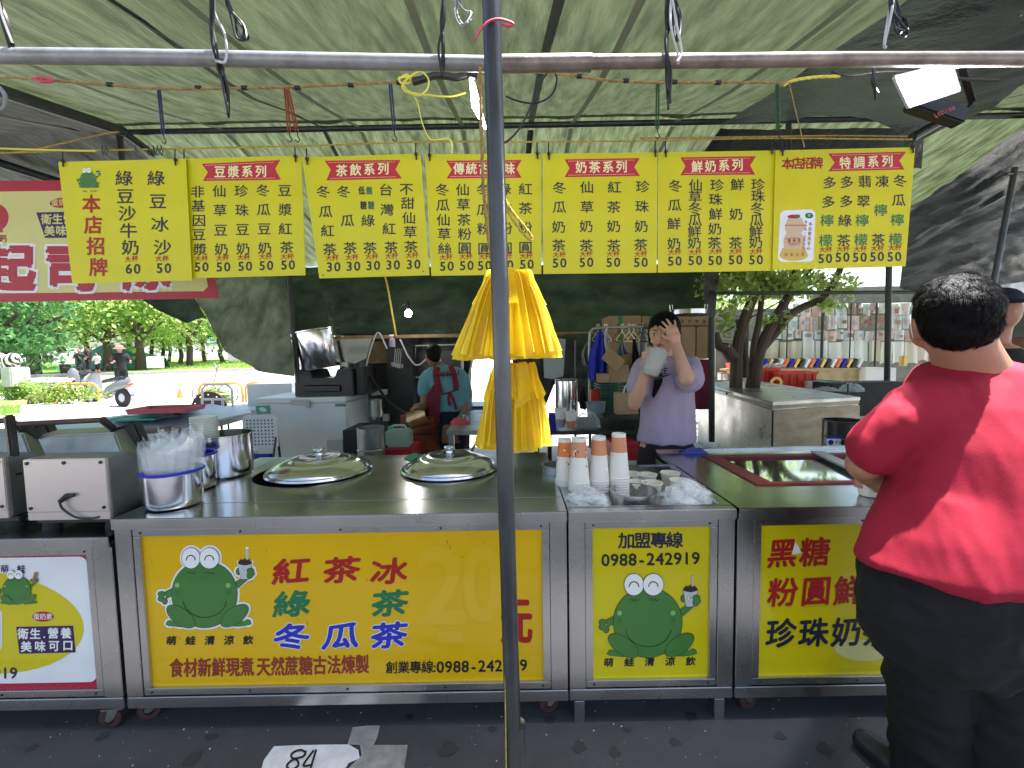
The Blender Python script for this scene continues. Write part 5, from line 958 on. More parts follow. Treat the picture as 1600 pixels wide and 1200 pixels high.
# steel work table with red cloth
wt = thing('work_table', 'stainless work table behind the upright pole', 'table', P(745, 720, 4.0)); q = [Z(698, 673, .80), Z(806, 673, .80), Z(806, 640, .80), Z(722, 641, .80)]
g = MB(); g.add([v_ for v_ in q]+[v_-Vector((0, 0, .035)) for v_ in q], [(0, 1, 2, 3), (7, 6, 5, 4)]+[(i, 4+i, 4+(i+1) % 4, (i+1) % 4) for i in range(4)]); g.build('table_top', 'steel_dull', wt)
for k in (0, 1): g = MB(); w = q[k]+Vector((.03*(1 if k == 0 else -1), .03, 0)); g.box(w.x-.02, w.x+.02, w.y, w.y+.04, .02, .765); g.build('leg', 'steel_dull', wt)
g = MB(); g.bar(q[0]+Vector((.1, .04, -.36)), q[0]+Vector((.26, .04, -.04)), .02); g.build('brace', 'steel_dull', wt)
cloth(718, 662, .80, .085, .05, .05, 'pink_ribbon', 'crumpled red rag on the stainless work table', 7, 'rag', 'rag'); pcyl(723, 735, 647, 664, 3.95, 'steel_bright', 'small steel can beside the red rag', 'can', 'steel_can')
t = thing('wash_basin', 'steel basin cabinet left of the lower yellow bags', 'basin', P(760, 660, 5.2)); g = MB(); a, b = P(731, 660, 5.2), P(800, 636, 5.2); g.box(a.x, b.x, 5.2, 5.7, a.z-.15, b.z-.0); g.build('tub', 'blue_grey', t, bevel=.01); g = MB(); g.box(a.x-.01, b.x, 5.18, 5.7, b.z+.002, b.z+.02); g.build('rim', 'steel_dark', t)
# centre: boiler, plastic, cups, bag, rail with clothes, crates, boxes
pcyl(868, 903, 592, 652, 4.3, 'steel_bright', 'tall steel cylinder boiler behind the yellow bags', 'boiler', 'steel_boiler', [(.97, 'steel_dull')])
sheet('plastic_curtain', ([(848, 530, 4.6), (862, 528, 4.6), (884, 530, 4.6)], [(850, 590, 4.6), (862, 592, 4.6), (880, 588, 4.6)]), 'plastic_haze', 'hazy plastic film hanging behind the upper yellow bags', 0, 18, .04)
bt = thing('back_table', 'low steel table with cups behind the cup stacks', 'table', P(930, 700, 3.6)); q = [Z(838, 674, .80), Z(1000, 672, .80), Z(1000, 650, .80), Z(858, 652, .80)]
g = MB(); g.add([v_ for v_ in q]+[v_-Vector((0, 0, .03)) for v_ in q], [(0, 1, 2, 3), (7, 6, 5, 4)]+[(i, 4+i, 4+(i+1) % 4, (i+1) % 4) for i in range(4)]); g.build('table_top', 'steel_dark', bt)
for k in range(4): w = q[k]; g = MB(); g.box(w.x-.02, w.x+.02, w.y-.02, w.y+.02, .01, .768); g.build('leg', 'steel_dark', bt)
def tcup(px, py, Y, label, band, h=.13, straw=False, mm='white'):
    c = P(px, py, Y); o = thing('drink_cup', label, 'cup', c); g = MB(); g.lathe([(.001, 0), (.030, 0), (.042, h*.45)], c, 28, 1 if band else 0); g.lathe([(.042, h*.45), (.045, h), (.041, h), (.04, h-.01), (.001, h-.01)] if False else [(.036, h*.45), (.045, h), (.047, h+.004), (.001, h+.008)], c, 28, 0); g.build('cup', [mm, band or mm], o)
    if straw: g = MB(); g.tube([c+Vector((0, 0, h)), c+Vector((.002, 0, h+.09))], .004, 8); g.build('straw', 'white', o)
tcup(876, 667, 3.35, 'white paper cup printed with purple flowers behind the cup stacks', 'lavender', .135); tcup(892, 668, 3.3, 'white and orange cup with a straw on the back table', 'cup_orange', .115, True)
pbox('patterned_carton', 'blue_cloth', 858, 869, 646, 672, 3.5, .05, 'small blue and white patterned carton beside the flowered cup', 'carton', bevel=.002)
q = Z(918, 668, .80); crumple('plastic_bag', 'clear knotted plastic bag on the back table', 'bag', (q.x, q.y, .80), (.11, .08, .13), 0, 'plastic_clear', 11)
cr = thing('clothes_rail', 'steel clothes rail with hangers left of the young woman', 'clothes rail', P(965, 690, 4.2))
g = MB(); g.tube(wave([P(922, 700, 4.2), P(921, 600, 4.2), P(921, 530, 4.2), P(924, 517, 4.2), P(934, 513, 4.2), P(980, 511, 4.2), P(1020, 511, 4.2)]), .014, 10); g.build('rail_tube', 'steel_dull', cr); g = MB(); g.tube([P(899, 532, 4.3), P(899, 700, 4.3)], .012, 8); g.tube([P(880, 523, 4.3), P(925, 522, 4.3)], .008, 8); g.build('side_post', 'steel_dark', cr)
def hang(px, y0, y1, w, Y, m, name, label, cat, seed=0):
    g = MB(); s = Y/FPX; a = P(px, y0, Y); H = a.z-P(px, y1, Y).z
    g.grid(lambda u, v: (a.x+(u-.5)*w*s*(.25+.75*min(1, v*2.2))+.01*math.sin(v*5+seed), Y+.035*math.sin(u*15+seed)*(.3+v), a.z-H*v*(1-.12*abs(u-.5))), 22, 10); single(g, name, m, label, cat, solid=.004)
hang(936, 518, 598, 30, 4.15, 'blue_cloth', 'blue_cloth', 'bright blue cloth hanging on the clothes rail', 'cloth', 1); hang(917, 535, 572, 12, 4.25, 'grey_cloth', 'grey_glove', 'grey gloves hanging left of the clothes rail post', 'gloves', 2)
hang(948, 512, 560, 6, 4.15, 'lightgrey', 'white_strap', 'white strap hanging right of the blue cloth', 'strap', 3); hang(973, 535, 575, 22, 4.2, 'blue_grey', 'jeans', 'grey-blue jeans hanging in front of the cardboard', 'jeans', 4); hang(992, 530, 600, 14, 4.1, 'black_cloth', 'dark_jacket', 'dark jacket hanging beside the young woman', 'jacket', 5); hang(1003, 505, 550, 20, 4.25, 'lightgrey', 'striped_shirt', 'pale shirt hanging behind the young woman', 'shirt', 6)
hg = 0
for px, col_ in ((934, 'lightgrey'), (946, 'white'), (966, 'brown_red'), (972, 'cream_ink'), (983, 'white'), (990, 'cream_ink'), (1000, 'black'), (1008, 'black')):
    a = P(px, 511, 4.2); g = MB(); g.tube(wave([a+Vector((0, 0, -.02)), a+Vector((.015, 0, .02)), a+Vector((-.01, 0, .02)), a+Vector((0, 0, -.04)), a+Vector((-.05, .02, -.12)), a+Vector((.05, -.02, -.13)), a+Vector((0, 0, -.04))], 4), .0045, 5); single(g, 'clothes_hanger', col_, f'clothes hanger, number {"one two three four five six seven eight".split()[hg]} from the left on the rail', 'hanger', 'hangers on the clothes rail'); hg += 1
def cbox(px0, px1, py0, py1, Y, d, label, m='cardboard', tape=None, text=None, flaps=False):
    a = P(px0, py1, Y); b = P(px1, py0, Y); o = thing('cardboard_box', label, 'box', Vector(((a.x+b.x)/2, Y+d/2, a.z)), 'cardboard boxes'); g = MB(); g.box(a.x, b.x, Y, Y+d, a.z, b.z); g.build('carton', m, o, bevel=.003)
    if tape: g = MB(); x = a.x+(b.x-a.x)*tape; g.box(x-.025, x+.025, Y-.002, Y, a.z+(b.z-a.z)*.35, b.z); g.build('green_tape', 'green_ink', o)
    if text: g = MB(); line(g, Plane.y(Y), text[0], text[1], text[2], text[3], 0, bold=.01, lift=.002); g.build('lettering', 'ink_black', o)
    if flaps:
        g = MB(); g.bar(Vector((a.x, Y, b.z)), Vector((a.x+.06, Y-.05, b.z+.10)), .004, d*.8); g.bar(Vector((b.x, Y+.1, b.z)), Vector((b.x-.02, Y+.1, b.z+.09)), .004, d*.8); g.build('flap', m, o)
cbox(952, 1002, 493, 560, 4.9, .4, 'large taped cardboard box behind the clothes rail', tape=.35); cbox(1003, 1053, 493, 562, 4.92, .4, 'cardboard box behind the head of the young woman', tape=.3)
cbox(1056, 1108, 494, 509, 4.6, .45, 'flat cardboard box with printed characters under the steel lid', text=('易碎物品', (1066, 502), (1100, 502), 5)); cbox(1056, 1087, 510, 561, 4.6, .45, 'cardboard box with arrow print, left under the flat box', 'cardboard'); cbox(1088, 1106, 510, 561, 4.62, .45, 'narrow cardboard box with line print beside the dark post', 'cardboard')
t = thing('steamer_pan', 'shallow steel steamer with loop handles on top of the boxes', 'steamer', P(1075, 493, 4.7)); c0 = P(1074, 493, 4.8); g = MB(); g.lathe([(.001, 0), (.17, 0), (.19, .01), (.19, .055), (.2, .06), (.001, .07)], c0, 40); g.build('pan', 'steel_bright', t)
for s in (-1, 1): g = MB(); g.tube([c0+Vector((s*.19, -.03, .03)), c0+Vector((s*.2, -.03, .11)), c0+Vector((s*.17, -.03, .11)), c0+Vector((s*.17, -.03, .05))], .005, 6); g.build('handle', 'steel', t)
cbox(935, 952, 584, 598, 4.0, .25, 'small flat open carton on the green crate'); cbox(952, 983, 570, 598, 4.05, .25, 'open cardboard box with a raised flap on the green crate', flaps=True)
for k, (y0, y1) in enumerate([(599, 622), (623, 648)]):
    a = P(938, y1, 4.0); b = P(978, y0, 4.0); o = thing('plastic_crate', ['upper', 'lower'][k]+' dark green slotted plastic crate left of the young woman', 'crate', Vector(((a.x+b.x)/2, 4.15, a.z)), 'green crates'); n_ = 5; hh = (b.z-a.z)/n_
    for q_ in range(n_):
        g = MB(); z = a.z+hh*q_+.004; g.box(a.x, b.x, 4.0, 4.01, z, z+hh*.6); g.box(a.x, a.x+.01, 4.011, 4.3, z, z+hh*.6); g.box(b.x-.01, b.x, 4.011, 4.3, z, z+hh*.6); g.build('slat', 'green_crate', o)
    g = MB()
    for x in np.linspace(a.x+.006, b.x-.006, 6): g.box(x-.005, x+.005, 3.995, 4.0, a.z, b.z)
    g.box(a.x+.01, b.x-.01, 4.02, 4.29, a.z, a.z+.01); g.build('ribs', 'green_crate', o)
pcyl(916, 946, 628, 652, 3.7, 'blue_grey', 'blue-grey plastic bucket at the foot of the clothes rail', 'bucket', 'bucket', taper=.85); pbox('red_bag', 'red_plastic', 924, 938, 609, 628, 4.1, .1, 'small red bag behind the blue-grey bucket', 'bag')
hang(911, 606, 640, 13, 3.9, 'black_cloth', 'black_bag', 'black bag hanging left of the bucket', 'bag', 3)
t = thing('paper_bag', 'brown paper carrier bag beside the young woman', 'bag', P(982, 650, 3.5)); a, b = P(964, 648, 3.5), P(998, 614, 3.5); g = MB(); g.box(a.x, b.x, 3.5, 3.62, a.z, b.z); g.build('bag', 'kraft', t, bevel=.003); g = MB(); g.tube(wave([(a.x+.05, 3.5, b.z), (a.x+.07, 3.49, b.z+.06), (a.x+.12, 3.49, b.z+.06), (a.x+.13, 3.5, b.z)]), .006, 8); g.build('handle', 'paper', t)
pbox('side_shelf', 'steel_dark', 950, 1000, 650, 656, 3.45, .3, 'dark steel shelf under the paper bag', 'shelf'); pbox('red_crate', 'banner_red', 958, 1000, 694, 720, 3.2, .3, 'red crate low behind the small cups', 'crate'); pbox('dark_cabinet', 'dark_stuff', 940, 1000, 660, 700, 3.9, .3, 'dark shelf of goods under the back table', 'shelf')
pbox('maroon_crate', 'apron', 1060, 1110, 562, 640, 4.7, .3, 'dark maroon crate under the cardboard boxes', 'crate'); pipe(P(1112, 495, 4.5), P(1112, 690, 4.5), .03, 'dark_pipe', 'dark upright post right of the cardboard boxes')
rope([(1000, 590, 4.0), (1004, 520, 4.0), (1010, 512, 4.0), (1022, 512, 4.0)], 4.0, .012, 'dark_pipe', 'curved black pipe end of a second rail beside the young woman', 'pole', 'curved_pole')
# big steel cabinet on the right
A = Z(1207, 628, .93); B_ = Z(1345, 620, .93); Cc = Z(1090, 598, .93); Dd = B_+(Cc-A); kb = thing('chest_cabinet', 'large scratched stainless chest behind the glass-topped cart', 'chest', Vector((A.x, A.y, 0)))
def inset(pts, k): c = sum(pts, Vector())/4; return [c+(p-c)*k for p in pts]
F4 = [A, B_, Dd, Cc]
g = MB(); g.prism(inset(F4, .985), .03, .86); g.build('body', ['cabinet'], kb, bevel=.006); g = MB(); g.prism(F4, .895, .928); g.build('lid', 'cabinet', kb, bevel=.006); g = MB(); g.prism(inset(F4, .992), .863, .893); g.build('lid_trim', 'cabinet_tan', kb, bevel=.003)
a_, b_2 = A.lerp(B_, .012), B_.lerp(A, .012); n_ = (B_-A).cross(Vector((0, 0, 1))).normalized(); n_ = n_ if n_.y < 0 else -n_
def vz(v_, z): return Vector((v_.x, v_.y, z))
g = MB(); g.add([vz(a_+n_*.004, .04), vz(b_2+n_*.004, .04), vz(b_2+n_*.004, .85), vz(a_+n_*.004, .85)], [(0, 1, 2, 3)]); g.build('end_panel', 'cabinet_tan', kb)
g = MB(); m_ = A.lerp(Cc, .45); l_ = A.lerp(Cc, .97); nn = Vector((-(Cc-A).y, (Cc-A).x, 0)).normalized(); nn = nn if nn.x < 0 else -nn; g.tube([vz(m_, .90)+nn*.03, vz(l_, .90)+nn*.03], .014, 8); g.build('handle_rod', 'steel_dark', kb)
pcyl(1289, 1345, 656, 712, 3.35, 'steel_dark', 'squat dark steel pot with a blue label behind the glass-topped cart', 'pot', 'steel_pot', [(.55, 'steel_dull')])
g = MB(); pll = Plane.y(3.25); shape(g, pll, [(1291, 681), (1325, 682), (1325, 697), (1291, 697)], 0, .001); shape(g, pll, [(1291, 681), (1325, 682), (1325, 686), (1291, 685)], 1, .002); shape(g, pll, ov(1298, 691, 4, 4), 1, .002); line(g, pll, '不銹鋼', (1307, 691), (1320, 692), 5, 1, bold=.01, lift=.003); single(g, 'pot_label', ['white', 'blue_cloth'], 'blue and white label on the squat dark pot', 'label')

# ================================================================== left side: tables, trays, chair
tq = [Z(120, 712, .76), Z(392, 642, .76), Z(330, 631, .76), Z(30, 668, .76)]
t = thing('folding_table', 'long pale blue folding table crossing from the waffle machine to the freezer', 'table', sum(tq, Vector())/4-Vector((0, 0, .76)))
g = MB(); g.add(tq+[v_-Vector((0, 0, .03)) for v_ in tq], [(0, 1, 2, 3), (7, 6, 5, 4)]+[(i, 4+i, 4+(i+1) % 4, (i+1) % 4) for i in range(4)]); g.build('table_top', 'blue_table', t)
g = MB(); g.bar(tq[0]-Vector((0, 0, .05)), tq[1]-Vector((0, 0, .05)), .02, .06); g.build('edge_strip', 'grey', t)
for k, f_ in ((0, .10), (0, .55), (0, .97), (3, .2), (3, .9)):
    w = (tq[0].lerp(tq[1], f_) if k == 0 else tq[3].lerp(tq[2], f_)); g = MB(); g.tube([w-Vector((0, 0, .05)), vz(w, .01)], .014, 8); g.build('leg', 'dark_pipe', t)
g = MB(); g.tube([tq[0].lerp(tq[1], .55)-Vector((0, 0, .08)), tq[0].lerp(tq[1], .78)-Vector((0, 0, .35)), tq[0].lerp(tq[1], .97)-Vector((0, 0, .12))], .012, 8); g.build('brace', 'dark_pipe', t)
tq2 = [Z(345, 646, .74), Z(408, 640, .74), Z(400, 630, .74), Z(355, 633, .74)]; t = thing('folding_table', 'second pale folding table touching the chest freezer', 'table', sum(tq2, Vector())/4-Vector((0, 0, .74))); g = MB(); g.add(tq2+[v_-Vector((0, 0, .03)) for v_ in tq2], [(0, 1, 2, 3), (7, 6, 5, 4)]+[(i, 4+i, 4+(i+1) % 4, (i+1) % 4) for i in range(4)]); g.build('table_top', 'blue_table', t)
for k in range(4): g = MB(); w = tq2[k]; g.tube([w-Vector((0, 0, .031)), vz(w, .01)], .014, 8); g.build('leg', 'dark_pipe', t)
# trays
def tray(px, py, z, w, d, h, m, label, yaw=.3, group='stacked red trays', taper=.93):
    c = Z(px, py, z); R = Matrix.Rotation(yaw, 3, 'Z'); g = MB(); a = []
    for q_, zz in ((taper, 0), (1, h), (.96, h), (taper*.95, .006)): a.append([c+R@Vector((sx*w/2*q_, sy*d/2*q_, zz)) for sx, sy in ((-1, -1), (1, -1), (1, 1), (-1, 1))])
    g.rings(a, 0, True, False); return single(g, 'serving_tray', m, label, 'tray', group)
for k in range(5): tray(262, 643, .77+k*.028, .55, .36, .05, 'brown_tray' if k < 4 else 'pink_tray', ['lowest', 'second', 'third', 'fourth', 'topmost pink-edged'][k]+' tray of the red-brown stack on the long table', .12)
for k, (m, nm) in enumerate([('banner_red', 'flat crimson tray at the bottom of the low pile'), ('white', 'white tray in the middle of the low pile'), ('green_tray', 'green tray on top of the low pile')]): tray(222-k*2, 655, .77+k*.018, .48, .30, .022, m, nm, .12, 'low pile of trays')
o_ = crumple('plastic_bag', 'crumpled printed plastic bag beside the green tray', 'bag', tuple(Z(258, 653, .79)), (.13, .06, .05), 0, 'plastic_clear', 21)
# objects under the long table
t = thing('sack', 'reddish brown sack under the long table', 'sack', Z(235, 700, .35)); g = MB(); g.ell(P(238, 688, 4.0), (.28, .2, .11), 24, 12); g.ell(P(262, 683, 4.1), (.16, .15, .1), 20, 10); g.build('sack_body', 'brown_tray', t)
pbox('cool_box', 'white', 110, 235, 676, 700, 4.6, .5, 'white tub under the long table', 'tub')
# perforated folding chair
t = thing('folding_chair', 'pale folding chair with a perforated plastic back against the freezer', 'chair', P(412, 712, 4.4)); a = P(381, 702, 4.4); b = P(432, 649, 4.4); cxx, czz = (a.x+b.x)/2, (a.z+b.z)/2; W, H = b.x-a.x, b.z-a.z
bm_ = MB(); pts = []
for sx, sz, t0 in ((1, 1, 0), (-1, 1, PI/2), (-1, -1, PI), (1, -1, 1.5*PI)): pts += [(cxx+sx*(W/2-.04)+.04*math.cos(t0+k*PI/10), 4.4, czz+sz*(H/2-.04)+.04*math.sin(t0+k*PI/10)) for k in range(6)]
n_ = len(pts); bm_.add(pts+[(x, y+.02, z) for x, y, z in pts], [tuple(range(n_)), tuple(range(2*n_-1, n_-1, -1))]+[(i, n_+i, n_+(i+1) % n_, (i+1) % n_) for i in range(n_)]); bm_.build('backrest', 'lightgrey' if False else 'blue_grey_light', t) if 'blue_grey_light' in M else bm_.build('backrest', 'white_metal', t)
g = MB()
for i in range(8):
    for j in range(8): x = cxx-W*.36+W*.72*i/7; z = czz-H*.36+H*.72*j/7; g.box(x-.007, x+.007, 4.3975, 4.3992, z-.007, z+.007)
struct(g.build('holes', 'ink', t), 'stuff')
for s in (-1, 1): g = MB(); g.tube([(cxx+s*W*.42, 4.43, czz+H*.3), (cxx+s*W*.46, 4.5, .02)], .012, 8); g.build('leg', 'dark_pipe', t)
g = MB(); g.tube([(cxx+W*.6, 4.3, czz-H*.1), (cxx+W*.42, 4.35, czz-H*.75)], .012, 8); g.build('arm_tube', 'steel', t)
g = MB(); g.box(cxx-W*.42, cxx+W*.42, 4.05, 4.38, .43, .46); g.build('seat', 'blue_cloth', t, bevel=.01)
# second chair silhouette and round board by the street
t = thing('garden_chair', 'white tubular chair behind the long table', 'chair', P(340, 640, 6.2))
for q_ in ([(316, 640), (316, 608), (322, 601), (356, 601), (362, 608), (364, 640)], [(318, 624), (362, 624)], [(332, 624), (332, 640)], [(348, 624), (348, 640)]): g = MB(); pp = [P(x, y, 6.2) for x, y in q_]; g.tube(pp, .016, 8); g.build('chair_tube', 'barrier_white', t)
g = MB(); g.box(P(316, 640, 6.2).x, P(364, 640, 6.2).x, 6.1, 6.5, P(340, 643, 6.2).z, P(340, 640, 6.2).z); g.build('seat', 'barrier_white', t)
t = thing('dark_stool', 'dark brown round board with rivets leaning behind the white chair', 'board', P(328, 640, 6.6)); c0 = P(328, 640, 6.6); g = MB(); g.lathe([(.001, -.015), (.27, -.015), (.27, .015), (.001, .015)], c0, 36, R=Matrix.Rotation(PI/2, 3, 'X')); g.build('disc', 'wood_dark', t)
for k in range(5): a_ = .4+k*.58; g = MB(); g.ell(c0+Vector((.22*math.cos(a_), -.02, .22*math.sin(a_))), (.012, .008, .012), 8, 6); g.build('rivet', 'white', t)
# ================================================================== the street on the left
def B(px, Y, dz=0): x = P(px, 565, Y).x; return Vector((x, Y, terrain(x, Y)+dz))
g = MB(); ga = [(-70, 26), (-33, 26.5), (-24, 28.5), (-17, 32), (-13, 40), (-11, 60), (-70, 60)]
g.add([(x, y, terrain(x, y)+.06+.012*max(0, y-28)) for x, y in ga], [tuple(range(7))]); struct(g.build('lawn', 'grass'))
g = MB()
for i in range(5):
    a, b = ga[i], ga[i+1]
    if i == 0: a = (-70, 26)
    g.bar((a[0], a[1], terrain(*a)+.08), (b[0], b[1], terrain(*b)+.08), .35, .22)
struct(g.build('kerb', 'kerb'))
g = MB(); gb = [(-30, 8.2), (-11.5, 8.6), (-10.4, 10.2), (-12.5, 13), (-30, 17)]; g.add([(x, y, terrain(x, y)+.05) for x, y in gb], [tuple(range(5))]); struct(g.build('near_lawn', 'grass'))
g = MB()
for i in range(3): a, b = gb[i], gb[i+1]; g.bar((a[0], a[1], terrain(*a)+.05), (b[0], b[1], terrain(*b)+.05), .22, .2)
struct(g.build('near_kerb', 'kerb'))
def tufts(name, reg, n, h, m='leaf_light', lift=.05):
    g = MB(); x = RNG.uniform(reg[0], reg[1], n); y = RNG.uniform(reg[2], reg[3], n)
    for a, b in zip(x, y):
        z = terrain(a, b)+lift+.012*max(0, b-28); q = RNG.uniform(0, 6.28); w = h*.25; hh = h*RNG.uniform(.5, 1.2); g.add([(a-w*math.cos(q), b-w*math.sin(q), z), (a+w*math.cos(q), b+w*math.sin(q), z), (a+RNG.uniform(-w, w), b, z+hh)], [(0, 1, 2)])
    struct(g.build(name, m), 'stuff')
tufts('grass', (-22, -11.8, 8.8, 12), 5000, .09); tufts('grass', (-48, -18, 33, 46), 7000, .22)
def leaves(g, c, rad, n, s, seed, m=0, hollow=.35, clumps=14):
    """small two-triangle leaves gathered in clumps through the crown's volume"""
    rg = np.random.default_rng(seed); cc = rg.normal(size=(clumps, 3)); cc /= np.linalg.norm(cc, axis=1)[:, None]; cc = np.array(c)+cc*np.array(rad)*rg.uniform(hollow, .95, (clumps, 1))
    k = rg.integers(0, clumps, n); p = cc[k]+rg.normal(size=(n, 3))*np.array(rad)*.24
    u = rg.normal(size=(n, 3)); u /= np.linalg.norm(u, axis=1)[:, None]; w = np.cross(u, rg.normal(size=(n, 3))); w /= np.linalg.norm(w, axis=1)[:, None]; ss = s*rg.uniform(.5, 1.2, (n, 1))
    q = np.stack([p-u*ss, p+w*ss*.5, p+u*ss, p-w*ss*.5], 1).reshape(-1, 3)
    base = len(g.v); g.v.extend(map(tuple, q.tolist())); g.f.extend([(base+4*i, base+4*i+1, base+4*i+2, base+4*i+3) for i in range(n)]); g.m.extend([m]*n); g.s.extend([False]*n)
def limb(g, a, b, r0, r1, seed=0, n=6, wob=.06):
    rg = random.Random(seed); a = Vector(a); b = Vector(b); L = (b-a).length; pts = [a.lerp(b, i/n)+Vector((rg.uniform(-1, 1), rg.uniform(-1, 1), rg.uniform(-.4, .4)))*wob*L*(1 if 0 < i < n else 0) for i in range(n+1)]
    pts = wave(pts, 3); k = len(pts); g.tube(pts, [r0+(r1-r0)*i/(k-1) for i in range(k)], 8); return pts
def tree(px, Y, r, zc, rad, lf, n, s, seed, label, name='street_tree', cat='tree', group='street trees on the lawn', low=0):
    b = B(px, Y, .3); t = thing(name, label, cat, b, group); g = MB(); top = b+Vector((random.uniform(-.4, .4), 0, zc-b.z)); g_pts = limb(g, b-Vector((0, 0, .4)), top, r, r*.5, seed, 6, .03); mid = g_pts[len(g_pts)//2]
    for k in range(5): a = k*1.3+seed; q = top+Vector((math.cos(a)*rad[0]*.6, math.sin(a)*rad[1]*.6, rad[2]*random.uniform(-.1, .6))); limb(g, mid.lerp(top, .2+.12*k), q, r*.45, r*.12, seed+k, 4, .08)
    g.build('trunk', 'bark_far', t); g = MB(); leaves(g, (b.x, Y, zc+rad[2]*.55), rad, n, s, seed, 0, clumps=22)
    if low: leaves(g, (b.x+low, Y-.5, zc-.9), (rad[0]*.6, rad[1]*.6, .7), n//4, s, seed+50, 0, clumps=6)
    g.build('crown', lf, t); return t
TL = ['tree with a thick dark trunk at the far left of the lawn', 'tree with a straight dark trunk left of the two men in black', 'slim forked tree directly behind the two men in black', 'tree with a stout trunk right of the two men in black', 'forked tree between two stout trunks', 'tree with the stoutest trunk, right of the person in the pink hat', 'thin forked tree behind the white box', 'thin straight tree right of the white box', 'thinner tree second right of the white box', 'slender dark tree left of the yellow guy line', 'tree with a dark trunk under the tarpaulin flap', 'small tree behind the brick planter', 'thin dark tree beside the curtain edge']
for k, (px, Y, r) in enumerate([(51, 29, .42), (104, 30, .30), (138, 38, .2), (168, 32, .30), (201, 38, .22), (219, 33, .36), (237, 42, .2), (254, 44, .2), (266, 46, .17), (283, 40, .2), (296, 37, .27), (321, 44, .2), (347, 42, .22)]):
    tree(px, Y, r, 4.2+random.uniform(-.2, .5), (3.3, 3, 3.2), 'leaf_light' if k % 3 else 'leaf', 3000, .20, 20+k, TL[k])
tree(8, 21, .35, 3.2, (3.6, 3, 3), 'leaf_dark', 6500, .17, 77, 'dark green broad tree leaning in at the left edge of the photo', group=None, low=1.8)
# far wall, low building, sheds
g = MB(); g.box(-110, -8, 74, 76, 0, 3.6); single(g, 'long_wall', 'far_wall', 'long bright low wall far behind the street trees', 'wall')
g = MB(); g.box(-60, -20, 95, 110, 0, 11); single(g, 'distant_building', 'far_wall', 'pale distant building behind the street trees', 'building')
t = thing('blue_tent', 'blue-roofed open tent far behind the tarpaulin flap', 'tent', B(350, 48)); b = B(350, 48); g = MB(); g.add([b+Vector(q) for q in ((-4, 0, 2.3), (4, 0, 2.3), (4, 4, 2.3), (-4, 4, 2.3), (0, 2, 3.8))], [(0, 1, 4), (1, 2, 4), (2, 3, 4), (3, 0, 4)]); g.build('canopy', 'blue_roof', t)
for sx in (-3.9, 3.9): g = MB(); g.tube([b+Vector((sx, 0, 0)), b+Vector((sx, 0, 2.3))], .07, 6); g.build('post', 'blue_roof', t)
t = thing('green_tent', 'low teal-green tarpaulin tent among the trunks', 'tent', B(178, 34)); b = B(178, 34, .2); g = MB(); g.grid(lambda u, v: b+Vector((-3.4+6.8*u, -1+2*v+.2*math.sin(u*9), 1.75*math.sin(PI*min(1, max(0, .1+.8*u)))*.9+.15*math.sin(u*14)+.1 if 0 < v < 1 else 0)), 20, 6); g.build('canopy', 'tent_green', t, sharp=.4)
def blk(px0, px1, py0, py1, Y, d, m, name, label, cat, group=None): return pbox(name, m, px0, px1, py0, py1, Y, d, label, cat, group, bevel=.03)
blk(83, 102, 552, 569, 27, .6, 'white', 'utility_box', 'pale utility box left of the two men in black', 'utility box'); blk(228, 246, 557, 575, 25, .5, 'white', 'utility_box', 'white utility box on the kerb right of the person in the pink hat', 'utility box')
blk(0, 17, 574, 605, 14, .6, 'cement', 'utility_box', 'grey concrete box at the left edge beside the zebra figure', 'utility box'); blk(355, 393, 549, 563, 27, 1.2, 'cement', 'stone_planter', 'pale stone block planter near the curtain edge', 'planter'); blk(65, 84, 555, 566, 36, 1, 'rust_rubber', 'red_box', 'small dull red box far behind the trunks', 'box')
g = MB()
for k in range(16): a = B(150+k*11, 46, .2); g.box(a.x-.6, a.x+.6, 46, 46.4, a.z, a.z+.8)
# planter with hedge and orange barrier
def planter(px, Y, w, label, hs, seed, blk_h=.5):
    b = B(px, Y); t = thing('hedge_planter', label, 'planter', b, 'street planters'); g = MB(); g.box(b.x-w/2, b.x+w/2, Y-.25, Y+.25, b.z, b.z+blk_h); g.build('trough', 'white', t, bevel=.02)
    g = MB(); leaves(g, (b.x, Y, b.z+blk_h+hs*.45), (w*.48, .28, hs*.6), 1800, .035, seed, 0, hollow=.1, clumps=26); g.build('hedge', 'hedge', t)
planter(97, 8.6, 1.25, 'white trough planter with a yellow-green hedge at the left', .42, 3); planter(337, 9.5, .8, 'small hedge planter behind the white garden chair', .3, 5, .35)
def barrier(px0, px1, Y, h, label):
    a, b = B(px0, Y), B(px1, Y); t = thing('barrier_rail', label, 'barrier', (a+b)/2, 'orange and white barriers'); g = MB(); r = .12
    q = [a, a+Vector((0, 0, h-r)), a+Vector((r*.4, 0, h-r*.3)), a+Vector((r, 0, h)), b+Vector((-r, 0, h)), b+Vector((-r*.4, 0, h-r*.3)), b+Vector((0, 0, h-r)), b]; g.tube(q, .024, 10); g.build('hoop', 'orange_paint', t); g = MB(); g.tube([a+Vector((0, 0, h*.72)), b+Vector((0, 0, h*.72))], .016, 8); g.build('cross_rail', 'barrier_white', t)
    for w in (a, b): g = MB(); g.tube([w+Vector((0, -.002, h*.35)), w+Vector((0, -.002, h*.5))], .026, 10); g.build('reflective_band', 'barrier_white', t)
barrier(84, 150, 8.9, .86, 'orange and white hoop barrier in front of the scooter'); barrier(308, 376, 9.2, .80, 'orange and white hoop barrier behind the white garden chair'); barrier(381, 452, 9.2, .80, 'orange and white hoop barrier left of the white cabinet')
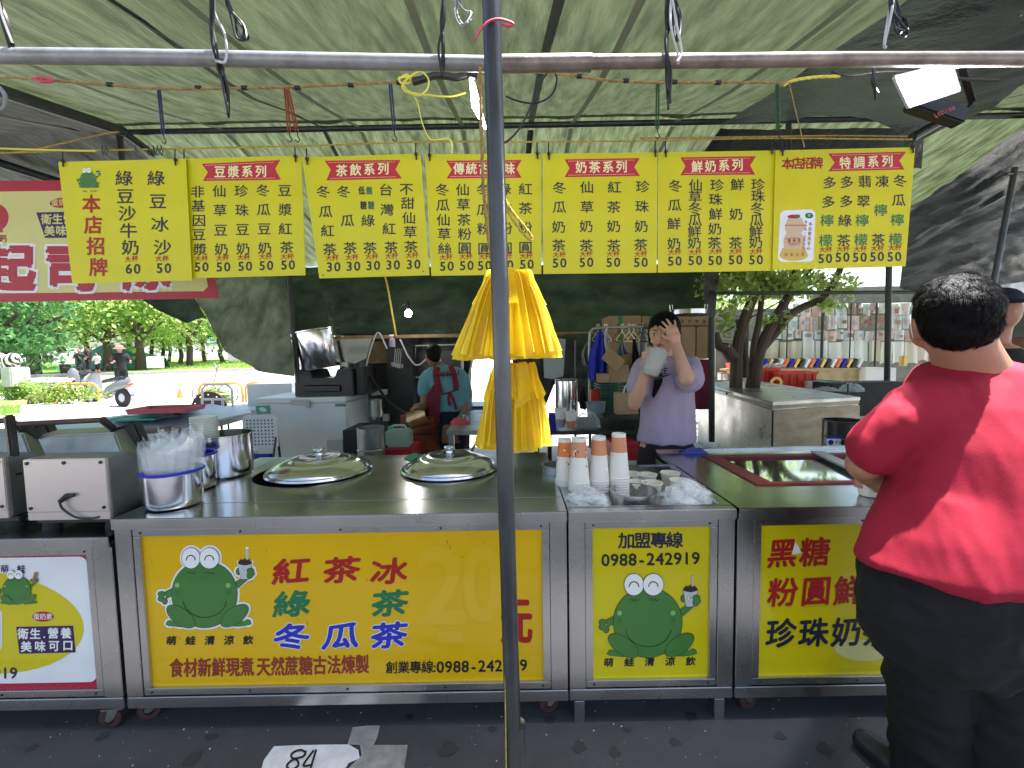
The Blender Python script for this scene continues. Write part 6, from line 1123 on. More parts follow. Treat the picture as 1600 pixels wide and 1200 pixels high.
# traffic cone
b = B(278, 14); t = thing('traffic_cone', 'small orange cone on the bright street', 'traffic cone', b); g = MB(); g.box(b.x-.15, b.x+.15, 13.85, 14.15, b.z, b.z+.03); g.build('base', 'orange_paint', t); g = MB(); g.lathe([(.09, .03), (.03, .30), (.001, .31)], b, 16); g.build('cone', 'orange_ink', t)
# scooter
D('scooter_silver', (.22, .23, .25), .3, .3)
def scooter(c, s, yaw, label):
    t = thing('motor_scooter', label, 'scooter', c); R = Matrix.Rotation(yaw, 3, 'Z')
    def W(x, y, z): return Vector(c)+R@(Vector((x, y, z))*s)
    def tb(nm, m, pts, r, n=8): g = MB(); g.tube([W(*p) for p in pts], [q*s for q in r] if hasattr(r, '__len__') else r*s, n); return g.build(nm, m, t)
    for x in (-.62, .62):
        g = MB(); g.lathe([(.12, -.04), (.2, -.05), (.25, -.03), (.26, 0), (.25, .03), (.2, .05), (.12, .04), (.12, -.04)], W(x, 0, .26), 28, R=R@Matrix.Rotation(PI/2, 3, 'X')); w = g.build('wheel', 'rubber', t); g = MB(); g.lathe([(.001, -.03), (.13, -.03), (.13, .03), (.001, .03)], W(x, 0, .26), 20, R=R@Matrix.Rotation(PI/2, 3, 'X')); g.build('rim', 'lightgrey', w)
    g = MB(); g.rings([[W(x, y*k, z+dz) for y, dz in ((-1, -.06), (-.9, .1), (0, .16), (.9, .1), (1, -.06), (.6, -.14), (-.6, -.14))] for x, z, k in ((-.95, .72, .03), (-.8, .70, .10), (-.5, .62, .15), (-.2, .5, .15), (-.05, .36, .14))], 0); g.build('rear_body', 'scooter_silver', t, sharp=1)
    g = MB(); g.rings([[W(x, y*k, z+dz) for y, dz in ((-1, 0), (-.7, .05), (.7, .05), (1, 0), (.8, -.05), (-.8, -.05))] for x, z, k in ((-.85, .84, .08), (-.5, .83, .14), (-.1, .76, .14), (.05, .74, .08))], 0); g.build('seat', 'black', t)
    g = MB(); g.obox(W(.2, 0, .28), (.5*s, .28*s, .08*s), R); g.build('footboard', 'grey', t, bevel=.02)
    g = MB(); g.rings([[W(x+dx, y*k, z) for y, dx in ((-1, 0), (-.6, .08), (0, .11), (.6, .08), (1, 0), (0, -.04))] for x, z, k in ((.38, .3, .16), (.44, .6, .2), (.46, .85, .17), (.42, 1.0, .08))], 0); g.build('front_shield', 'scooter_silver', t, sharp=1)
    g = MB(); g.rings([[W(x, y*k, z) for y in (-1, 1)]+[W(x, y*k, z+.03) for y in (1, -1)] for x, z, k in ((.4, .46, .07), (.6, .55, .08), (.82, .44, .07))], 0); g.build('front_mudguard', 'white_metal', t)
    tb('fork', 'grey', [(.62, .0, .26), (.45, 0, .95)], .025); tb('handlebar', 'black', [(.42, -.32, 1.03), (.44, 0, 1.0), (.42, .32, 1.03)], .02); tb('exhaust', 'lightgrey', [(-.1, -.16, .3), (-.5, -.18, .3), (-.9, -.18, .36)], [.03, .06, .06]); tb('shock_absorber', 'lightgrey', [(-.62, -.14, .3), (-.45, -.14, .6)], .03)
    for s_ in (-1, 1): tb('mirror', 'black', [(.42, .25*s_, 1.03), (.40, .3*s_, 1.2), (.40, .36*s_, 1.24)], [.01, .01, .05])
    g = MB(); g.ell(W(-.95, 0, .66), (.05, .09, .04)); g.build('tail_light', 'red_plastic', t); return t
b = B(163, 12.2); scooter(b, .92, PI-.25, 'white scooter with a black seat parked on the bright street')
# ------------------------------------------------------------------ figures: one continuous remeshed body each
def organic(name, fn, m, parent, voxel, smooth=4, disp=None):
    g = MB(); fn(g); tmp = g.build('tmp_form', m, parent); me0 = tmp.data
    md = tmp.modifiers.new('r', 'REMESH'); md.mode = 'VOXEL'; md.voxel_size = voxel; md.use_smooth_shade = True
    sm = tmp.modifiers.new('s', 'SMOOTH'); sm.factor = .5; sm.iterations = smooth
    bpy.context.view_layer.update(); dg = bpy.context.evaluated_depsgraph_get(); me = bpy.data.meshes.new_from_object(tmp.evaluated_get(dg)); me.name = name
    if disp:
        org = parent.location if parent else Vector(); n = len(me.vertices); co = np.empty(n*3); no = np.empty(n*3); me.vertices.foreach_get('co', co); me.vertices.foreach_get('normal', no)
        co = co.reshape(-1, 3); no = no.reshape(-1, 3); d = np.array([disp(Vector(c)+org) for c in co]); me.vertices.foreach_set('co', (co+no*d[:, None]).ravel()); me.update()
    me.polygons.foreach_set('use_smooth', [True]*len(me.polygons))
    if not me.materials: me.materials.append(M[m])
    bpy.data.objects.remove(tmp); bpy.data.meshes.remove(me0); o = bpy.data.objects.new(name, me); C.objects.link(o); o.parent = parent; return o
def cap(g, pts, rs, n=14, flat=1.0):
    pts = [Vector(p) for p in pts]; g.tube(pts, rs, n, flat=flat)
    for p, r in ((pts[0], rs[0]), (pts[-1], rs[-1])): g.ell(p, (r, r*1, r), 12, 8)
def mid_(pts, rs, n=5):
    w = wave(pts, n); k = len(w); out = []
    for i in range(k): f = i/(k-1)*(len(rs)-1); j = min(int(f), len(rs)-2); out.append(rs[j]+(rs[j+1]-rs[j])*(f-j))
    return w, out
def limbp(g, pts, rs, n=14): w, r = mid_(pts, rs); cap(g, w, r, n)
def tors(g, rings, n=28):
    """rings: centre, half width, half depth, yaw"""
    rs = []
    for c, rx, ry, *yw in rings:
        yw = yw[0] if yw else 0; c = Vector(c); rs.append([c+Vector((rx*math.cos(t)*math.cos(yw)-ry*math.sin(t)*math.sin(yw), rx*math.cos(t)*math.sin(yw)+ry*math.sin(t)*math.cos(yw), 0)) for t in [2*PI*j/n for j in range(n)]])
    g.rings(rs, 0)
def finger(g, pts, r): cap(g, pts, [r, r*.95, r*.85][:len(pts)] if len(pts) == 3 else [r]*len(pts), 8)
def wrinkle(sc, a, seed=0, stretch=(1, 1, .5)):
    def f(p):
        q = Vector((p.x*stretch[0], p.y*stretch[1], p.z*stretch[2]))*sc+Vector((seed, seed, 0)); n = noise.noise(q); m = noise.noise(q*2.3)
        return a*((1-abs(n)*2.2)*.6+m*.5)
    return f
# small street figures
def walker(px, Y, H, label, top, bottom, skin='skin_tan', yaw=0, name='person', arms=((.26, -.05, .95), (.28, -.3, 1.15)), hat=None, sit=False, base=None):
    b = base or B(px, Y, .05); k = H/1.7; t = thing('person', label, 'person', b); R = Matrix.Rotation(yaw, 3, 'Z'); W = lambda x, y, z: b+R@Vector((x*k, y*k, z*k))
    def body(g):
        for s in (-1, 1):
            limbp(g, [W(s*.09, 0, .88), W(s*.11, -.02, .48), W(s*.12, .02, .06)], [.085*k, .06*k, .045*k]); cap(g, [W(s*.12, .03, .04), W(s*.13, -.12, .03)], [.045*k, .035*k])
            e = arms[0] if s < 0 else arms[0]; h = arms[1]; limbp(g, [W(s*.18, 0, 1.38), W(s*e[0], e[1], e[2]+.17), W(s*h[0]*.8, h[1], h[2])], [.05*k, .038*k, .03*k]); g.ell(W(s*h[0]*.8, h[1], h[2]), (.045*k, .03*k, .05*k))
        tors(g, [(W(0, 0, .85), .15*k, .1*k), (W(0, 0, 1.1), .14*k, .09*k), (W(0, 0, 1.38), .18*k, .1*k), (W(0, 0, 1.46), .06*k, .05*k)]); cap(g, [W(0, 0, 1.4), W(0, 0, 1.55)], [.05*k, .05*k]); g.ell(W(0, -.01, 1.6), (.075*k, .09*k, .11*k))
    organic('body', body, skin, t, .02*k, 2)
    def sh(g):
        tors(g, [(W(0, 0, .84), .175*k, .125*k), (W(0, 0, 1.1), .165*k, .115*k), (W(0, 0, 1.38), .20*k, .12*k), (W(0, 0, 1.46), .07*k, .06*k)])
        for s in (-1, 1): e = arms[0]; limbp(g, [W(s*.17, 0, 1.39), W(s*e[0], e[1], e[2]+.22)], [.07*k, .065*k])
    organic('shirt', sh, top, t, .02*k, 2)
    def tr(g):
        tors(g, [(W(0, 0, .80), .165*k, .12*k), (W(0, 0, .92), .165*k, .12*k)])
        for s in (-1, 1): limbp(g, [W(s*.09, 0, .86), W(s*.11, -.02, .5)], [.1*k, .085*k])
    organic('shorts', tr, bottom, t, .02*k, 2)
    if hat: g = MB(); g.ell(W(0, .0, 1.66), (.12*k, .13*k, .09*k), 18, 8); g.ell(W(0, -.02, 1.62), (.2*k, .2*k, .02*k), 20, 6); g.build('hat', hat, t)
    else: organic('hair', lambda g: g.ell(W(0, .02, 1.635), (.085*k, .1*k, .10*k)), 'hair', t, .015*k, 2)
    return t
walker(125, 25, 1.62, 'person in black looking down at a phone beside a white scooter front', 'black_cloth', 'black_cloth', yaw=.7); walker(138, 25.4, 1.78, 'taller person in black standing close behind the other one', 'black_cloth', 'black_cloth', yaw=-.6); walker(152, 27.5, 1.4, 'small figure in a pale top by the teal-green tent', 'lightgrey', 'black_cloth')
walker(188, 15.5, 1.62, 'person in a black top and pink hat behind the scooter', 'black_cloth', 'black_cloth', yaw=.9, hat='pink_cloth')
b = B(122, 17); scooter(b, .9, -1.2, 'white scooter seen from the front below the two people in black')
def beast(c, L, H, yaw, name, label, m, headdown=True, stripes=False):
    t = thing(name, label, 'dog' if name == 'dog' else 'zebra', c); R = Matrix.Rotation(yaw, 3, 'Z'); W = lambda x, y, z: Vector(c)+R@Vector((x*L, y*L, z*H))
    def f(g):
        limbp(g, [W(-.36, 0, .80), W(-.1, 0, .74), W(.2, 0, .78), W(.34, 0, .84)], [.13*L, .125*L, .165*L, .12*L], 16)
        for s in (-1, 1):
            limbp(g, [W(.27, s*.08, .7), W(.25, s*.09, .36), W(.27, s*.09, .05)], [.07*L, .035*L, .03*L]); cap(g, [W(.27, s*.09, .03), W(.33, s*.09, .025)], [.03*L, .025*L])
            limbp(g, [W(-.33, s*.08, .72), W(-.24, s*.09, .48), W(-.40, s*.09, .30), W(-.37, s*.09, .05)], [.10*L, .06*L, .03*L, .028*L]); cap(g, [W(-.37, s*.09, .03), W(-.31, s*.09, .025)], [.03*L, .025*L])
        hz = .45 if headdown else 1.25; limbp(g, [W(.30, 0, .85), W(.45, 0, (.85+hz)/2+.1), W(.52, 0, hz)], [.1*L, .07*L, .06*L]); limbp(g, [W(.50, 0, hz+.02), W(.60, 0, hz-.03), W(.70, 0, hz-.1)], [.075*L, .055*L, .035*L])
        for s in (-1, 1): g.ell(W(.50, s*.05, hz+.09), (.02*L, .03*L, .05*L))
        limbp(g, [W(-.45, 0, .85), W(-.56, 0, .8), W(-.62, 0, .6)], [.03*L, .02*L, .015*L])
    organic('body', f, m, t, .02*L, 2)
beast(B(62, 10.6), .74, .50, PI-.1, 'dog', 'brown dog sniffing the ground beside the planter', 'dog')
mz = bpy.data.materials.new('zebra_stripes'); mz.use_nodes = True; M['zebra_stripes'] = mz; nt = mz.node_tree; w = nt.nodes.new('ShaderNodeTexWave'); w.inputs['Scale'].default_value = 2.2; w.inputs['Distortion'].default_value = 2.5; tc = nt.nodes.new('ShaderNodeTexCoord'); nt.links.new(tc.outputs['Object'], w.inputs[0]); rm = nt.nodes.new('ShaderNodeValToRGB'); rm.color_ramp.elements[0].color = (.015, .015, .015, 1); rm.color_ramp.elements[1].color = (.6, .58, .52, 1); rm.color_ramp.elements[0].position = .48; rm.color_ramp.elements[1].position = .52; nt.links.new(w.outputs['Fac'], rm.inputs[0]); nt.links.new(rm.outputs[0], nt.nodes['Principled BSDF'].inputs[0])
beast(B(6, 16, .55), 1.5, .95, PI-.3, 'zebra_figure', 'zebra figure standing at the far left edge', 'zebra_stripes')
b = B(30, 14.5); g = MB(); leaves(g, (b.x, 14.5, b.z+.25), (1.1, .5, .35), 2200, .06, 9, clumps=16); t = thing('bush', 'low green bush at the left edge by the zebra figure', 'bush', b); g.build('foliage', 'leaf', t)
rope([(272, 500, 5.3), (290, 520, 5.6), (318, 545, 6.0), (324, 560, 6.2)], 5.5, .006, 'cord_yellow', 'yellow guy line running down from the tarpaulin flap')
# bicycle-like handlebars on the bright street
t = thing('parked_bicycle', 'thin dark bicycle handlebar behind the hoop barrier', 'bicycle', B(333, 12)); b = B(333, 12)
for q_ in ([(-.1, 0, .3), (.1, 0, 1.0)], [(-.15, .1, 1.02), (.1, 0, .98), (.22, -.1, 1.08)], [(.1, 0, 1.0), (.02, 0, 1.15)]): g = MB(); g.tube([b+Vector(p) for p in q_], .016, 6); g.build('frame_tube', 'grey', t)
for x in (-.35, .35): g = MB(); g.lathe([(.26, -.015), (.28, 0), (.26, .015)], b+Vector((x, 0, .3)), 24, R=Matrix.Rotation(PI/2, 3, 'X')); g.build('wheel', 'rubber', t)

# ================================================================== right side: tree and the stall beyond
t = thing('market_tree', 'forked tree with a leaning trunk behind the stainless chest', 'tree', (P(1180, 590, 5.6).x, 5.6, 0)); g = MB(); PP = lambda a, Y=5.6: P(a[0], a[1], Y)
def path(pts, r, Y=5.6): q = wave([P(a[0], a[1], Y+(a[2] if len(a) > 2 else 0)) for a in pts], 5); k = len(q); g.tube(q, [r[0]+(r[1]-r[0])*i/(k-1) for i in range(k)], 10)
path([(1154, 700), (1150, 640), (1150, 590), (1153, 540), (1163, 500), (1178, 462), (1190, 430), (1212, 380)], (.088, .045)); path([(1146, 560), (1135, 545), (1124, 540), (1118, 520)], (.09, .04))
path([(1172, 700), (1172, 640), (1178, 590), (1186, 550), (1202, 515), (1222, 480), (1236, 450), (1244, 410)], (.10, .04)); path([(1190, 545), (1212, 520), (1232, 495), (1254, 480), (1285, 465), (1308, 432), (1318, 400)], (.055, .035)); path([(1166, 590), (1165, 555), (1161, 520), (1150, 500)], (.04, .02)); path([(1176, 580), (1178, 540), (1186, 500), (1192, 450), (1198, 420)], (.045, .025)); path([(1178, 462), (1160, 445), (1140, 430), (1124, 420)], (.035, .02)); path([(1225, 478), (1250, 440), (1268, 420)], (.035, .02))
g.build('trunk', 'bark', t); g = MB(); b0 = P(1180, 440, 5.5)
for c_, rr, n in (((1150, 445), (.35, .4, .26), 700), ((1175, 425), (.5, .5, .22), 900), ((1240, 440), (.45, .5, .22), 800), ((1210, 455), (.25, .4, .15), 300), ((1300, 450), (.32, .3, .20), 260), ((1135, 500), (.12, .2, .3), 160), ((1208, 500), (.2, .2, .12), 110), ((1290, 478), (.22, .2, .08), 120)): leaves(g, P(c_[0], c_[1], 5.6), rr, n, .045, c_[0], hollow=.2, clumps=12)
leaves(g, P(1190, 300, 6.8)+Vector((0, 0, 0)), (2.2, 1.4, 1.0), 5000, .07, 5, hollow=.2, clumps=40)
g.build('crown', 'leaf_light', t)
t2 = thing('garden_tree', 'leafy tree further behind the forked tree', 'tree', B(1150, 14)); g = MB(); b = B(1150, 14); limb(g, b, b+Vector((0, 0, 3)), .16, .1, 3); g.build('trunk', 'bark', t2); g = MB(); leaves(g, (b.x, 14, 3.6), (2.2, 1.5, 1.5), 4500, .09, 8, clumps=24); g.build('crown', 'leaf_light', t2)
# more trees beyond the canopy rows, their tops over the back tarpaulin
# the stall across: floor line, uprights, awning, rows of hanging goods
YS = 8.2
sr = thing('market_stall', 'dark steel frame of the gift stall behind the tree', 'stall frame', (P(1290, 600, YS).x, YS, 0))
for px, w in ((1169, .02), (1286, .024), (1231, .012), (1330, .012), (1370, .016)): g = MB(); a = P(px, 480, YS-.1); g.tube([Vector((a.x, YS-.1, .02)), Vector((a.x, YS-.1, 2.3))], w, 8); g.build('upright', 'dark_pipe', sr)
for py in (487, 494, 532): g = MB(); g.tube([P(1120, py, YS+.02), P(1620, py-6, YS+.02)], .01, 6); g.build('rail', 'steel_dark', sr)
sheet('awning', ([(1190, 440, 8.6), (1290, 422, 9.5), (1420, 418, 9.5), (1620, 420, 9.5)], [(1120, 470, 7.6), (1290, 452, 7.6), (1420, 444, 7.6), (1620, 446, 7.6)]), 'awning_light', 'pale green awning of the gift stall', 0, 40, .06)
sheet('valance', ([(1255, 452, 7.9), (1350, 448, 7.9), (1500, 446, 7.9), (1620, 446, 7.9)], [(1262, 476, 7.9), (1350, 474, 7.9), (1500, 472, 7.9), (1620, 472, 7.9)]), 'grey_cloth', 'grey pleated valance under the pale awning', 0, 70, .10)
sheet('plastic_awning', ([(1560, 446, 6.5), (1600, 440, 6.5), (1680, 436, 6.5)], [(1562, 545, 6.5), (1600, 560, 6.5), (1680, 560, 6.5)]), 'lightgrey', 'crinkled silver sheet at the right edge behind the man in red', 0, 30, .14)
D('stall_cloth', (.20, .19, .17), .8, var=.4, scale=3); D('goods_a', (.74, .73, .71), .3, var=.18, scale=9, bump=.6, bscale=16); D('goods_b', (.60, .70, .78), .3, col2=(.78, .76, .74), scale=9, bump=.6, bscale=18); D('goods_c', (.62, .34, .32), .3, col2=(.78, .66, .62), scale=9, bump=.6, bscale=16); D('goods_d', (.16, .13, .10), .35, col2=(.5, .42, .30), scale=12, bump=.5); D('print_red', (.42, .14, .13), .5); D('print_pink', (.66, .45, .44), .5); D('print_blue', (.34, .44, .54), .5); D('towel_white', (.78, .79, .77), .9, bump=.3); D('towel_cream', (.66, .62, .50), .9, bump=.3); D('wood_shelf', (.42, .33, .18), .7, var=.2)
rg = random.Random(3); RW = [('top', 474, 492, 1238), ('second', 493, 514, 1200), ('third', 516, 531, 1190), ('long towel', 533, 567, 1152)]
cnt = 0
ordn = lambda k: 'first second third fourth fifth sixth seventh eighth ninth tenth eleventh twelfth thirteenth fourteenth fifteenth sixteenth seventeenth eighteenth nineteenth twentieth'.split()[min(k, 19)]
for rn, y0, y1, xs_ in RW:
    x = xs_; k = 0
    while x < 1475:
        w = rg.uniform(11, 20) if rn != 'long towel' else rg.uniform(17, 23); dy = rg.uniform(-2, 2); a = P(x, y0+dy, YS); b = P(x+w-rg.uniform(1.5, 3.2), y1+dy*1.5, YS+rg.uniform(-.01, .01)); g = MB(); kk = rg.uniform(-.02, .02)
        m = rg.choice(['goods_a', 'goods_b', 'goods_c', 'goods_d', 'goods_a']) if rn != 'long towel' else rg.choice(['towel_white', 'towel_cream', 'towel_cream', 'towel_white'])
        g.grid(lambda u, v: (a.x+(b.x-a.x)*u+kk*v, YS+.02*math.sin(u*7+k)+rg.uniform(-.003, .003), a.z+(b.z-a.z)*v+(.03*math.sin(u*PI*1.0) if rn == 'long towel' and v == 1 else 0)), 6, 5)
        o_ = single(g, 'hanging_towel' if rn == 'long towel' else 'hanging_bag', m, f'{ordn(k)} from the left in the {rn} row of the gift stall', 'towel' if rn == 'long towel' else 'gift bag', 'goods hanging in the gift stall', solid=.006)
        if rn != 'long towel':
            g = MB(); c_ = (a+b)/2; ww = abs(b.x-a.x)*rg.uniform(.14, .26); hh = abs(a.z-b.z)*rg.uniform(.10, .22); zz = c_.z+rg.uniform(-.03, .03); g.box(c_.x-ww, c_.x+ww, YS-.045, YS-.042, zz-hh, zz+hh); g.v = [tuple(q-w_ for q, w_ in zip(v_, o_.location)) for v_ in g.v]; p_ = g.build('print', rg.choice(['print_red', 'print_pink', 'print_blue', 'goods_d', 'kraft', 'towel_cream'])); p_.parent = o_
        x += w; k += 1
g = MB(); g.box(P(1110, 500, 8.9).x, P(1640, 500, 8.9).x, 8.9, 9.0, .0, 2.2); single(g, 'backcloth', 'stall_cloth', 'pale back cloth of the gift stall', 'backdrop')
sh = thing('sloping_shelf', 'wooden display shelf under the long towels', 'shelf', P(1250, 575, YS-.3)); a, b = P(1150, 571, YS-.5), P(1352, 577, YS-.5); g = MB(); g.box(a.x, b.x, YS-.5, YS+.1, b.z, b.z+.03); g.build('board', 'wood_shelf', sh); g = MB(); g.box(a.x, b.x, YS-.45, YS-.42, b.z-.22, b.z-.005); g.build('front_board', 'wood_shelf', sh)
for k in range(24):
    x = 1152+k*8.2; a = P(x, 570, YS-.45); cm = ['blue_cloth', 'gold', 'black', 'white_metal', 'orange_ink'][k % 5]; g = MB(); g.obox(a+Vector((0, 0, .03)), (.045, .12, .16), Matrix.Rotation(.5, 3, 'Y')); single(g, 'leaning_book', cm, f'small leaning box on the display shelf, {ordn(k)} from the left' if k < 20 else f'small leaning box at the right end of the display shelf, {["last", "second to last", "third to last", "fourth to last"][23-k]}', 'box', 'small boxes on the display shelf')
def bin_(px0, px1, py0, py1, Y, m, label):
    a, b = P(px0, py1, Y), P(px1, py0, Y); o = thing('plastic_bin', label, 'bin', Vector(((a.x+b.x)/2, Y+.2, a.z)), 'plastic bins'); k = .04; w = b.x-a.x; h = b.z-a.z
    g = MB(); c = Vector(((a.x+b.x)/2, Y+.22, a.z)); g.rings([[c+Vector((sx*w/2*q, sy*.22*q, zz)) for sx, sy in ((-1, -1), (1, -1), (1, 1), (-1, 1))] for q, zz in ((.9, 0), (1, h), (.96, h), (.86, .02))], 0, True, False); g.build('tub', m, o); g = MB()
    g.rings([[c+Vector((sx*w/2*q, sy*.22*q, zz)) for sx, sy in ((-1, -1), (1, -1), (1, 1), (-1, 1))] for q, zz in ((1.0, h-.03), (1.05, h-.03), (1.05, h+.005), (.97, h+.005), (1.0, h-.03))], 0, False, False); g.build('rim', m, o)
    for k in range(5): g = MB(); x = c.x-w*.4+w*.8*k/4; g.box(x-.008, x+.008, Y-.012, Y+.02, a.z+.02, b.z-.03); g.build('rib', m, o)
bin_(1188, 1219, 575, 610, 6.7, 'red_plastic', 'orange-red plastic bin nearer the tree'); bin_(1217, 1277, 581, 620, 6.5, 'red_plastic', 'larger orange-red plastic bin beside the steel post'); bin_(1152, 1166, 568, 585, 8.0, 'red_plastic', 'small orange-red bin seen between the trunks'); bin_(1271, 1290, 596, 612, 6.3, 'white', 'white bin right of the orange-red bins'); bin_(1284, 1318, 596, 614, 6.2, 'blue_cloth' if False else 'green_tray', 'teal bin under the display shelf')
bin_(1108, 1118, 545, 590, 8.0, 'white_metal', 'tall white bin left of the tree')
q = P(1330, 612, 5.4); crumple('plastic_bag', 'clear plastic bag on the corner of the stainless chest', 'bag', (q.x, q.y, q.z), (.14, .1, .10), 0, 'plastic_haze', 31)
q = P(1290, 611, 5.3); crumple('plastic_bag', 'white plastic bag slumped beside the teal bin', 'bag', (q.x, q.y, q.z), (.14, .1, .05), 0, 'bag_white', 33)
q = P(1209, 574, 6.6); crumple('plastic_bag', 'white paper lying on the orange-red bin', 'bag', (q.x, q.y, q.z), (.16, .1, .06), 0, 'bag_white', 35)
o = thing('stool', 'small pink and white plastic stool behind the tree', 'stool', P(1131, 595, 8)); a = P(1126, 594, 8.0); b = P(1137, 582, 8.0); g = MB(); g.box(a.x, b.x, 8.0, 8.14, b.z-.02, b.z+.0); g.build('seat', 'pink_tray', o)
for x in (a.x+.02, b.x-.02): g = MB(); g.box(x-.02, x+.02, 8.0, 8.12, a.z, b.z-.021); g.build('leg', 'white', o)
g = MB(); g.lathe([(.05, -.01), (.085, -.01), (.085, .01), (.05, .01), (.05, -.01)], P(1213, 598, 6.4), 24, R=Matrix.Rotation(PI/2, 3, 'X')); single(g, 'yellow_ring', 'gold', 'yellow ring hanging in front of the orange-red bins', 'ring')
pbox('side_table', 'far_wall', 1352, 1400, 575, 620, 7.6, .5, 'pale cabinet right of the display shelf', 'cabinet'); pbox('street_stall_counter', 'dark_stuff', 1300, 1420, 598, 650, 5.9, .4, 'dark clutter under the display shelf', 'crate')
pbox('glass_jar', 'gold', 1411, 1419, 556, 572, 5.0, .06, 'small amber jar right of the dark pole', 'jar')
pipe(P(1325, 600, 5.3), P(1325, 640, 5.3), .01, 'dark_pipe', 'short bracket at the chest corner', 'bracket', 'bracket')
# ================================================================== people at the stall
def strands(parent, n, L, crown, down):
    """short strands lying over the hair, combed away from the crown"""
    hm = [c for c in parent.children if c.name.startswith('hair')][0].data; k = len(hm.vertices); co = np.empty(k*3); no = np.empty(k*3); hm.vertices.foreach_get('co', co); hm.vertices.foreach_get('normal', no)
    co = co.reshape(-1, 3); no = no.reshape(-1, 3); r = np.random.default_rng(3); i = r.integers(0, k, n); p = co[i]; nn = no[i]; c = np.array(crown-parent.location); d = p-c+np.array((0, 0, -.03))+np.array(down)*.02
    d += r.normal(size=(n, 3))*.009; d -= nn*np.sum(d*nn, 1)[:, None]; d /= np.linalg.norm(d, axis=1)[:, None]+1e-9; s = np.cross(d, nn)*.00085; l = L*r.uniform(.5, 1.2, (n, 1))
    a = p-s; b = p+s; m1 = p+d*l*.5+nn*l*.09; t = p+d*l+nn*l*r.uniform(.0, .09, (n, 1)); v = np.stack([a, b, m1+s*.8, m1-s*.8, t], 1).reshape(-1, 3)
    g = MB(); g.v = [tuple(q) for q in v.tolist()]; g.f = [f for j in range(n) for f in ((5*j, 5*j+1, 5*j+2, 5*j+3), (5*j+3, 5*j+2, 5*j+4))]; g.m = [0]*(2*n); g.s = [False]*(2*n)
    o = g.build('hair_strands', 'hair'); o.parent = parent; struct(o, 'stuff')
# ---- young woman in the lavender shirt
gw = thing('person', 'young woman in a lavender shirt drinking, one hand on her head', 'person', (P(1040, 600, 2.6).x, 2.62, 0))
J = lambda a, b, Y: P(a, b, Y)
HC = J(1037, 522, 2.62); yaw = -.55
Rh = Matrix.Rotation(yaw, 3, 'Z') @ Matrix.Rotation(.10, 3, 'X')
def HW(x, y, z): return HC+Rh@Vector((x, y, z))       # x to her left, -y out of the face
shA, elA, wrA = J(1007, 578, 2.62), J(991, 632, 2.56), J(1009, 577, 2.44)
shB, elB, wrB = J(1077, 574, 2.64), J(1072, 592, 2.36), J(1056, 538, 2.46)
hip = J(1042, 700, 2.66)
def girl_body(g):
    g.ell(HC+Vector((0, .012, .018)), (.078, .092, .098), 28, 18, R=Rh); g.ell(HW(0, -.018, -.035), (.060, .068, .075), 24, 16, R=Rh); g.ell(HW(0, -.045, -.085), (.030, .030, .022), R=Rh)
    g.ell(HW(0, -.092, -.018), (.010, .016, .018), 14, 10, R=Rh); g.ell(HW(0, -.101, -.028), (.013, .010, .009), 14, 10, R=Rh); g.ell(HW(0, -.088, .003), (.007, .010, .02), 12, 8, R=Rh)
    for s in (-1, 1): g.ell(HW(s*.036, -.062, -.03), (.026, .024, .024), R=Rh); g.ell(HW(s*.077, .0, -.01), (.010, .018, .028), R=Rh); g.ell(HW(s*.03, -.078, .022), (.024, .012, .008), R=Rh)
    g.ell(HW(0, -.086, -.052), (.022, .012, .010), R=Rh)
    cap(g, [HW(0, .02, -.06), Vector((HC.x+.008, 2.64, 1.30))], [.048, .052], 16)
    tors(g, [((hip.x, 2.66, .80), .155, .115), ((hip.x, 2.66, .95), .135, .10), ((hip.x, 2.65, 1.12), .135, .10), ((HC.x+.02, 2.64, 1.25), .15, .10), ((HC.x+.015, 2.64, 1.33), .12, .08), ((HC.x+.01, 2.64, 1.36), .05, .05)])
    limbp(g, [shA, (shA+elA)/2+Vector((-.012, 0, 0)), elA], [.046, .043, .036]); limbp(g, [elA, elA.lerp(wrA, .4)+Vector((0, -.01, 0)), wrA], [.037, .036, .025])
    limbp(g, [shB, shB.lerp(elB, .5), elB], [.048, .046, .038]); limbp(g, [elB, elB.lerp(wrB, .35), wrB], [.039, .038, .026])
    for s in (-1, 1): limbp(g, [Vector((hip.x+s*.08, 2.66, .82)), Vector((hip.x+s*.09, 2.64, .46)), Vector((hip.x+s*.09, 2.68, .07))], [.085, .055, .036]); cap(g, [Vector((hip.x+s*.09, 2.69, .035)), Vector((hip.x+s*.10, 2.52, .03))], [.035, .03])
    # hand on the head: palm, four fingers fanned over the temple, thumb
    kn = J(1051, 517, 2.47); cap(g, [wrB, wrB.lerp(kn, .55), kn+Vector((0, .01, -.0))], [.026, .036, .034], 14, 0.8)
    for dx, tips in enumerate([((1044, 519), (1036, 514), (1031, 510)), ((1045, 513), (1039, 507), (1035, 503)), ((1049, 509), (1045, 503), (1042, 499)), ((1055, 510), (1055, 505), (1054, 501))]): finger(g, [J(*tips[0], 2.475), J(*tips[1], 2.485), J(*tips[2], 2.50)], .0078)
    finger(g, [wrB.lerp(kn, .3), J(1040, 528, 2.46), J(1035, 524, 2.465)], .009)
    # hand round the cup
    pa = J(1010, 568, 2.41); cap(g, [wrA, pa], [.026, .032], 12, .8)
    for k, (y, x2) in enumerate([(551, 1013), (556, 1014), (561, 1015), (566, 1016)]): finger(g, [J(1006, y+3, 2.40), J(1004+k*.3, y, 2.375), J(x2, y-.5, 2.352)], .0082)
    finger(g, [J(1009, 560, 2.43), J(1012, 550, 2.42), J(1016, 546, 2.40)], .009)
organic('body', girl_body, 'skin_fair', gw, .0042, 3)
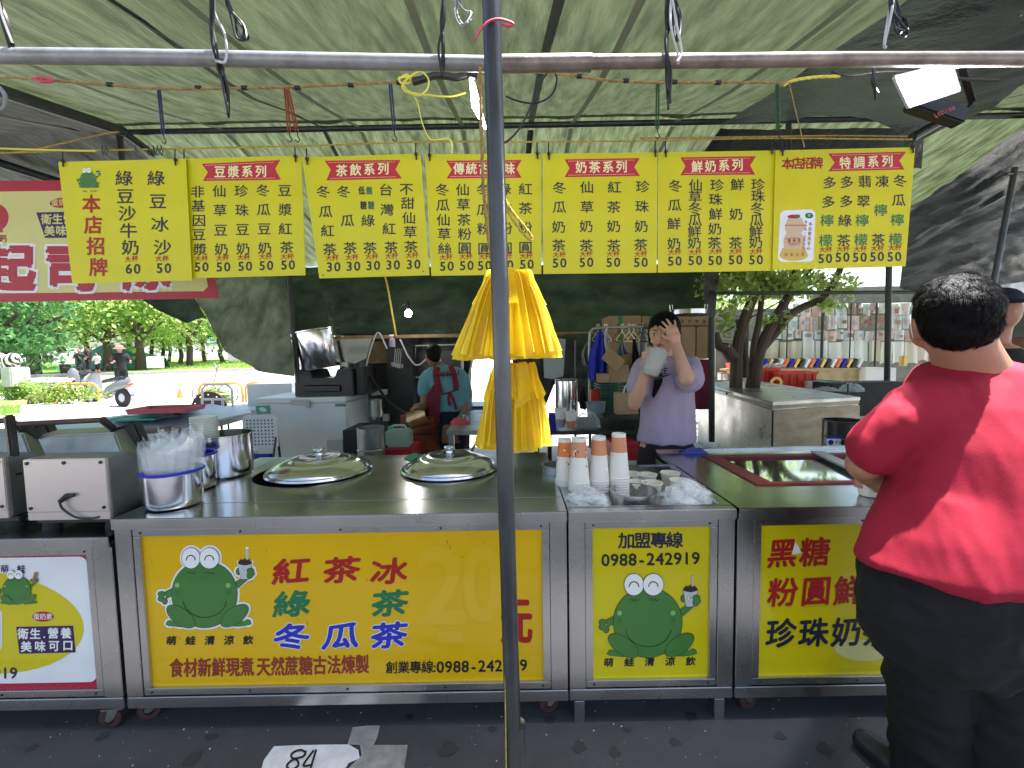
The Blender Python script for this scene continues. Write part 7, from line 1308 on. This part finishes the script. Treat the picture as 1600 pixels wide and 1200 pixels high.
def girl_shirt(g):
    tors(g, [((hip.x+.0, 2.665, .862), .168, .13), ((hip.x, 2.665, .875), .170, .13), ((hip.x+.0, 2.66, 1.0), .154, .12), ((hip.x, 2.655, 1.12), .148, .115), ((HC.x+.02, 2.645, 1.24), .160, .112), ((HC.x+.018, 2.645, 1.31), .152, .10), ((HC.x+.012, 2.645, 1.352), .075, .07), ((HC.x+.012, 2.645, 1.362), .062, .06)])
    limbp(g, [shA+Vector((.03, 0, .012)), shA, shA.lerp(elA, .48)], [.062, .066, .070]); limbp(g, [shB+Vector((-.03, 0, .01)), shB, shB.lerp(elB, .62)+Vector((.006, 0, -.02))], [.062, .068, .076])
organic('shirt', girl_shirt, 'lavender', gw, .006, 5, wrinkle(6, .015, 2, (1.3, 1, .45)))
organic('shorts', lambda g: (tors(g, [((hip.x, 2.66, .72), .165, .125), ((hip.x, 2.66, .88), .152, .115)]), [limbp(g, [Vector((hip.x+s*.08, 2.66, .78)), Vector((hip.x+s*.09, 2.65, .52))], [.10, .095]) for s in (-1, 1)]), 'black_cloth', gw, .012, 3)
def girl_hair(g):
    g.ell(HW(0, .022, .034), (.090, .098, .098), 24, 16, R=Rh); g.ell(HW(0, .06, -.01), (.078, .06, .085), 20, 12, R=Rh)
    for s in (-1, 1): g.ell(HW(s*.074, .018, .0), (.018, .045, .06), 14, 10, R=Rh)
    limbp(g, [HW(-.05, .06, -.06), Vector((HC.x-.05, 2.62, 1.34)), Vector((HC.x-.06, 2.53, 1.24)), Vector((HC.x-.088, 2.52, 1.155))], [.026, .024, .022, .010])
organic('hair', girl_hair, 'hair', gw, .006, 3, wrinkle(60, .0025, 4, (1, 1, .3)))
strands(gw, 6000, .022, HW(0, .03, .12), Vector((0, 0, -1)))
for s in (-1, 1):
    g = MB(); g.ell(HW(s*.030, -.0835, .004), (.0125, .005, .0052), 16, 10, R=Rh); e = g.build('eye', 'eye_white', gw); g = MB(); g.ell(HW(s*.030-.003, -.0875, .003), (.0052, .0025, .005), 12, 8, R=Rh); g.build('iris', 'black', e)
    g = MB(); g.tube([HW(s*.018, -.088, .0085), HW(s*.030, -.0895, .011), HW(s*.043, -.083, .008)], [.001, .0015, .001], 6); g.build('eyelid_line', 'black', gw)
    g = MB(); g.tube([HW(s*.014, -.091, .026), HW(s*.030, -.090, .031), HW(s*.048, -.078, .026)], [.0022, .0028, .0012], 6); g.build('eyebrow', 'hair', gw)
g = MB(); g.tube([HW(-.018, -.094, -.053), HW(0, -.0985, -.051), HW(.018, -.094, -.053)], [.0025, .0055, .0025], 8); g.build('lips', 'lip', gw)
g = MB(); pls = Plane.y(2.508); [put(g, pls, ch, x, y, 9.5, 0, bold=.035, slant=.18, wx=.95) for ch, x, y in (('N', 1022, 582.5), ('I', 1027.5, 582), ('K', 1033, 581), ('E', 1040, 579.5))]
shape(g, pls, [(1021, 590), (1024, 589), (1036, 586.5), (1052, 583.5), (1038, 589), (1026, 594), (1022, 593.5)], 0, .001); g.build('shirt_print', 'navy_ink', gw)
# cup in a white bag
cb = thing('bagged_cup', 'drink cup wrapped in a thin white plastic bag, held by the young woman', 'cup', J(1018, 588, 2.36)); ctop, cbot = J(1026, 549, 2.38), J(1015, 586, 2.37); ax = (ctop-cbot).normalized(); Rb = ax.to_track_quat('Z', 'Y').to_matrix(); H_ = (ctop-cbot).length
g = MB(); g.rings([[cbot+Rb@Vector((r*math.cos(t)*(1+.06*math.sin(5*t+z*40)), r*math.sin(t)*(1+.06*math.cos(4*t)), z)) for t in [2*PI*j/36 for j in range(36)]] for r, z in ((.030, -.004), (.044, .004), (.050, .03), (.054, .07), (.058, H_), (.056, H_+.008))], 0, True); g.build('bag', 'bag_white', cb, sharp=1.2)
g = MB(); g.lathe([(.001, .0), (.032, 0), (.046, H_-.004), (.048, H_+.003), (.001, H_+.004)], cbot, 28, R=Rb); g.build('cup', 'cup_cream', cb); g = MB(); g.tube([ctop, ctop.lerp(HW(0, -.10, -.052), .9)], .004, 8); g.build('straw', 'black', cb)
g = MB(); a = J(1022, 548, 2.34); b = J(1041, 552, 2.35); g.grid(lambda u, v: Vector(a)+(b-a)*u+Vector((0, -.01*math.sin(PI*u), (.025-.05*v)*(1-.3*u))), 8, 4); g.build('bag_handle', 'bag_white', cb); g = MB(); g.grid(lambda u, v: J(1038, 552, 2.35)+Vector((.012*u, 0, -.055*v-.004*math.sin(9*v))), 3, 6); g.build('bag_handle', 'bag_white', cb)

# ---- man in the teal shirt and red apron
mt = thing('person', 'man in a teal T-shirt and maroon apron seen from behind, working at the back', 'person', (P(700, 600, 4.9).x, 4.9, 0)); Y = 4.9
K = lambda a, b, dy=0: P(a, b, Y+dy)
def mt_body(g):
    g.ell(K(677, 556, -.05), (.085, .10, .115), 20, 14); cap(g, [K(679, 562), K(690, 578)], [.055, .065]); g.ell(K(667, 557, -.02), (.012, .02, .03))
    tors(g, [(K(706, 690), .17, .13), (K(703, 650), .18, .13), (K(697, 600), .20, .13), (K(692, 580), .17, .11), (K(690, 572), .07, .06)])
    limbp(g, [K(668, 590), K(664, 615, -.05), K(663, 634, -.1)], [.06, .052, .045]); limbp(g, [K(663, 634, -.1), K(656, 635, -.3), K(651, 636, -.42)], [.045, .04, .03])
    limbp(g, [K(721, 590), K(727, 612, .0), K(727, 632, -.05)], [.06, .052, .045]); limbp(g, [K(727, 632, -.05), K(722, 650, -.2)], [.045, .035])
    p0 = K(650, 636, -.44); cap(g, [K(652, 636, -.42), p0], [.03, .035])
    for k in range(4): finger(g, [p0+Vector((-.02+.014*k, -.02, 0)), p0+Vector((-.04+.014*k, -.06, -.01)), p0+Vector((-.045+.014*k, -.08, -.035))], .0085)
    finger(g, [p0+Vector((.03, 0, 0)), p0+Vector((.04, -.04, -.01))], .01)
    for s in (-1, 1): limbp(g, [K(704+s*11, 680), K(703+s*12, 705), Vector((K(703+s*12, 705).x, Y, .45)), Vector((K(703+s*12, 705).x, Y+.02, .07))], [.10, .075, .055, .045]); q = Vector((K(703+s*12, 705).x, Y, .04)); cap(g, [q, q+Vector((0, .18, -.005))], [.045, .04])
organic('body', mt_body, 'skin_dark', mt, .011, 3)
def mt_shirt(g):
    tors(g, [(K(707, 641), .215, .155), (K(704, 620), .21, .15), (K(698, 600), .22, .15), (K(693, 582), .20, .13), (K(690, 574), .10, .09), (K(689, 571), .08, .075)]); limbp(g, [K(676, 586), K(668, 592), K(664, 612, -.04)], [.09, .085, .075]); limbp(g, [K(712, 586), K(721, 592), K(726, 612)], [.09, .085, .075])
organic('shirt', mt_shirt, 'teal_cloth', mt, .013, 4, wrinkle(7, .014, 5))
organic('shorts', lambda g: (tors(g, [(K(707, 660), .19, .15), (K(706, 640), .19, .14)]), [limbp(g, [K(704+s*11, 660), K(703+s*12, 690)], [.125, .11]) for s in (-1, 1)]), 'navy_cloth', mt, .015, 3)
organic('hair', lambda g: (g.ell(K(678, 550, -.05), (.092, .108, .09)), g.ell(K(678, 555, -.09), (.083, .075, .085))), 'hair', mt, .012, 2)
ap = MB()
def strap(pts, w, dy=-.16):
    q = [P(a, b, Y+dy+(c[0] if (c := (x[2:] if len(x) > 2 else None)) else 0)) for x in pts for a, b in [x[:2]]]; ap.tube(wave(q, 4), w, 6, flat=.35)
strap([(683, 573), (681, 585), (683, 597), (686, 615)], .035, -.17); strap([(704, 571), (709, 584), (712, 598), (712, 610)], .03, -.165); strap([(682, 587), (696, 585), (711, 584)], .028, -.17)
strap([(690, 616), (702, 613), (712, 609), (716, 604)], .02, -.175); strap([(702, 613), (701, 625), (703, 634)], .014, -.18); strap([(703, 613), (709, 626), (713, 640)], .014, -.18)
sd = [(678, 600), (686, 607), (688, 622), (687, 645), (688, 660), (674, 662), (669, 640), (668, 615)]
ap.add([P(a, b, Y-.165) for a, b in sd]+[P(a, b, Y-.12) for a, b in sd], [tuple(range(8)), tuple(range(15, 7, -1))]+[(i, 8+i, 8+(i+1) % 8, (i+1) % 8) for i in range(8)]); ap.build('apron', 'apron', mt, bevel=0)
g = MB(); plt = Plane.y(Y-.166)
for ch, x, y, sl in (('Y', 680, 586, 0), ('A', 689.5, 585, 0), ('N', 696, 584, 0), ('G', 702.5, 583, 0), ('U', 714, 582, 0)): put(g, plt, ch, x, y, 8.5, 0, bold=.03, wx=.85, rot=.1)
g.build('shirt_print', 'navy_ink', mt)

# ---- big man in the red shirt, seen from behind
mr = thing('person', 'heavy man in a red T-shirt seen from behind, holding a cup', 'person', (1.27, 1.24, 0))
Q = lambda a, b, Y=1.2: P(a, b, Y)
hc = Q(1492, 498, 1.26); Rm = Matrix.Rotation(-.52, 3, 'Z') @ Matrix.Rotation(.22, 3, 'X')   # face turned away to the left, head bowed
def NW(x, y, z): return hc+Rm@Vector((x, y, z))      # +y out of the face
sL, eL, wL = Q(1432, 655, 1.24), Q(1350, 725, 1.32), Q(1366, 752, 1.56)
sR, eR, wR = Q(1640, 640, 1.22), Q(1690, 790, 1.2), Q(1640, 800, 1.5)
TR = [((1520, 568, 1.30), .076, .070), ((1522, 578, 1.30), .13, .10), ((1528, 598, 1.29), .170, .125), ((1528, 632, 1.27), .207, .150), ((1529, 690, 1.24), .212, .165), ((1532, 755, 1.21), .203, .172), ((1510, 825, 1.19), .222, .175), ((1498, 875, 1.18), .238, .178)]
def mr_body(g):
    g.ell(hc, (.080, .098, .105), 26, 18, R=Rm); g.ell(NW(0, .03, -.05), (.064, .068, .07), 22, 14, R=Rm); g.ell(NW(0, .105, -.025), (.014, .02, .02), R=Rm)
    for s in (-1, 1):
        g.ell(NW(s*.086, .0, -.02), (.010, .022, .034), 16, 12, R=Rm); g.ell(NW(s*.084, -.008, -.048), (.009, .012, .014), 12, 8, R=Rm)
        g.ell(NW(s*.05, .045, -.05), (.035, .035, .04), R=Rm)
    cap(g, [NW(0, -.02, -.03), Q(1510, 558, 1.27), Q(1518, 590, 1.29)], [.068, .076, .092], 20)
    tors(g, [(Q(*c[:2], c[2]), a*.90, b*.90) for c, a, b in TR[:6]]+[(Q(1508, 830, 1.19), .185, .14), (Q(1494, 900, 1.20), .18, .13), (Q(1488, 960, 1.21), .18, .13), (Q(1485, 1000, 1.21), .15, .12)])
    limbp(g, [sL, sL.lerp(eL, .5)+Vector((-.01, 0, 0)), eL], [.068, .062, .048]); limbp(g, [eL, eL.lerp(wL, .4), wL], [.049, .045, .030]); limbp(g, [sR, sR.lerp(eR, .5), eR], [.068, .06, .048]); limbp(g, [eR, eR.lerp(wR, .4), wR], [.049, .045, .03])
    pa = Q(1376, 757, 1.63); cap(g, [wL, pa], [.03, .036], 12, .75)
    for k in range(4): finger(g, [pa+Vector((.012, .02, .02-.017*k)), pa+Vector((.0, .055, .022-.017*k)), pa+Vector((-.035, .075, .02-.016*k))], .009)
    finger(g, [wL.lerp(pa, .5)+Vector((-.02, 0, .02)), pa+Vector((-.045, .0, .03)), pa+Vector((-.058, .03, .024))], .0105)
    cap(g, [wR, wR+Vector((-.03, .07, 0))], [.03, .034])
    for k in range(4): finger(g, [wR+Vector((-.03, .08, .024-.017*k)), wR+Vector((-.05, .12, .024-.017*k)), wR+Vector((-.08, .13, .02-.016*k))], .009)
    for x, y0 in ((1.26, 1.31), (1.40, 1.21)): limbp(g, [Vector((x-.07, 1.22, .78)), Vector((x-.05, y0-.02, .45)), Vector((x, y0, .08))], [.115, .08, .05])
organic('body', mr_body, 'skin_tan', mr, .0065, 3)
def mr_shirt(g):
    n0 = len(g.v); tors(g, [(Q(*c[:2], c[2]), a, b) for c, a, b in TR]+[(Q(1497, 884, 1.18), .236, .175)], 36)
    for i in range(n0, len(g.v)):
        x, y, z = g.v[i]
        if z < .80: k = min(1, (.80-z)/.12); g.v[i] = (x, y, z+k*max(0, (1.24-x))*.20)
    limbp(g, [Q(1484, 628, 1.26), sL+Vector((0, 0, .0)), sL.lerp(eL, .62)+Vector((-.010, -.0, .004))], [.075, .083, .078], 20); limbp(g, [Q(1590, 622, 1.26), sR+Vector((0, 0, .01)), sR.lerp(eR, .6)], [.08, .092, .09], 20)
wr = wrinkle(4.5, .018, 7, (1.2, 1, .5)); w2 = wrinkle(12, .006, 3, (1.6, 1, .3))
def red_disp(p):
    # drag folds running from the armpit and along the side
    return wr(p)+w2(p)
organic('shirt', mr_shirt, 'red_cloth', mr, .0075, 6, red_disp)
g = MB(); g.rings([[Q(1519, 566, 1.30)+Vector(((.080+dr)*math.cos(t), (.074+dr)*math.sin(t)*1.0, dz+.012*math.sin(t))) for t in [2*PI*j/40 for j in range(40)]] for dr, dz in ((0, -.006), (.006, .0), (.004, .010), (-.004, .012), (-.006, .004))], 0, False); g.build('collar', 'red_cloth', mr)
def mr_tr(g):
    tors(g, [(Q(1502, 838, 1.20), .170, .12), (Q(1496, 862, 1.20), .205, .150), (Q(1492, 900, 1.20), .232, .168), (Q(1490, 940, 1.20), .232, .166), (Q(1486, 990, 1.22), .225, .165), (Q(1484, 1030, 1.22), .17, .13)], 32)
    limbp(g, [Vector((1.175, 1.22, .74)), Vector((1.215, 1.26, .5)), Vector((1.25, 1.29, .28)), Vector((1.27, 1.31, .06))], [.130, .105, .092, .086], 20); limbp(g, [Vector((1.31, 1.20, .74)), Vector((1.355, 1.20, .5)), Vector((1.39, 1.20, .28)), Vector((1.40, 1.22, .06))], [.135, .112, .095, .085], 20)
organic('trousers', mr_tr, 'trouser', mr, .009, 4, wrinkle(8, .018, 9, (1, 1, 1.3)))
def mr_hair(g):
    g.ell(NW(0, -.008, .026), (.092, .110, .098), 30, 20, R=Rm); g.ell(NW(0, -.045, -.004), (.084, .066, .078), 24, 14, R=Rm); g.ell(NW(0, .03, .055), (.086, .08, .062), 24, 14, R=Rm)
organic('hair', mr_hair, 'hair', mr, .005, 2, lambda p: .002*noise.noise(p*70)+.002*noise.noise(Vector((p.x*120, p.y*60, p.z*50)))+.003*noise.noise(p*22))
g = MB(); a = NW(-.088, .03, -.02); g.tube(wave([NW(-.082, .07, -.005), NW(-.092, .02, .012), NW(-.096, -.02, -.02), NW(-.088, -.012, -.05), NW(-.085, .03, -.075)], 5), .0013, 6); g.build('mask_strap', 'white', mr)
strands(mr, 15000, .020, Q(1500, 440, 1.26), Rm @ Vector((0, -1, 0)))
for fx, fy, tx, ty in ((1.25, 1.30, 1.20, 1.46), (1.40, 1.20, 1.37, 1.37)):
    organic('shoe', lambda g: (cap(g, [Vector((fx, fy, .05)), Vector(((fx+tx)/2, (fy+ty)/2, .048)), Vector((tx, ty, .04))], [.045, .05, .04], 14, .9)), 'black_plastic', mr, .01, 2)
hc_ = thing('held_cup', 'orange-banded paper cup held by the man in the red shirt', 'cup', Z(1358, 772, ZT)); c = Z(1360, 774, ZT+.001); g = MB(); g.lathe([(.001, 0), (.034, 0), (.037, .004), (.0365, .011), (.040, .011), (.046, .075)], c, 36, 0); g.lathe([(.0365, .012), (.0455, .070)], c, 36, 1); g.lathe([(.0458, .0705), (.0475, .10), (.050, .102), (.050, .106), (.046, .106), (.04, .03), (.001, .02)], c, 36, 0); cc_ = g.build('cup', ['cup_white', 'cup_orange'], hc_)
g = MB()
for (dx, dz, rr, mm) in ((-.012, .058, .004, 1), (-.014, .043, .0035, 0), (.01, .05, .003, 0)): t_ = -PI/2+dx/.042; r_ = .0365+(.0455-.0365)*(dz-.012)/.058+.0006; g.add([c+Vector((r_*math.cos(t_+rr*math.cos(b)/r_), r_*math.sin(t_+rr*math.cos(b)/r_), dz+rr*math.sin(b))) for b in [2*PI*j/10 for j in range(10)]], [tuple(range(10))], mm)
g.build('bubble_print', ['brown_red', 'white'], cc_)
# ---- partly hidden people beyond his shoulder
pc = thing('person', 'man in a dark cap, his face showing past the ear of the man in red', 'person', P(1566, 600, 2.6)-Vector((0, 0, P(1566, 600, 2.6).z))); h2 = P(1564, 486, 2.6)
organic('body', lambda g: (g.ell(h2, (.08, .095, .115), 20, 14), g.ell(h2+Vector((-.03, -.085, -.01)), (.014, .018, .018)), cap(g, [h2-Vector((0, 0, .08)), h2-Vector((0, -.02, .2))], [.055, .06]), tors(g, [(h2-Vector((0, 0, .75)), .17, .12), (h2-Vector((0, 0, .28)), .20, .12), (h2-Vector((0, 0, .2)), .08, .07)]), [limbp(g, [h2+Vector((s*.09, 0, -.7)), h2+Vector((s*.1, 0, -1.1)), Vector((h2.x+s*.1, h2.y, .06))], [.09, .06, .045]) for s in (-1, 1)]), 'skin_tan', pc, .012, 2)
organic('jacket', lambda g: (tors(g, [(h2-Vector((0, 0, .8)), .2, .14), (h2-Vector((0, 0, .3)), .225, .14), (h2-Vector((0, 0, .21)), .09, .08)]), [limbp(g, [h2+Vector((s*.2, 0, -.3)), h2+Vector((s*.26, 0, -.55)), h2+Vector((s*.2, -.15, -.7))], [.08, .065, .05]) for s in (-1, 1)]), 'black_cloth', pc, .014, 3)
organic('trousers', lambda g: ([limbp(g, [h2+Vector((s*.09, 0, -.72)), h2+Vector((s*.1, 0, -1.1)), Vector((h2.x+s*.1, h2.y, .1))], [.11, .09, .07]) for s in (-1, 1)]), 'black_cloth', pc, .016, 2)
g = MB(); g.ell(h2+Vector((0, .01, .065)), (.092, .105, .07), 20, 10); g.ell(h2+Vector((-.02, -.10, .045)), (.07, .07, .010), 18, 6); g.build('cap', 'navy_cloth', pc)
ph = thing('person', 'person in a wide brown-grey bucket hat at the right edge', 'person', P(1600, 600, 3.0)-Vector((0, 0, P(1600, 600, 3.0).z))); h3 = P(1604, 524, 3.0)
organic('body', lambda g: (g.ell(h3, (.08, .095, .115), 20, 14), cap(g, [h3-Vector((0, 0, .08)), h3-Vector((0, 0, .2))], [.055, .06]), tors(g, [(h3-Vector((0, 0, .7)), .17, .12), (h3-Vector((0, 0, .28)), .19, .12), (h3-Vector((0, 0, .2)), .08, .07)]), [limbp(g, [h3+Vector((s*.09, 0, -.65)), Vector((h3.x+s*.1, h3.y, .06))], [.09, .05]) for s in (-1, 1)]), 'skin_tan', ph, .012, 2)
organic('shirt', lambda g: (tors(g, [(h3-Vector((0, 0, .8)), .2, .14), (h3-Vector((0, 0, .3)), .215, .14), (h3-Vector((0, 0, .21)), .09, .08)]), [limbp(g, [h3+Vector((s*.2, 0, -.3)), h3+Vector((s*.26, 0, -.55)), h3+Vector((s*.2, -.15, -.7))], [.08, .065, .05]) for s in (-1, 1)]), 'pink_cloth', ph, .014, 3)
organic('hat', lambda g: (g.ell(h3+Vector((0, .0, .085)), (.105, .115, .08), 24, 12), g.rings([[h3+Vector((r*math.cos(t), r*math.sin(t), z)) for t in [2*PI*j/32 for j in range(32)]] for r, z in ((.10, .06), (.19, -.01), (.185, -.02), (.095, .045))], 0, True)), 'grey_cloth', ph, .009, 2)
